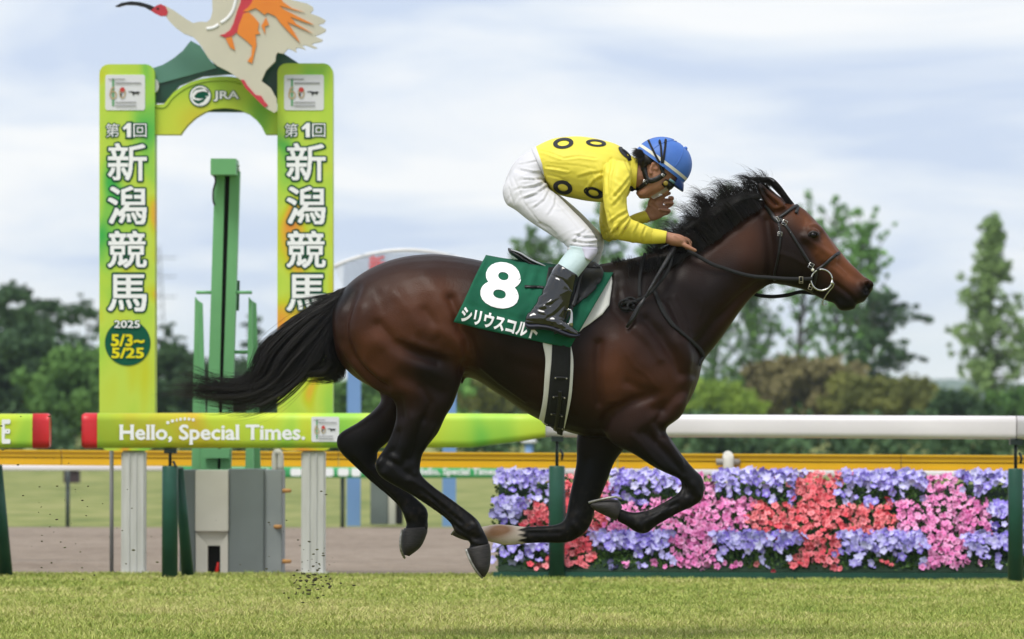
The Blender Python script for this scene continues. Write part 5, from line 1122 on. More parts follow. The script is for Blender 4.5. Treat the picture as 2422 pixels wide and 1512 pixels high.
mane_n = [pts(C5, g) for g in [   # hair lying along the near side of the crest
    [(120, 640), (60, 700), (20, 780), (-20, 860)], [(250, 600), (180, 640), (110, 680), (60, 700)], [(400, 520), (330, 560), (270, 610), (220, 640)], [(520, 470), (430, 500), (350, 530), (300, 600)],
    [(640, 410), (540, 440), (440, 470), (380, 520)], [(760, 350), (660, 370), (560, 400), (480, 460)], [(880, 310), (780, 320), (680, 350), (600, 400)], [(980, 300), (890, 290), (800, 310), (720, 360)]]]
A2 = strands(mane_n, 1100, 10, .0011, 10, seed=9, depth=.025, curl=4, yb=-.045)
crest_in = [pts(C5, g) for g in [[(230, 760), (180, 700), (150, 650), (110, 640)], [(430, 760), (380, 680), (320, 620), (260, 600)], [(560, 670), (500, 580), (440, 520), (370, 490)], [(700, 570), (640, 480), (570, 420), (490, 400)],
    [(830, 470), (780, 400), (720, 340), (640, 320)], [(960, 390), (920, 330), (860, 280), (780, 270)]]]
A3 = strands(crest_in, 1300, 7, .0012, 10, seed=10, depth=.018, curl=3, yb=-.075)
wither = [pts(CN, g) for g in [[(440, 330), (430, 270), (410, 230), (395, 215)], [(520, 320), (510, 260), (490, 220), (470, 220)], [(580, 330), (560, 260), (560, 225), (540, 215)], [(640, 300), (620, 240), (600, 220), (590, 240)],
    [(700, 260), (680, 180), (660, 150), (630, 130)], [(780, 260), (760, 190), (730, 160), (690, 160)], [(860, 260), (840, 200), (800, 180), (760, 190)]]]
A4 = strands(wither, 620, 5, .0014, 9, seed=12, depth=.03, curl=3)
wither2 = [pts(CN, g) for g in [[(520, 260), (510, 330), (530, 400), (520, 430)], [(620, 240), (620, 320), (600, 370), (590, 400)], [(720, 220), (710, 290), (690, 340), (660, 380)], [(820, 210), (800, 260), (790, 300), (760, 340)], [(940, 190), (900, 230), (860, 260), (830, 290)]]]
A5 = strands(wither2, 520, 6, .0015, 9, seed=13, depth=.02, curl=3, yb=-.075)
mesh('mane', *cat(A1, A2, A3, A4, A5), M_HAIR, horse)
fore = [pts(C5, g) for g in [[(1235, 358), (1180, 290), (1110, 200), (1030, 135), (930, 160)], [(1200, 350), (1140, 270), (1070, 190), (1000, 140), (880, 180)], [(1180, 345), (1100, 250), (1020, 180), (940, 150), (810, 150)]]]
mesh('forelock', *strands(fore, 420, 3, .0013, 12, seed=15, depth=.02, curl=1), M_HAIR, horse)
# ================================================================== saddle cloth, saddle, girth, bridle
def torso_lat(u, v):
    """how far the horse's near flank stands off the centre plane at pixel (u, v)"""
    p, n = shoot(HTREE, u, v, 0.0, default=YC); return max(0.0, YC - p[1])
def drape_grid(tops, bots, nrow, extra, bulge=2.3):
    """sheet hanging over the back: columns from ridge to lower edge, both sides"""
    tops = np.asarray(tops, float); bots = np.asarray(bots, float); nc = len(tops); rows = []
    wb = np.array([torso_lat(*b) for b in bots]) + extra
    for _ in range(4): wb[1:-1] = (wb[:-2] + 2 * wb[1:-1] + wb[2:]) / 4
    lat = np.zeros((nrow, nc)); px = np.zeros((nrow, nc, 2))
    for j in range(nrow):
        q = (j / (nrow - 1)) ** 1.25
        for i in range(nc):
            px[j, i] = tops[i] * (1 - q) + bots[i] * q
            lat[j, i] = max(wb[i] * (1 - (1 - q) ** bulge) ** (1 / bulge), torso_lat(*px[j, i]) + extra if q > .12 else 0)
    for _ in range(3):
        lat[1:-1] = (lat[:-2] + 2 * lat[1:-1] + lat[2:]) / 4; lat[:, 1:-1] = (lat[:, :-2] + 2 * lat[:, 1:-1] + lat[:, 2:]) / 4
    near = P(px[..., 0], px[..., 1], YC - lat); far = near.copy(); far[..., 1] = 2 * YC - far[..., 1]
    A = np.concatenate([near[::-1], far[1:]], 0); nr = len(A)
    V = A.reshape(-1, 3); F = [(i * nc + j, i * nc + j + 1, (i + 1) * nc + j + 1, (i + 1) * nc + j) for i in range(nr - 1) for j in range(nc - 1)]
    return V, np.array(F)
def thicken(V, F, t):
    N = vnormals(V, F); E = edges_of(F); key = np.sort(E, 1); u, c = np.unique(key, axis=0, return_counts=True)
    bs = set(map(tuple, u[c == 1])); n = len(V); rim = [(a, b, b + n, a + n) for a, b in E if tuple(sorted((a, b))) in bs]
    rim = np.array(rim)[:, ::-1]
    if F.shape[1] == 3: rim = np.vstack([rim[:, [0, 1, 2]], rim[:, [0, 2, 3]]])
    return np.vstack([V, V - N * t]), np.vstack([F, F[:, ::-1] + n, rim])
def patch(tree, poly, off, cuts=4, c=ID, default=None):
    """flat outline laid on a surface"""
    bm = bmesh.new(); vs_ = [bm.verts.new((*map(float, c(x, y)), 0)) for x, y in poly]; bm.faces.new(vs_)
    bmesh.ops.triangulate(bm, faces=bm.faces[:])
    for _ in range(cuts):
        lng = [e for e in bm.edges if e.calc_length() > 7]
        if not lng: break
        bmesh.ops.subdivide_edges(bm, edges=lng, cuts=1); bmesh.ops.triangulate(bm, faces=bm.faces[:])
    bm.verts.index_update(); Q = [(v.co.x, v.co.y) for v in bm.verts]; F = [tuple(v.index for v in f.verts) for f in bm.faces]; bm.free()
    return np.array([shoot(tree, u, v, off, default)[0] for u, v in Q]), np.array(F)
M_GREEN = mat('green_felt', (.012, .115, .062), (.009, .092, .05), scale=14, rough=.85, spec=.2, bump=.15, bscale=500)
M_FELT = mat('white_felt', (.72, .72, .68), (.62, .61, .56), scale=9, rough=.85, spec=.2, bump=.1, bscale=200)
M_LEATHER = mat('black_leather', (.012, .012, .013), (.006, .006, .006), scale=30, rough=.42, spec=.45, bump=.12, bscale=180)
M_GIRTHW = mat('black_webbing', (.009, .009, .010), (.006, .006, .006), scale=60, rough=.75, bump=.3, bscale=420)
M_STEEL = mat('steel', (.55, .55, .53), (.4, .4, .38), rough=.25, metal=.95)
M_BRASS = mat('dull_buckle', (.42, .39, .3), (.3, .27, .2), rough=.35, metal=.9)


tops = smooth_line([(1149, 603), (1200, 612), (1260, 618), (1320, 626), (1390, 634), (1454, 638)], 9)
bots = np.stack([np.interp(np.linspace(0, 1, len(tops)), [0, .2, .45, .78, 1], [1073, 1130, 1218, 1303, 1349]), np.interp(np.linspace(0, 1, len(tops)), [0, .2, .45, .78, 1], [762, 777, 796, 815, 822])], 1)
CV, CF = drape_grid(tops, bots, 40, .026)
rp_ = proj(CV)
CV[:, 1] += .004 * np.sin(rp_[:, 0] * .11 + rp_[:, 1] * .03) * (CV[:, 1] < YC)
CV = sculpt(CV, CF, [(pts(C6, a), sg, dp) for a, sg, dp in [([(760, 180), (725, 280), (720, 330)], 3, .010), ([(790, 200), (770, 300)], 3, -.009), ([(840, 230), (800, 340), (790, 420)], 3.5, .010), ([(880, 260), (850, 380)], 3, -.009), ([(700, 170), (690, 230)], 3, -.006), ([(455, 130), (470, 200), (560, 215)], 3, -.008), ([(440, 190), (540, 225), (700, 240)], 2.5, .005), ([(300, 500), (500, 560), (800, 640)], 5, -.005), ([(760, 520), (700, 620)], 5, .006), ([(1180, 500), (1150, 640), (1110, 760)], 6, .012), ([(1300, 360), (1220, 520)], 6, -.010)]], YC)
CTREE = bvh(CV, CF)
cloth = mesh('saddle_cloth', *thicken(CV, CF, .005), M_GREEN, None, base=True)
props(cloth, 'green saddle cloth with a white number 8 on the horse', 'saddle cloth')
def cloth_text(name, s, A, bold, parent):
    """A maps unit text coordinates to pixels"""
    V, F = text_mesh(s, bold, 5); lo, hi = V.min(0), V.max(0)
    x = (V[:, 0] - lo[0]) / (hi[0] - lo[0]); y = (V[:, 1] - lo[1]) / (hi[1] - lo[1])
    bm = bmesh.new(); vv = [bm.verts.new((a, b, 0)) for a, b in zip(x, y)]
    for f in F:
        try: bm.faces.new([vv[i] for i in f])
        except ValueError: pass
    bmesh.ops.triangulate(bm, faces=bm.faces[:])
    for _ in range(3):
        lng = [e for e in bm.edges if e.calc_length() > .1]
        if not lng: break
        bmesh.ops.subdivide_edges(bm, edges=lng, cuts=1); bmesh.ops.triangulate(bm, faces=bm.faces[:])
    bm.verts.index_update(); Q = [A(v.co.x, v.co.y) for v in bm.verts]; FF_ = [tuple(v.index for v in f.verts) for f in bm.faces]; bm.free()
    W = [shoot(CTREE, u, v, .0035)[0] for u, v in Q]
    return mesh(name, W, FF_, M_WHITE, parent, smooth=True)
def quad_map(bl, br, tl, tr):
    bl, br, tl, tr = map(np.array, (bl, br, tl, tr)); return lambda x, y: tuple((bl * (1 - x) + br * x) * (1 - y) + (tl * (1 - x) + tr * x) * y)
cloth_text('number', '8', quad_map(C6(395, 505), C6(690, 565), C6(478, 165), C6(745, 225)), .035, cloth)
cloth_text('lettering', 'シリウスコルト', quad_map(C6(268, 632), C6(835, 775), C6(285, 520), C6(868, 668)), .045, cloth)
# white pad showing in front of and below the cloth
pad = mesh('saddle_pad', *thicken(*patch(HTREE, [(1290, 330), (1405, 300), (1410, 350), (1398, 440), (1385, 520), (1340, 585), (1290, 622), (1240, 660), (1195, 688), (1120, 760), (1080, 700), (1150, 400)], .012, c=C6), -.008), M_FELT, None, base=True)
props(pad, 'white felt pad peeping out in front of the green cloth', 'saddle pad')
# girth
def band(left, right, k, off, tree, rows=6):
    a = smooth_line(left, k); b = smooth_line(right, k); n = min(len(a), len(b)); W = []
    for i in range(n):
        for q in np.linspace(0, 1, rows):
            u, v = a[i] * (1 - q) + b[i] * q; W.append(shoot(tree, u, v, off)[0])
    W = np.array(W).reshape(n, rows, 3)
    for _ in range(3): W[1:-1] = (W[:-2] + 2 * W[1:-1] + W[2:]) / 4
    far = W[::-1].copy(); far[..., 1] = 2 * YC - far[..., 1]
    A = np.concatenate([W, far], 0); A[len(W) - 1:len(W) + 1, :, 2] -= .004; n = len(A)
    V = A.reshape(-1, 3); F = [(i * rows + j, i * rows + j + 1, (i + 1) * rows + j + 1, (i + 1) * rows + j) for i in range(n - 1) for j in range(rows - 1)]
    return thicken(V, np.array(F), .006)
girth = thing('girth', P(1310, 1030, YC), 'black webbing girth on white padding buckled round the horse’s chest'.replace('’', "'"), 'girth')
mesh('padding', *band(pts(C6, [(905, 700), (885, 800), (912, 900), (905, 1050), (900, 1200), (880, 1320), (858, 1395), (868, 1428)]), pts(C6, [(1080, 700), (1100, 830), (1120, 920), (1116, 1080), (1108, 1200), (1085, 1320), (1062, 1420), (1050, 1472)]), 4, .012, HTREE), M_FELT, girth)
mesh('webbing', *band(pts(C6, [(960, 640), (957, 800), (955, 920), (945, 1050), (938, 1180), (925, 1300), (908, 1400), (904, 1424)]), pts(C6, [(1090, 640), (1096, 800), (1097, 900), (1095, 1050), (1086, 1180), (1072, 1300), (1056, 1420), (1050, 1456)]), 4, .017, HTREE), M_GIRTHW, girth)
GT = bvh(*(lambda a: (a[0], a[1]))(band(pts(C6, [(960, 640), (957, 800), (955, 920), (945, 1050), (938, 1180), (925, 1300), (908, 1400), (904, 1424)]), pts(C6, [(1090, 640), (1096, 800), (1097, 900), (1095, 1050), (1086, 1180), (1072, 1300), (1056, 1420), (1050, 1456)]), 4, .017, HTREE)))
for a, b in [((978, 1062), (1078, 1066)), ((965, 1205), (1064, 1212)), ((950, 1332), (1044, 1348)), ((915, 1415), (1050, 1445))]:
    o = mesh('keeper', *sstrap(GT, pts(C6, [a, ((a[0] + b[0]) / 2, (a[1] + b[1]) / 2 - 4), b]), .011, .003), M_LEATHER, girth)
    for q in (a, b):
        c = shoot(GT, *C6(q[0] + (8 if q is a else -8), q[1]), .004)[0]; mesh('rivet', *sph(c, .0042, 8, 6), M_BRASS, o)
mesh('buckle_strap', *sstrap(GT, pts(C6, [(1022, 1160), (1018, 1220), (1008, 1320), (990, 1440), (975, 1466)]), .017, .004), M_LEATHER, girth)

# saddle
saddle = thing('racing_saddle', P(1290, 660, YC), 'small black racing saddle with raised cantle under the jockey', 'saddle')
ST_SEAT = [S(C6, (622, 78), (628, 98), .03), S(C6, (655, 86), (640, 122), .075), S(C6, (720, 118), (690, 158), .10), S(C6, (800, 168), (760, 205), .11), S(C6, (880, 205), (850, 245), .11), S(C6, (960, 225), (920, 300), .10),
           S(C6, (1060, 215), (1020, 330), .09), S(C6, (1180, 190), (1150, 330), .085), S(C6, (1270, 180), (1250, 320), .07), S(C6, (1330, 215), (1310, 300), .05)]
SV, SF = remesh([loft(ST_SEAT, YC)], .006); SV = relax(SV, SF, 6)
mesh('seat', SV, SF, M_LEATHER, saddle)
rim = [S(C6, (650, 88), (648, 100), .078), S(C6, (720, 112), (716, 128), .104), S(C6, (800, 160), (795, 178), .114), S(C6, (880, 196), (874, 214), .114), S(C6, (945, 218), (940, 236), .104)]
mesh('seat_highlight', *loft(rim, YC, 20, 4), mat('highlight_grey', (.5, .5, .52), (.4, .4, .42), rough=.4), saddle)  # pale band painted in for the highlight along the top of the seat
mesh('flap', *thicken(*patch(CTREE, [(930, 250), (1060, 230), (1180, 200), (1270, 198), (1325, 232), (1348, 285), (1330, 345), (1260, 420), (1180, 490), (1110, 560), (1060, 640), (1010, 640), (960, 500), (900, 420)], .016, c=C6), -.006), M_LEATHER, saddle)
mesh('strap_end', *sstrap(CTREE, pts(C6, [(752, 376), (800, 378), (860, 380), (900, 384)]), .013, .004, .004), M_LEATHER, saddle)
mesh('stirrup_leather', *sstrap(CTREE, pts(C6, [(1180, 270), (1150, 360), (1115, 470), (1092, 545)]), .018, .005, .05), M_LEATHER, saddle)
iron = MB(); YI = YC - .36
iron.tube(P(*np.array(pts(C6, [(1088, 545), (1100, 548), (1108, 570), (1108, 605), (1102, 640), (1098, 670)])).T, np.array([YI] * 6)), [.004, .005, .006, .007, .010, .014], 10)
iron.tube(P(*np.array(pts(C6, [(1088, 545), (1070, 560), (1045, 595), (1030, 615)])).T, np.array([YI, YI + .03, YI + .07, YI + .09])), .005, 8)
iron.add(*sph(P(*C6(1090, 668), YI - .002), (.017, .008, .012)))
iron.build('stirrup_iron', M_STEEL, saddle, True)
mesh('stirrup_tread', *loft([S(C6, (975, 690), (978, 735), .05, -.33), S(C6, (1060, 672), (1066, 700), .05, -.33), S(C6, (1110, 668), (1112, 690), .045, -.33)], YC, 14, 3), M_LEATHER, saddle)

# breast strap
bs = mesh('breast_strap', *sstrap(HTREE, pts(CN, [(690, 420), (720, 500), (765, 595), (830, 680), (920, 762), (1000, 832), (1030, 885), (1050, 950)]), .019, .005, .004), M_GIRTHW, None, base=True)
props(bs, "black strap running down across the horse's breast", 'breast strap')

# bridle
bridle = thing('bridle', P(1860, 690, YC), "black leather bridle with steel ring bit on the horse's head", 'bridle')
def both(name, line, w, t=.004, off=.003, parent=bridle, m=M_LEATHER):
    V, F = sstrap(HTREE, pts(C5, line), w, t, off); o = mesh(name, V, F, m, parent)
    V2 = V.copy(); V2[:, 1] = 2 * YC - V2[:, 1]; mesh(name, V2, [f[::-1] for f in F], m, parent); return o
both('browband', [(1115, 480), (1160, 450), (1220, 405), (1260, 382), (1290, 376)], .014, .006)
both('headpiece', [(1000, 370), (1040, 430), (1080, 490), (1125, 520)], .020, .004)
cp = both('cheekpiece', [(1120, 480), (1160, 530), (1210, 600), (1260, 680), (1310, 760), (1360, 840), (1405, 905)], .013)
both('throat_lash', [(1100, 500), (1120, 560), (1128, 640), (1120, 740), (1105, 850), (1080, 960), (1065, 1050)], .010)
both('noseband', [(1440, 930), (1500, 890), (1560, 835), (1610, 795), (1650, 776)], .015, .006)
both('chin_strap', [(1440, 930), (1430, 1000), (1410, 1080), (1385, 1135)], .013)
def buckle(c, x, y, w, h, rot, parent, m, tree=HTREE, off=.010):
    p, nn = shoot(tree, *c(x, y), off); a = R(rot); ex = np.array([math.cos(a), 0, -math.sin(a)]); ez = np.array([math.sin(a), 0, math.cos(a)])
    q = [p + ex * sx * w + ez * sz * h for sx, sz in ((-1, -1), (1, -1), (1, 1), (-1, 1), (-1, -1), (1, -1))]
    mb = MB(); mb.tube(np.array(q), .0022, 6); mb.tube(np.array([p - ex * w, p + ex * w * .6]), .0016, 6); return mb.build('buckle', m, parent, True)
buckle(C5, 1162, 530, .010, .011, 25, bridle, M_STEEL); buckle(C5, 1127, 622, .009, .009, 5, bridle, M_STEEL); buckle(C5, 1390, 890, .010, .012, 30, bridle, M_STEEL)
buckle(C5, 1108, 500, .005, .012, -30, bridle, M_STEEL); buckle(C5, 1365, 1140, .008, .012, 20, bridle, M_BRASS)
for x, y in [(1118, 560), (1121, 580), (1180, 545), (1215, 605), (1232, 632)]: mesh('punch_hole', *sph(shoot(HTREE, *C5(x, y), .008)[0], .0016, 6, 4), M_STEEL, bridle)
mesh('stud', *sph(shoot(HTREE, *C5(1405, 922), .012)[0], .0075, 10, 8), mat('cream_stud', (.75, .72, .6), rough=.4), bridle)
def ring(c, x, y, rx, ry, y_off, r, parent, m, name='bit_ring', a0=0, a1=2 * math.pi, tilt=0):
    p = P(*c(x, y), YC + y_off); a = np.linspace(a0, a1, 33); q = np.stack([p[0] + rx * np.cos(a) * math.cos(tilt) - ry * np.sin(a) * math.sin(tilt), np.full(33, p[1]), p[2] + rx * np.cos(a) * math.sin(tilt) + ry * np.sin(a) * math.cos(tilt)], 1)
    mb = MB(); mb.tube(q, r, 8); return mb.build(name, m, parent, True)
for s in (-1, 1): ring(C5, 1483, 1015, .047, .047, s * .092, .0042, bridle, M_STEEL)
bm_ = MB(); bm_.tube(P(*np.array(pts(C5, [(1570, 1040), (1590, 1050), (1580, 1075), (1550, 1110), (1520, 1150), (1498, 1190), (1486, 1220), (1500, 1232), (1530, 1220)])).T, np.array([YC - .09, YC - .088, YC - .083, YC - .076, YC - .068, YC - .05, YC - .03, YC, YC + .03])), .0028, 8)
bm_.add(*sph(P(*C5(1572, 1040), YC - .092), .0085)); bm_.build('bit_bar', M_STEEL, bridle, True)
# reins
def rein(line, ys, w, name, parent, thick=.004):
    q = smooth_line(np.array([[*p, y] for p, y in zip(line, ys)]), 8); p = P(q[:, 0], q[:, 1], YC + q[:, 2])
    return mesh(name, *strap(p, np.tile([0, -1, .15], (len(p), 1)), w, thick), M_GIRTHW, parent)
rein(pts(C5, [(1405, 1005), (1300, 1008), (1170, 1005), (1040, 995), (900, 985), (760, 955), (640, 915), (540, 880), (440, 825), (370, 785), (320, 765)]), [-.098, -.10, -.102, -.105, -.11, -.118, -.122, -.124, -.12, -.11, -.10], .017, 'rein', bridle)
buckle(C5, 1305, 1010, .008, .012, 0, bridle, M_BRASS)
bk = P(*C5(1305, 1010), YC - .108); mbk = MB(); mbk.tube(np.array([bk + np.array(q) * .011 for q in ((-.7, 0, -1), (.7, 0, -1), (.7, 0, 1), (-.7, 0, 1), (-.7, 0, -1))]), .0022, 6); mbk.build('buckle', M_BRASS, bridle, True)
rein(pts(C5, [(1480, 1135), (1400, 1130), (1300, 1120), (1180, 1148), (1060, 1160), (960, 1152), (905, 1135), (860, 1080), (700, 980), (480, 860), (380, 790)]), [.09, .1, .11, .12, .13, .13, .13, .13, .13, .12, .06], .017, 'rein', bridle)
rein(pts(CN, [(830, 165), (815, 230), (790, 310), (740, 380), (690, 440), (640, 480), (600, 500), (560, 520)]), [-.11, -.14, -.16, -.175, -.185, -.19, -.2, -.2], .015, 'rein_end', bridle)
rein(pts(CN, [(640, 190), (620, 260), (605, 340), (600, 420), (603, 480)]), [-.07, -.11, -.15, -.18, -.2], .015, 'rein_end', bridle)
kb = MB()
for i, (x, y, a) in enumerate([(540, 520, .3), (520, 550, -.4), (560, 545, .9), (505, 535, .1)]):
    c = P(*CN(x, y), YC - .205 - .004 * i); t = np.linspace(0, 5.2, 14)
    kb.tube(np.stack([c[0] + .026 * np.cos(t + a), c[1] + .008 * np.sin(2 * t), c[2] + .02 * np.sin(t + a)], 1), .006, 6, 1.0)
kb.build('rein_knot', M_GIRTHW, bridle, True)
# whip
whip = thing('whip', P(*CN(515, 690), YC - .2), 'black whip with wrapped handle hanging down from the jockey\'s hand', 'whip')
wl_ = np.array(pts(CN, [(838, 150), (800, 215), (735, 320), (680, 415), (632, 500)])); wy = np.array([-.125, -.15, -.19, -.215, -.23])
mesh('handle', *tube(P(wl_[:, 0], wl_[:, 1], YC + wy), [.010, .0095, .008, .0065, .0055], 10), mat('whip_wrap', (.03, .03, .033), (.012, .012, .013), scale=14, rough=.5, bump=.4, bscale=90), whip)
for q in np.linspace(.04, .5, 9):
    c = P(wl_[0, 0] * (1 - q) + wl_[3, 0] * q, wl_[0, 1] * (1 - q) + wl_[3, 1] * q, YC - .125 - q * .09); d = P(*wl_[3], YC - .215) - P(*wl_[0], YC - .125); d /= np.linalg.norm(d)
    mesh('wrap_ring', *tube(np.array([c - d * .002, c + d * .002]), .0108 - .003 * q, 10), M_LEATHER, whip)
fl = np.array(pts(CN, [(640, 488), (600, 545), (560, 620), (515, 690)]))
for k, s in ((0, -4), (1, 4)):
    f2 = fl + np.array([[0, 0], [s * .3, s * .15], [s * .45, s * .2], [s * .2, 0]]); mesh('flap', *strap(P(f2[:, 0], f2[:, 1], YC - .232 - .006 * k), np.tile([0, -1, 0.], (4, 1)), [.010, .014, .014, .009], .003), M_LEATHER, whip)

# ================================================================== the jockey
jockey = thing('person', P(1350, 800, YC), 'jockey in yellow silks and blue helmet crouched forward on the galloping horse', 'person')
M_SILK = mat('yellow_silk', (.78, .67, .075), (.73, .62, .065), scale=5, rough=.52, spec=.28, bump=.10, bscale=22)
M_BREECH = mat('white_breeches', (.65, .645, .67), (.59, .585, .61), scale=6, rough=.6, spec=.3, bump=.12, bscale=26)
M_SKIN = mat('skin', (.40, .20, .125), (.33, .155, .095), scale=14, rough=.5, spec=.35, bump=.08, bscale=160, sub=.08)
M_BOOT = mat('patent_boot', (.008, .008, .009), (.005, .005, .005), scale=20, rough=.13, spec=.6, coat=.7, bump=.12, bscale=22)
M_JHAIR = mat('dark_hair', (.015, .012, .011), (.006, .005, .005), rough=.5)
def wrinkle(V, F, creases, amp):
    """soft folds: (line, spacing px, reach px, strength)"""
    N = vnormals(V, F); uv = proj(V); off = np.zeros(len(V))
    for j, (line, lam, reach, k, ang) in enumerate(creases):
        d = pl_dist(uv, line); a = R(ang); t = uv @ np.array([math.cos(a), math.sin(a)]); q = uv @ np.array([-math.sin(a), math.cos(a)])
        w1 = np.sin(q * .06 + j) * 1.3 + np.sin(t * .05 + q * .03 + 2 * j) * 1.8
        ph = 2 * math.pi * t / (lam * 1.35) + w1
        sh = np.sin(ph) + .5 * np.sin(1.73 * ph + .5 + np.sin(q * .1 + j))
        env = .5 + .5 * np.sin(q * .085 + 1.3 * j + np.sin(t * .11)) 
        off += k * amp * .85 * np.exp(-0.5 * (d / reach) ** 2) * np.where(sh > 0, sh ** 1.0, sh * .55) * env
    return V + N * off[:, None]
# --- body under the clothes: one figure from head to ankles
WAIST = [S(C4, (655, 560), (560, 300), .12), S(C4, (618, 600), (480, 325), .13), S(C4, (615, 625), (390, 385), .145), S(C4, (625, 645), (320, 460), .15), S(C4, (640, 660), (265, 580), .148), S(C4, (650, 680), (250, 680), .14)]
THN = [S(C4, (620, 610), (330, 500), .095, -.08), S(C4, (640, 660), (240, 650), .098, -.09), S(C4, (690, 695), (265, 785), .095, -.11), S(C4, (770, 770), (350, 845), .09, -.135), S(C4, (850, 852), (470, 940), .085, -.165),
       S(C4, (930, 932), (600, 1025), .078, -.19), S(C4, (1000, 1012), (710, 1095), .07, -.215), S(C4, (1048, 1090), (785, 1150), .064, -.235), S(C4, (1058, 1150), (800, 1185), .06, -.245), S(C4, (1042, 1208), (812, 1205), .058, -.25)]
THF = [S(C4, (640, 640), (350, 560), .09, .08), S(C4, (700, 690), (300, 700), .09, .1), S(C4, (800, 765), (450, 850), .085, .13), S(C4, (920, 870), (640, 980), .08, .17), S(C4, (1030, 985), (800, 1090), .07, .2), S(C4, (1108, 1075), (880, 1150), .06, .225), S(C4, (1114, 1150), (930, 1200), .055, .235), S(C4, (1098, 1215), (950, 1235), .052, .24)]
CHEST = [S(C4, (505, 305), (615, 605), .135), S(C4, (600, 256), (640, 655), .16), S(C4, (700, 221), (700, 705), .172), S(C4, (870, 206), (870, 748), .182), S(C4, (1000, 218), (1000, 770), .188), S(C4, (1120, 244), (1120, 778), .188),
         S(C4, (1220, 274), (1235, 770), .168), S(C4, (1300, 326), (1312, 735), .125), S(C4, (1355, 385), (1345, 680), .085)]
ARMN = [S(C4, (1330, 440), (1150, 400), .06, -.12), S(C4, (1352, 500), (1112, 490), .075, -.16), S(C4, (1345, 620), (1104, 620), .073, -.19), S(C4, (1314, 725), (1108, 760), .063, -.205), S(C4, (1318, 835), (1130, 890), .058, -.212), S(C4, (1345, 912), (1160, 1010), .056, -.21),
        S(C4, (1400, 942), (1205, 1088), .052, -.2), S(C4, (1470, 972), (1320, 1118), .047, -.185), S(C4, (1525, 998), (1440, 1135), .043, -.17), S(C4, (1546, 1006), (1520, 1138), .040, -.155)]
ARMF = [S(C4, (1300, 620), (1110, 600), .065, .15), S(C4, (1250, 760), (1085, 760), .06, .19), S(C4, (1215, 880), (1075, 890), .055, .2), S(C4, (1225, 980), (1080, 1010), .053, .2), S(C4, (1255, 1000), (1125, 1110), .05, .195), S(C4, (1290, 980), (1220, 1100), .048, .185)]
FARMF = [S(C4, (1180, 1000), (1210, 1110), .045, .195), S(C4, (1260, 940), (1310, 1050), .046, .17), S(C4, (1350, 890), (1400, 990), .04, .13), S(C4, (1400, 872), (1450, 972), .037, .105)]
SHN = [S(C4, (1035, 1200), (815, 1180), .052, -.25), S(C6, (1245, 150), (1050, 105), .05, -.275), S(C6, (1150, 285), (1010, 205), .046, -.3), S(C6, (1110, 450), (900, 370), .045, -.32), S(C6, (1080, 570), (830, 540), .04, -.33)]
SHF = [S(C4, (1095, 1205), (955, 1235), .045, .24), S(C4, (1065, 1310), (990, 1300), .04, .26), S(C4, (1010, 1420), (930, 1390), .04, .28)]
HEADJ = [S(C4, (1810, 420), (1640, 240), .045), S(C4, (1800, 520), (1500, 275), .072), S(C4, (1765, 585), (1445, 345), .078), S(C4, (1722, 628), (1425, 420), .076), S(C4, (1680, 655), (1425, 490), .074), S(C4, (1625, 690), (1432, 540), .068),
         S(C4, (1565, 715), (1440, 580), .06), S(C4, (1520, 728), (1425, 630), .052), S(C4, (1475, 745), (1400, 670), .042), S(C4, (1425, 746), (1390, 700), .028)]
NECKJ = [S(C4, (1300, 350), (1320, 690), .08), S(C4, (1380, 400), (1370, 660), .065), S(C4, (1440, 400), (1420, 660), .06), S(C4, (1500, 420), (1470, 640), .055)]
NOSEJ = [S(C4, (1715, 635), (1690, 625), .011), S(C4, (1690, 668), (1655, 640), .014), S(C4, (1658, 708), (1610, 680), .019), S(C4, (1632, 718), (1595, 695), .013)]
LIPS = [S(C4, (1570, 722), (1545, 690), .022), S(C4, (1530, 738), (1510, 705), .026), S(C4, (1502, 745), (1480, 710), .022)]
def capsule(c, lst, ys, rs):
    q = smooth_line(np.array([[*map(float, c(x, y)), yy, r] for (x, y), yy, r in zip(lst, ys, rs)]), 4)
    V, F = tube(P(q[:, 0], q[:, 1], YC + q[:, 2]), q[:, 3], 12); return [(V, F), sph(V[:12].mean(0), rs[0] * .97), sph(V[-12:].mean(0), rs[-1] * .97)]
HANDN = [S(CH, (640, 1170), (625, 1300), .026, -.15), S(CH, (705, 1186), (690, 1302), .026, -.135), S(CH, (780, 1202), (765, 1335), .034, -.125), S(CH, (850, 1216), (845, 1346), .037, -.115), S(CH, (905, 1245), (895, 1340), .034, -.105), S(CH, (925, 1275), (915, 1325), .025, -.1)]
HANDF = [S(CH, (420, 990), (490, 1100), .025, .10), S(CH, (478, 958), (530, 1082), .026, .075), S(CH, (520, 880), (620, 1055), .02, .06), S(CH, (560, 840), (690, 1010), .018, .05), S(CH, (620, 840), (715, 950), .014, .05)]
def folds(V, F, lines, c=C4):
    """drawn creases: a pressed line with a soft ridge on one side"""
    st = []
    for ln, sg, dp in lines:
        a = np.array(ln, float); n = np.array([-(a[-1] - a[0])[1], (a[-1] - a[0])[0]]); n /= np.linalg.norm(n) + 1e-9
        st.append((pts(c, a), sg, -dp * 1.35)); st.append((pts(c, a + n * sg * 8), sg * 1.4, dp * 1.1))
    return sculpt(V, F, st, YC)
def thin(s, f):
    return [((u1 + u2) / 2 + (u1 - u2) / 2 * f, (v1 + v2) / 2 + (v1 - v2) / 2 * f, (u1 + u2) / 2 - (u1 - u2) / 2 * f, (v1 + v2) / 2 - (v1 - v2) / 2 * f, w * f, y, p) for u1, v1, u2, v2, w, y, p in s]
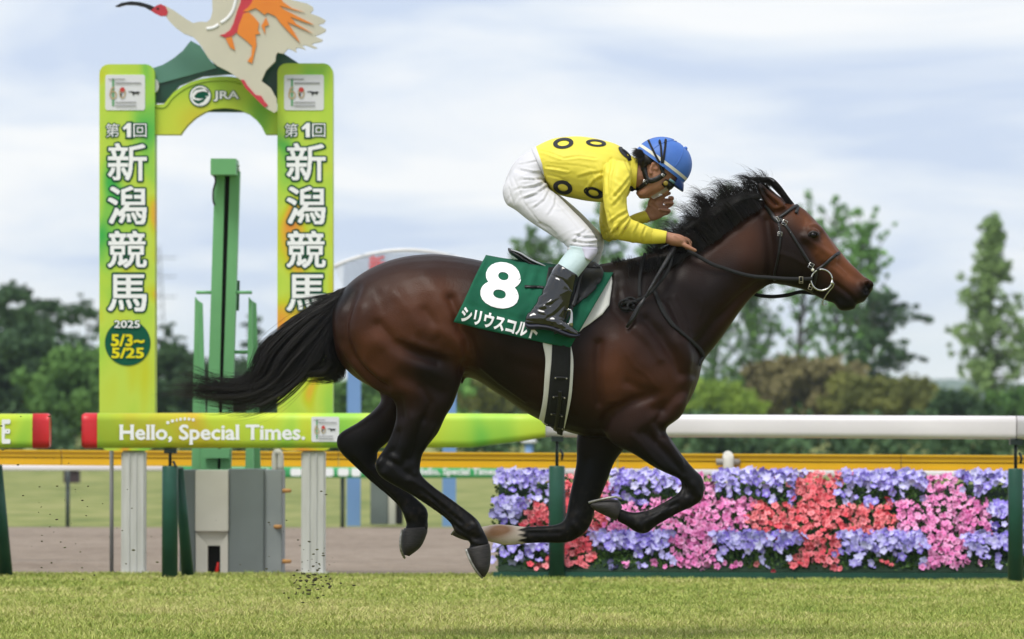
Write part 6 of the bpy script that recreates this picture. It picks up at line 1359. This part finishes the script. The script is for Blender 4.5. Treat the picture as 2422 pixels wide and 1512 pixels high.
def make_body():
    parts = [loft([(a[0], a[1], a[2], a[3], a[4] * .86, a[5], a[6]) for a in s], YC, 22) for s in (WAIST, THN, THF, CHEST, ARMN, ARMF, FARMF)]
    # keep the clothed limbs a little thinner than the cloth
    sh = []
    for s in (WAIST, THN[:-2], THF[:-2], CHEST, ARMN, ARMF, FARMF):
        q = []
        for u1, v1, u2, v2, w, y, p in s:
            mu, mv = (u1 + u2) / 2, (v1 + v2) / 2; q.append((mu + (u1 - mu) * .86, mv + (v1 - mv) * .86, mu + (u2 - mu) * .86, mv + (v2 - mv) * .86, w * .86, y, p))
        sh.append(loft(q, YC, 22))
    parts = sh + [loft(thin(s, .66), YC, 22) for s in (SHN, SHF)] + [loft(s, YC, 22) for s in (HEADJ, NECKJ, NOSEJ, LIPS, HANDN, HANDF)]
    parts += capsule(CH, [(880, 1320), (950, 1356), (1012, 1386)], [-.135, -.14, -.135], [.0115, .0095, .0075])          # near thumb along the mane
    for i, (yy, dx) in enumerate(((-.095, 0), (-.075, 6), (-.055, 4), (-.038, -6))):
        parts += capsule(CH, [(905 + dx, 1262), (955 + dx, 1300), (950 + dx, 1345), (915 + dx, 1362)], [yy, yy, yy, yy], [.0105, .0095, .0085, .0075])
    # far hand raised to the goggles, fingers folded towards the palm
    parts += capsule(CH, [(600, 860), (680, 805), (738, 780)], [.045, .04, .035], [.0105, .009, .0075])
    parts += capsule(CH, [(670, 860), (745, 850), (768, 828), (738, 824)], [.05, .045, .03, .022], [.0105, .0095, .0085, .0072])
    parts += capsule(CH, [(680, 930), (745, 905), (762, 880), (690, 884)], [.05, .045, .03, .018], [.0105, .0098, .009, .0075])
    parts += capsule(CH, [(660, 1000), (715, 985), (728, 962), (632, 950)], [.05, .045, .03, .016], [.0105, .0095, .0088, .0072])
    parts += capsule(CH, [(530, 900), (545, 850), (580, 815), (610, 800)], [.055, .05, .055, .06], [.012, .011, .0095, .008])
    # ears
    for s in (-1, 1):
        for (x, y), r in (((1545, 450), .013), ((1565, 480), .012), ((1530, 480), .012), ((1520, 505), .010), ((1518, 522), .008)):
            q = P(*C4(x, y), YC + s * .078); parts.append(sph(q, (r, .007, r)))
    V, F = remesh(parts, .0036)
    V = relax(V, F, 6)
    H_ = lambda l: pts(C4, l)
    V = sculpt(V, F, [(H_([(1490, 722), (1515, 712), (1530, 700)]), 1.4, -.005), (H_([(1545, 470), (1535, 500)]), 3.2, -.006), (H_([(1470, 700), (1440, 715)]), 6, .003), (H_([(1600, 640), (1560, 660)]), 8, .004),
                      (H_([(1560, 690), (1580, 668)]), 3, -.002)] +
               [(pts(CH, [(790, 1230 + 0 * i), (880, 1260 + 18 * i)]), 1.4, .0016) for i in range(3)] + [(pts(CH, [(620, 900), (600, 960), (560, 1000)]), 4, -.004), (pts(CH, [(560, 900), (640, 980)]), 2, -.002)], YC)
    return relax(V, F, 2), F
BV, BF = make_body()
JTREE = bvh(BV, BF)
mesh('body', BV, BF, M_SKIN, jockey)
# nails of the raised hand
for x, y, yy in ((736, 826, .012), (686, 884, .006), (628, 949, .004)):
    mesh('fingernail', *sph(shoot(JTREE, *CH(x, y), -.001)[0], (.0055, .002, .0045), 8, 6), mat('nail', (.62, .36, .28), rough=.3), jockey)
# --- breeches
def cloth_mesh(sts, vox, it):
    V, F = remesh([loft(s, YC, 26) for s in sts], vox); return relax(V, F, it), F
V, F = cloth_mesh([WAIST, THN, THF], .0055, 8)
uvw = proj(V); V = relax(V, F, 10, .5, 0, np.exp(-0.5 * (pl_dist(uvw, pts(C4, [(560, 560), (420, 560)])) / 40) ** 2))
V = wrinkle(V, F, [(pts(C4, [(620, 620), (540, 660), (430, 640)]), 13, 24, 1.0, 70), (pts(C4, [(700, 780), (780, 860)]), 15, 16, .5, 110), (pts(C4, [(520, 400), (470, 430)]), 12, 13, .6, 85),
                  (pts(C4, [(900, 1080), (1000, 1120), (820, 1150)]), 9, 16, 1.0, 75), (pts(C4, [(1000, 1180), (850, 1190)]), 7, 9, .9, 95), (pts(C4, [(350, 760), (480, 880)]), 13, 20, .4, 20)], .0038)
V = sculpt(V, F, [(pts(C4, [(280, 580), (300, 700), (350, 840)]), 1.6, -.0035), (pts(C4, [(330, 560), (420, 780), (560, 960), (740, 1100)]), 1.3, -.003), (pts(C4, [(480, 560), (620, 680), (820, 900), (920, 1020)]), 1.3, -.003), (pts(C4, [(480, 330), (570, 450), (610, 570)]), 2.0, -.003)], YC)
V = folds(V, F, [([(615, 600), (520, 640), (420, 660)], 1.8, .006), ([(620, 640), (540, 700), (440, 740)], 1.8, .005), ([(610, 570), (520, 580), (430, 580)], 1.6, .005), ([(590, 520), (500, 520), (400, 500)], 1.6, .004), ([(540, 420), (450, 440), (380, 450)], 1.5, .0035),
    ([(640, 680), (600, 760), (520, 820)], 1.8, .004), ([(700, 720), (690, 800), (640, 880)], 1.8, .003), ([(1040, 1080), (950, 1080), (870, 1060)], 1.6, .005), ([(1050, 1120), (940, 1130), (850, 1110)], 1.6, .005), ([(1045, 1160), (930, 1165), (830, 1150)], 1.5, .004), ([(960, 1020), (900, 1060), (860, 1120)], 1.6, .004), ([(560, 960), (640, 1000), (700, 1060)], 2.2, .004), ([(300, 480), (290, 560), (310, 640)], 1.6, .003)])
V = relax(V, F, 1)
breeches = mesh('breeches', V, F, M_BREECH, jockey)
wb_ = [S(C4, (622, 608), (492, 306), .148), S(C4, (618, 560), (520, 300), .142), S(C4, (640, 600), (545, 285), .140)]
mesh('waistband', *loft([S(C4, (622, 606), (486, 312), .142), S(C4, (626, 600), (505, 300), .146), S(C4, (632, 592), (525, 292), .145)], YC, 30, 4), M_BREECH, breeches)
# --- leggings, boots
M_SOCK = mat('pale_legging', (.50, .62, .62), (.44, .56, .57), scale=8, rough=.6, bump=.12, bscale=60)
mesh('legging', *loft([S(C4, (1030, 1180), (808, 1150), .058, -.25), S(C4, (1042, 1228), (800, 1190), .0565, -.255), S(C4, (985, 1305), (742, 1268), .054, -.275), S(C4, (905, 1405), (712, 1315), .051, -.295), S(C4, (880, 1440), (690, 1345), .05, -.30)], YC, 26, 4), M_SOCK, jockey)
mesh('legging_cuff', *loft([S(C4, (1058, 1170), (830, 1165), .0592, -.25), S(C4, (1050, 1230), (880, 1190), .0585, -.255), S(C4, (1000, 1290), (930, 1240), .056, -.265)], YC, 26, 4), mat('lilac_cuff', (.62, .6, .72), rough=.6), jockey)
mesh('legging', *loft([S(C4, (1100, 1190), (950, 1215), .05, .24), S(C4, (1085, 1260), (960, 1270), .046, .25), S(C4, (1055, 1330), (985, 1310), .044, .26), S(C4, (1020, 1400), (940, 1380), .043, .275)], YC, 22, 4), M_BREECH, jockey)
def boot(dy, mir):
    sh = [S(C6, (1160, 288), (1005, 196), .056, -.30), S(C6, (1148, 335), (968, 240), .0565, -.305), S(C6, (1128, 410), (925, 320), .055, -.31), S(C6, (1108, 480), (885, 410), .051, -.317), S(C6, (1094, 540), (840, 490), .048, -.322), S(C6, (1075, 600), (795, 560), .045, -.328), S(C6, (1060, 640), (775, 620), .043, -.33)]
    ft = [S(C6, (760, 600), (757, 645), .022, -.33), S(C6, (785, 565), (775, 675), .033, -.33), S(C6, (860, 540), (850, 685), .038, -.33), S(C6, (950, 560), (945, 698), .042, -.335), S(C6, (1035, 612), (1028, 725), .045, -.34), S(C6, (1105, 662), (1095, 748), .043, -.345), S(C6, (1150, 702), (1145, 752), .033, -.35), S(C6, (1168, 726), (1166, 742), .016, -.35)]
    so = [S(C6, (752, 632), (758, 672), .026, -.33), S(C6, (790, 650), (785, 697), .037, -.33), S(C6, (860, 650), (860, 697), .040, -.33), S(C6, (950, 664), (950, 706), .044, -.335), S(C6, (1030, 695), (1030, 738), .047, -.34), S(C6, (1100, 722), (1098, 759), .046, -.345), S(C6, (1150, 728), (1148, 760), .036, -.35), S(C6, (1172, 730), (1170, 746), .016, -.35)]
    if mir: sh, ft, so = [[(a[0] + 4, a[1] + 3, a[2] + 4, a[3] + 3, a[4], -a[5], 0) for a in s] for s in (sh, ft, so)]
    V, F = remesh([loft(sh, YC, 26), loft(ft, YC, 22)], .0045); V = relax(V, F, 7)
    if not mir:
        V = wrinkle(V, F, [(pts(C6, [(860, 480), (1060, 560)]), 13, 22, 1.0, 65), (pts(C6, [(900, 520), (830, 560)]), 9, 12, .8, 100), (pts(C6, [(960, 590), (1050, 610)]), 8, 10, .7, 40)], .005)
        V = sculpt(V, F, [(pts(C6, [(940, 275), (1040, 320), (1090, 370), (1110, 400)]), 1.4, -.005), (pts(C6, [(760, 625), (900, 640), (1060, 690)]), 1.5, -.003)], YC)
    V = relax(V, F, 2)
    o = mesh('boot', V, F, M_BOOT, jockey)
    mesh('sole', *loft(so, YC, 18, 4), mat('navy_sole', (.012, .014, .035), (.008, .009, .02), rough=.55), o); return o
boot(0, False); boot(0, True)
# --- jersey
V, F = cloth_mesh([CHEST, ARMN, ARMF, FARMF], .0055, 6)
uvw = proj(V); V = relax(V, F, 8, .5, 0, np.exp(-0.5 * (pl_dist(uvw, pts(C4, [(1150, 440), (1110, 560), (1110, 740)])) / 14) ** 2) * .8)
V = wrinkle(V, F, [(pts(C4, [(1200, 1000), (1300, 1060), (1420, 1080)]), 15, 20, .9, 30), (pts(C4, [(1320, 900), (1250, 940)]), 11, 16, 1.0, 70), (pts(C4, [(1300, 600), (1200, 700)]), 14, 22, .6, 120), (pts(C4, [(1500, 1060), (1530, 1070)]), 5, 8, .7, 85),
                  (pts(C4, [(1060, 560), (1000, 640)]), 14, 26, .7, 140), (pts(C4, [(640, 480), (720, 520)]), 12, 22, .5, 100), (pts(C4, [(900, 380), (760, 400)]), 16, 16, .3, 75), (pts(C4, [(1100, 1040), (1130, 1090)]), 9, 14, .9, 50), (pts(C4, [(1100, 860), (1110, 960)]), 14, 12, .5, 80)], .0042)
V = sculpt(V, F, [(pts(C4, [(1180, 400), (1120, 450), (1098, 560), (1108, 700)]), 2.0, -.006), (pts(C4, [(1180, 400), (1290, 420), (1350, 470)]), 1.4, -.003), (pts(C4, [(610, 440), (800, 450), (950, 470), (1090, 510)]), 1.2, -.003), (pts(C4, [(1310, 720), (1300, 780)]), 4, -.006)], YC)
V = folds(V, F, [([(1330, 900), (1260, 960), (1200, 1040)], 2.0, .008), ([(1345, 930), (1300, 1000), (1260, 1070)], 2.0, .007), ([(1310, 860), (1240, 900), (1180, 950)], 2.0, .006), ([(1420, 960), (1380, 1040), (1370, 1110)], 2.2, .005), ([(1480, 985), (1450, 1050), (1440, 1120)], 2.0, .004),
    ([(1160, 440), (1140, 560), (1150, 720)], 2.2, .006), ([(1220, 430), (1190, 560), (1180, 700)], 2.4, .004), ([(1340, 560), (1280, 640), (1210, 720)], 2.2, .005), ([(1330, 640), (1270, 720), (1200, 800)], 2.2, .005), ([(1190, 1060), (1180, 960), (1150, 860)], 2.0, .004),
    ([(1095, 560), (1030, 600), (960, 700)], 2.2, .006), ([(1090, 520), (1000, 530), (900, 560)], 2.2, .004), ([(620, 470), (700, 480), (800, 500)], 1.8, .005), ([(630, 540), (720, 560), (800, 600)], 1.8, .004), ([(560, 330), (640, 350), (740, 390)], 1.8, .004), ([(760, 400), (900, 380), (1040, 400)], 1.6, .003), ([(1130, 1090), (1110, 1020), (1090, 960)], 1.8, .005), ([(1160, 1100), (1140, 1040), (1120, 990)], 1.6, .004), ([(1300, 430), (1340, 520), (1350, 600)], 1.8, .004)])
V = relax(V, F, 1)
JV, JF = V, F; SILK_T = bvh(JV, JF)
jersey = mesh('jersey', JV, JF, M_SILK, jockey)
mesh('collar', *loft([S(C4, (1325, 360), (1325, 655), .092), S(C4, (1375, 388), (1352, 668), .081), S(C4, (1408, 402), (1384, 674), .074), S(C4, (1412, 408), (1388, 672), .068)], YC, 28, 4), M_SILK, jersey)
mesh('cuff', *loft([S(C4, (1538, 1003), (1516, 1138), .041, -.158), S(C4, (1560, 1006), (1545, 1137), .040, -.152), S(C4, (1652, 1025), (1637, 1131), .036, -.138), S(C4, (1655, 1030), (1640, 1127), .032, -.137)], YC, 24, 4), M_SILK, jersey)
mesh('cuff', *loft([S(C4, (1340, 895), (1385, 985), .042, .135), S(C4, (1380, 876), (1425, 968), .036, .11), S(C4, (1465, 848), (1514, 944), .034, .08), S(C4, (1468, 852), (1514, 940), .03, .08)], YC, 24, 4), M_SILK, jersey)
M_RING = mat('black_print', (.012, .012, .014), (.008, .008, .01), rough=.55)
def silk_ring(cx, cy, ro, ri, rot):
    a = np.linspace(0, 2 * math.pi, 41)[:-1]; V = []; t = R(rot)
    for f in (0, .5, 1):
        rx, ry = ri[0] + (ro[0] - ri[0]) * f, ri[1] + (ro[1] - ri[1]) * f
        for q in a:
            x, y = rx * math.cos(q), ry * math.sin(q); V.append(shoot(SILK_T, *C4(cx + x * math.cos(t) - y * math.sin(t), cy + x * math.sin(t) + y * math.cos(t)), .0030)[0])
    n = 40; F = [(k * n + i, k * n + (i + 1) % n, (k + 1) * n + (i + 1) % n, (k + 1) * n + i) for k in range(2) for i in range(n)]
    return mesh('ring_print', V, F, M_RING, jersey)
silk_ring(763, 270, (88, 46), (50, 24), -6); silk_ring(1045, 268, (87, 30), (52, 15), 5); silk_ring(760, 646, (84, 58), (44, 30), 15); silk_ring(1025, 692, (86, 46), (44, 25), 17); silk_ring(1298, 356, (78, 27), (50, 13), 42)
# --- head gear
YH = YC
def helmet():
    cx, cy = C4(1650, 405); c = P(cx, cy, YC); k = 0.27377 / (FPX / YC)     # metres per crop pixel
    ax = R(36.5); ex = np.array([math.cos(ax), 0, -math.sin(ax)]); ez = np.array([math.sin(ax), 0, math.cos(ax)]); ey = np.array([0, 1, 0])
    c = P(*C4(1608, 455), YC)
    A, B, Hh = 248 * k, .098, 250 * k                 # half length, half width, height
    M_B = mat('blue_helmet_cover', (.065, .175, .53), (.055, .15, .48), scale=10, rough=.5, spec=.35, bump=.1, bscale=45)
    n = 48; rows = []
    zs = [-.035, -.02, -.01, 0, .012, .026] + list(np.linspace(.04, 1, 14))
    def prof(t):     # dome profile: height fraction -> radius fraction
        return math.sqrt(max(0, 1 - max(0, t) ** 2.15))
    def ptn(a, t, g=1.0):
        r = prof(t) * g; return c + ex * (A * r * math.cos(a) + .012 * t) + ey * B * r * math.sin(a) + ez * (Hh * t * g)
    V = []; 
    for t in zs:
        for a in np.linspace(0, 2 * math.pi, n, endpoint=False): V.append(ptn(a, t))
    F = [(i * n + j, i * n + (j + 1) % n, (i + 1) * n + (j + 1) % n, (i + 1) * n + j) for i in range(len(zs) - 1) for j in range(n)]
    h = mesh('helmet', V, F, M_B, jockey)
    def ringband(name, t0, t1, g, m):
        V = []
        for t in (t0, (t0 + t1) / 2, t1):
            for a in np.linspace(0, 2 * math.pi, n, endpoint=False): V.append(ptn(a, t, g))
        return mesh(name, V, [(i * n + j, i * n + (j + 1) % n, (i + 1) * n + (j + 1) % n, (i + 1) * n + j) for i in range(2) for j in range(n)], m, h)
    ringband('white_band', .06, .165, 1.012, mat('cream_band', (.72, .70, .62), (.62, .6, .5), rough=.6))
    ringband('lower_rim', -.05, .055, 1.006, M_B)
    # peak
    V = []; a_ = np.linspace(-.75, .75, 15)
    for g, dz in ((.97, .0), (1.06, -.012), (1.17, -.034), (1.165, -.039), (.97, -.008)):
        for a in a_: V.append(c + ex * A * (g if g < 1 else 1 + (g - 1) * math.cos(a * 1.6)) * math.cos(a) + ey * B * (g if g < 1 else 1 + (g - 1) * .4) * math.sin(a) + ez * dz)
    mesh('peak', V, [(i * 15 + j, i * 15 + j + 1, (i + 1) * 15 + j + 1, (i + 1) * 15 + j) for i in range(4) for j in range(14)], mat('navy_peak', (.02, .06, .24), rough=.4), h)
    mesh('button', *sph(ptn(0, .93, 1.0) * .35 + ptn(0, .985, 1.0) * .65, .009), M_B, h)
    # seams
    for ang in (0.0, 1.15, 2.2, -1.15, -2.2, math.pi):
        q = np.array([ptn(ang, t, 1.004) for t in np.linspace(.17, .97, 16)]); mesh('seam', *tube(q, .0016, 6), M_B, h)
    # goggle straps over the dome
    HT = bvh(*((lambda V: (V, F))(np.array([ptn(a, t) for t in zs for a in np.linspace(0, 2 * math.pi, n, endpoint=False)]))))
    for ln in ([(1500, 245), (1530, 310), (1570, 390), (1600, 440), (1620, 490)], [(1588, 212), (1605, 290), (1612, 380), (1616, 450), (1622, 490)], [(1650, 206), (1645, 280), (1632, 380), (1622, 450), (1622, 490)]):
        mesh('goggle_strap', *sstrap(HT, pts(C4, ln), .0095, .003, .003), M_GIRTHW, h)
        V_, F_ = sstrap(HT, pts(C4, ln), .0095, .003, .003); V_[:, 1] = 2 * YC - V_[:, 1]; mesh('goggle_strap', V_, F_, M_GIRTHW, h)
    return h
hel = helmet()
# harness round the ear and chin
for s in (-1, 1):
    def st(line, w, off=.004, name='chin_strap'):
        V, F = sstrap(JTREE, pts(C4, line), w, .004, off)
        if s > 0: V[:, 1] = 2 * YC - V[:, 1]
        return mesh(name, V, F, M_LEATHER, jockey)
    st([(1460, 470), (1480, 550), (1510, 590), (1560, 580), (1610, 550), (1640, 520)], .024); st([(1600, 430), (1615, 490), (1625, 540)], .017)
    st([(1500, 590), (1460, 630), (1420, 660), (1375, 692)], .021)
V_, F_ = sstrap(JTREE, pts(C4, [(1440, 380), (1450, 440), (1465, 500)]), .03, .004, .004); mesh('nape_strap', V_, F_, M_LEATHER, jockey)
buckle(C4, 1482, 600, .009, .007, 25, jockey, M_STEEL, JTREE, .010); buckle(C4, 1620, 540, .006, .005, 20, jockey, M_STEEL, JTREE, .012)
# goggles
gog = MB(); gV, gF = loft([S(C4, (1660, 560), (1600, 640), .082), S(C4, (1700, 580), (1640, 662), .08), S(C4, (1735, 600), (1675, 672), .068), S(C4, (1745, 615), (1700, 665), .05)], YC, 24, 4)
go = mesh('goggles', gV, gF, mat('goggle_foam', (.015, .016, .016), rough=.5), jockey)
for s in (-1, 1):
    p = P(*C4(1648, 612), YC + s * .083); mesh('goggle_cup', *sph(p, (.011, .004, .011), 16, 8), mat('amber_lens', (.30, .22, .03), (.2, .15, .02), rough=.25), go)
    mesh('goggle_hinge', *tube(np.array([P(*C4(1680, 578), YC + s * .08), P(*C4(1725, 612), YC + s * .075)]), .006, 8), mat('teal_hinge', (.10, .22, .24), rough=.5), go)
M_CLEAR = mat('clear_shield', (.9, .93, .95), (.88, .9, .93), rough=.08, spec=.8, alpha=.35)
q0 = pts(C4, [(1740, 612), (1730, 640), (1640, 690), (1545, 752), (1530, 738), (1518, 700), (1560, 690), (1640, 640)])
a_ = np.linspace(-1, 1, 15); V = []
for (u, v), wid in (((C4(1742, 612)), .064), ((C4(1700, 655)), .066), ((C4(1640, 700)), .062), ((C4(1545, 755)), .052)):
    for q in a_: p = P(u - 8 * q * q, v - 7 * q * q, YC + q * wid); V.append(p)
mesh('clear_visor', V, [(i * 15 + j, i * 15 + j + 1, (i + 1) * 15 + j + 1, (i + 1) * 15 + j) for i in range(3) for j in range(14)], M_CLEAR, go)
# hair at the nape and a dark cap lining
hg = [pts(C4, g) for g in [[(1440, 330), (1400, 330), (1370, 345), (1350, 330)], [(1450, 360), (1410, 360), (1380, 370), (1365, 390)], [(1460, 400), (1420, 410), (1410, 440), (1415, 480)], [(1520, 400), (1500, 440), (1480, 460), (1450, 490)], [(1560, 420), (1530, 430), (1500, 470), (1490, 500)]]]
hv = []; 
for sy in (-.07, -.045, 0, .045, .07): hv.append(strands(hg, 110, 4, .0013, 7, seed=int(140 + sy * 1000), depth=.02, curl=1, yb=sy))
mesh('hair', *cat(*hv), M_JHAIR, jockey)
hc = [S(C4, (1640, 420), (1480, 270), .07), S(C4, (1590, 470), (1420, 330), .0815), S(C4, (1560, 470), (1412, 390), .08), S(C4, (1530, 450), (1412, 440), .076), S(C4, (1500, 470), (1420, 480), .07)]
mesh('hair_cap', *loft(hc, YC, 24, 4), M_JHAIR, jockey)

# ================================================================== air
def haze():
    mb = MB(); mb.box((-3400, -70, -1.2), (3400, 3800, 42)); m = bpy.data.materials.new('air'); m.use_nodes = True; nt = m.node_tree; nt.nodes.clear()
    out = nt.nodes.new('ShaderNodeOutputMaterial'); v = nt.nodes.new('ShaderNodeVolumePrincipled'); v.inputs['Color'].default_value = (.70, .83, 1.0, 1); v.inputs['Density'].default_value = .00014; v.inputs['Anisotropy'].default_value = 0.0
    nt.links.new(v.outputs[0], out.inputs['Volume'])
    o = mb.build('haze', m); props(o, 'thin bluish haze hanging over the whole course', 'haze', kind='stuff')
haze(); scene.cycles.volume_bounces = 2
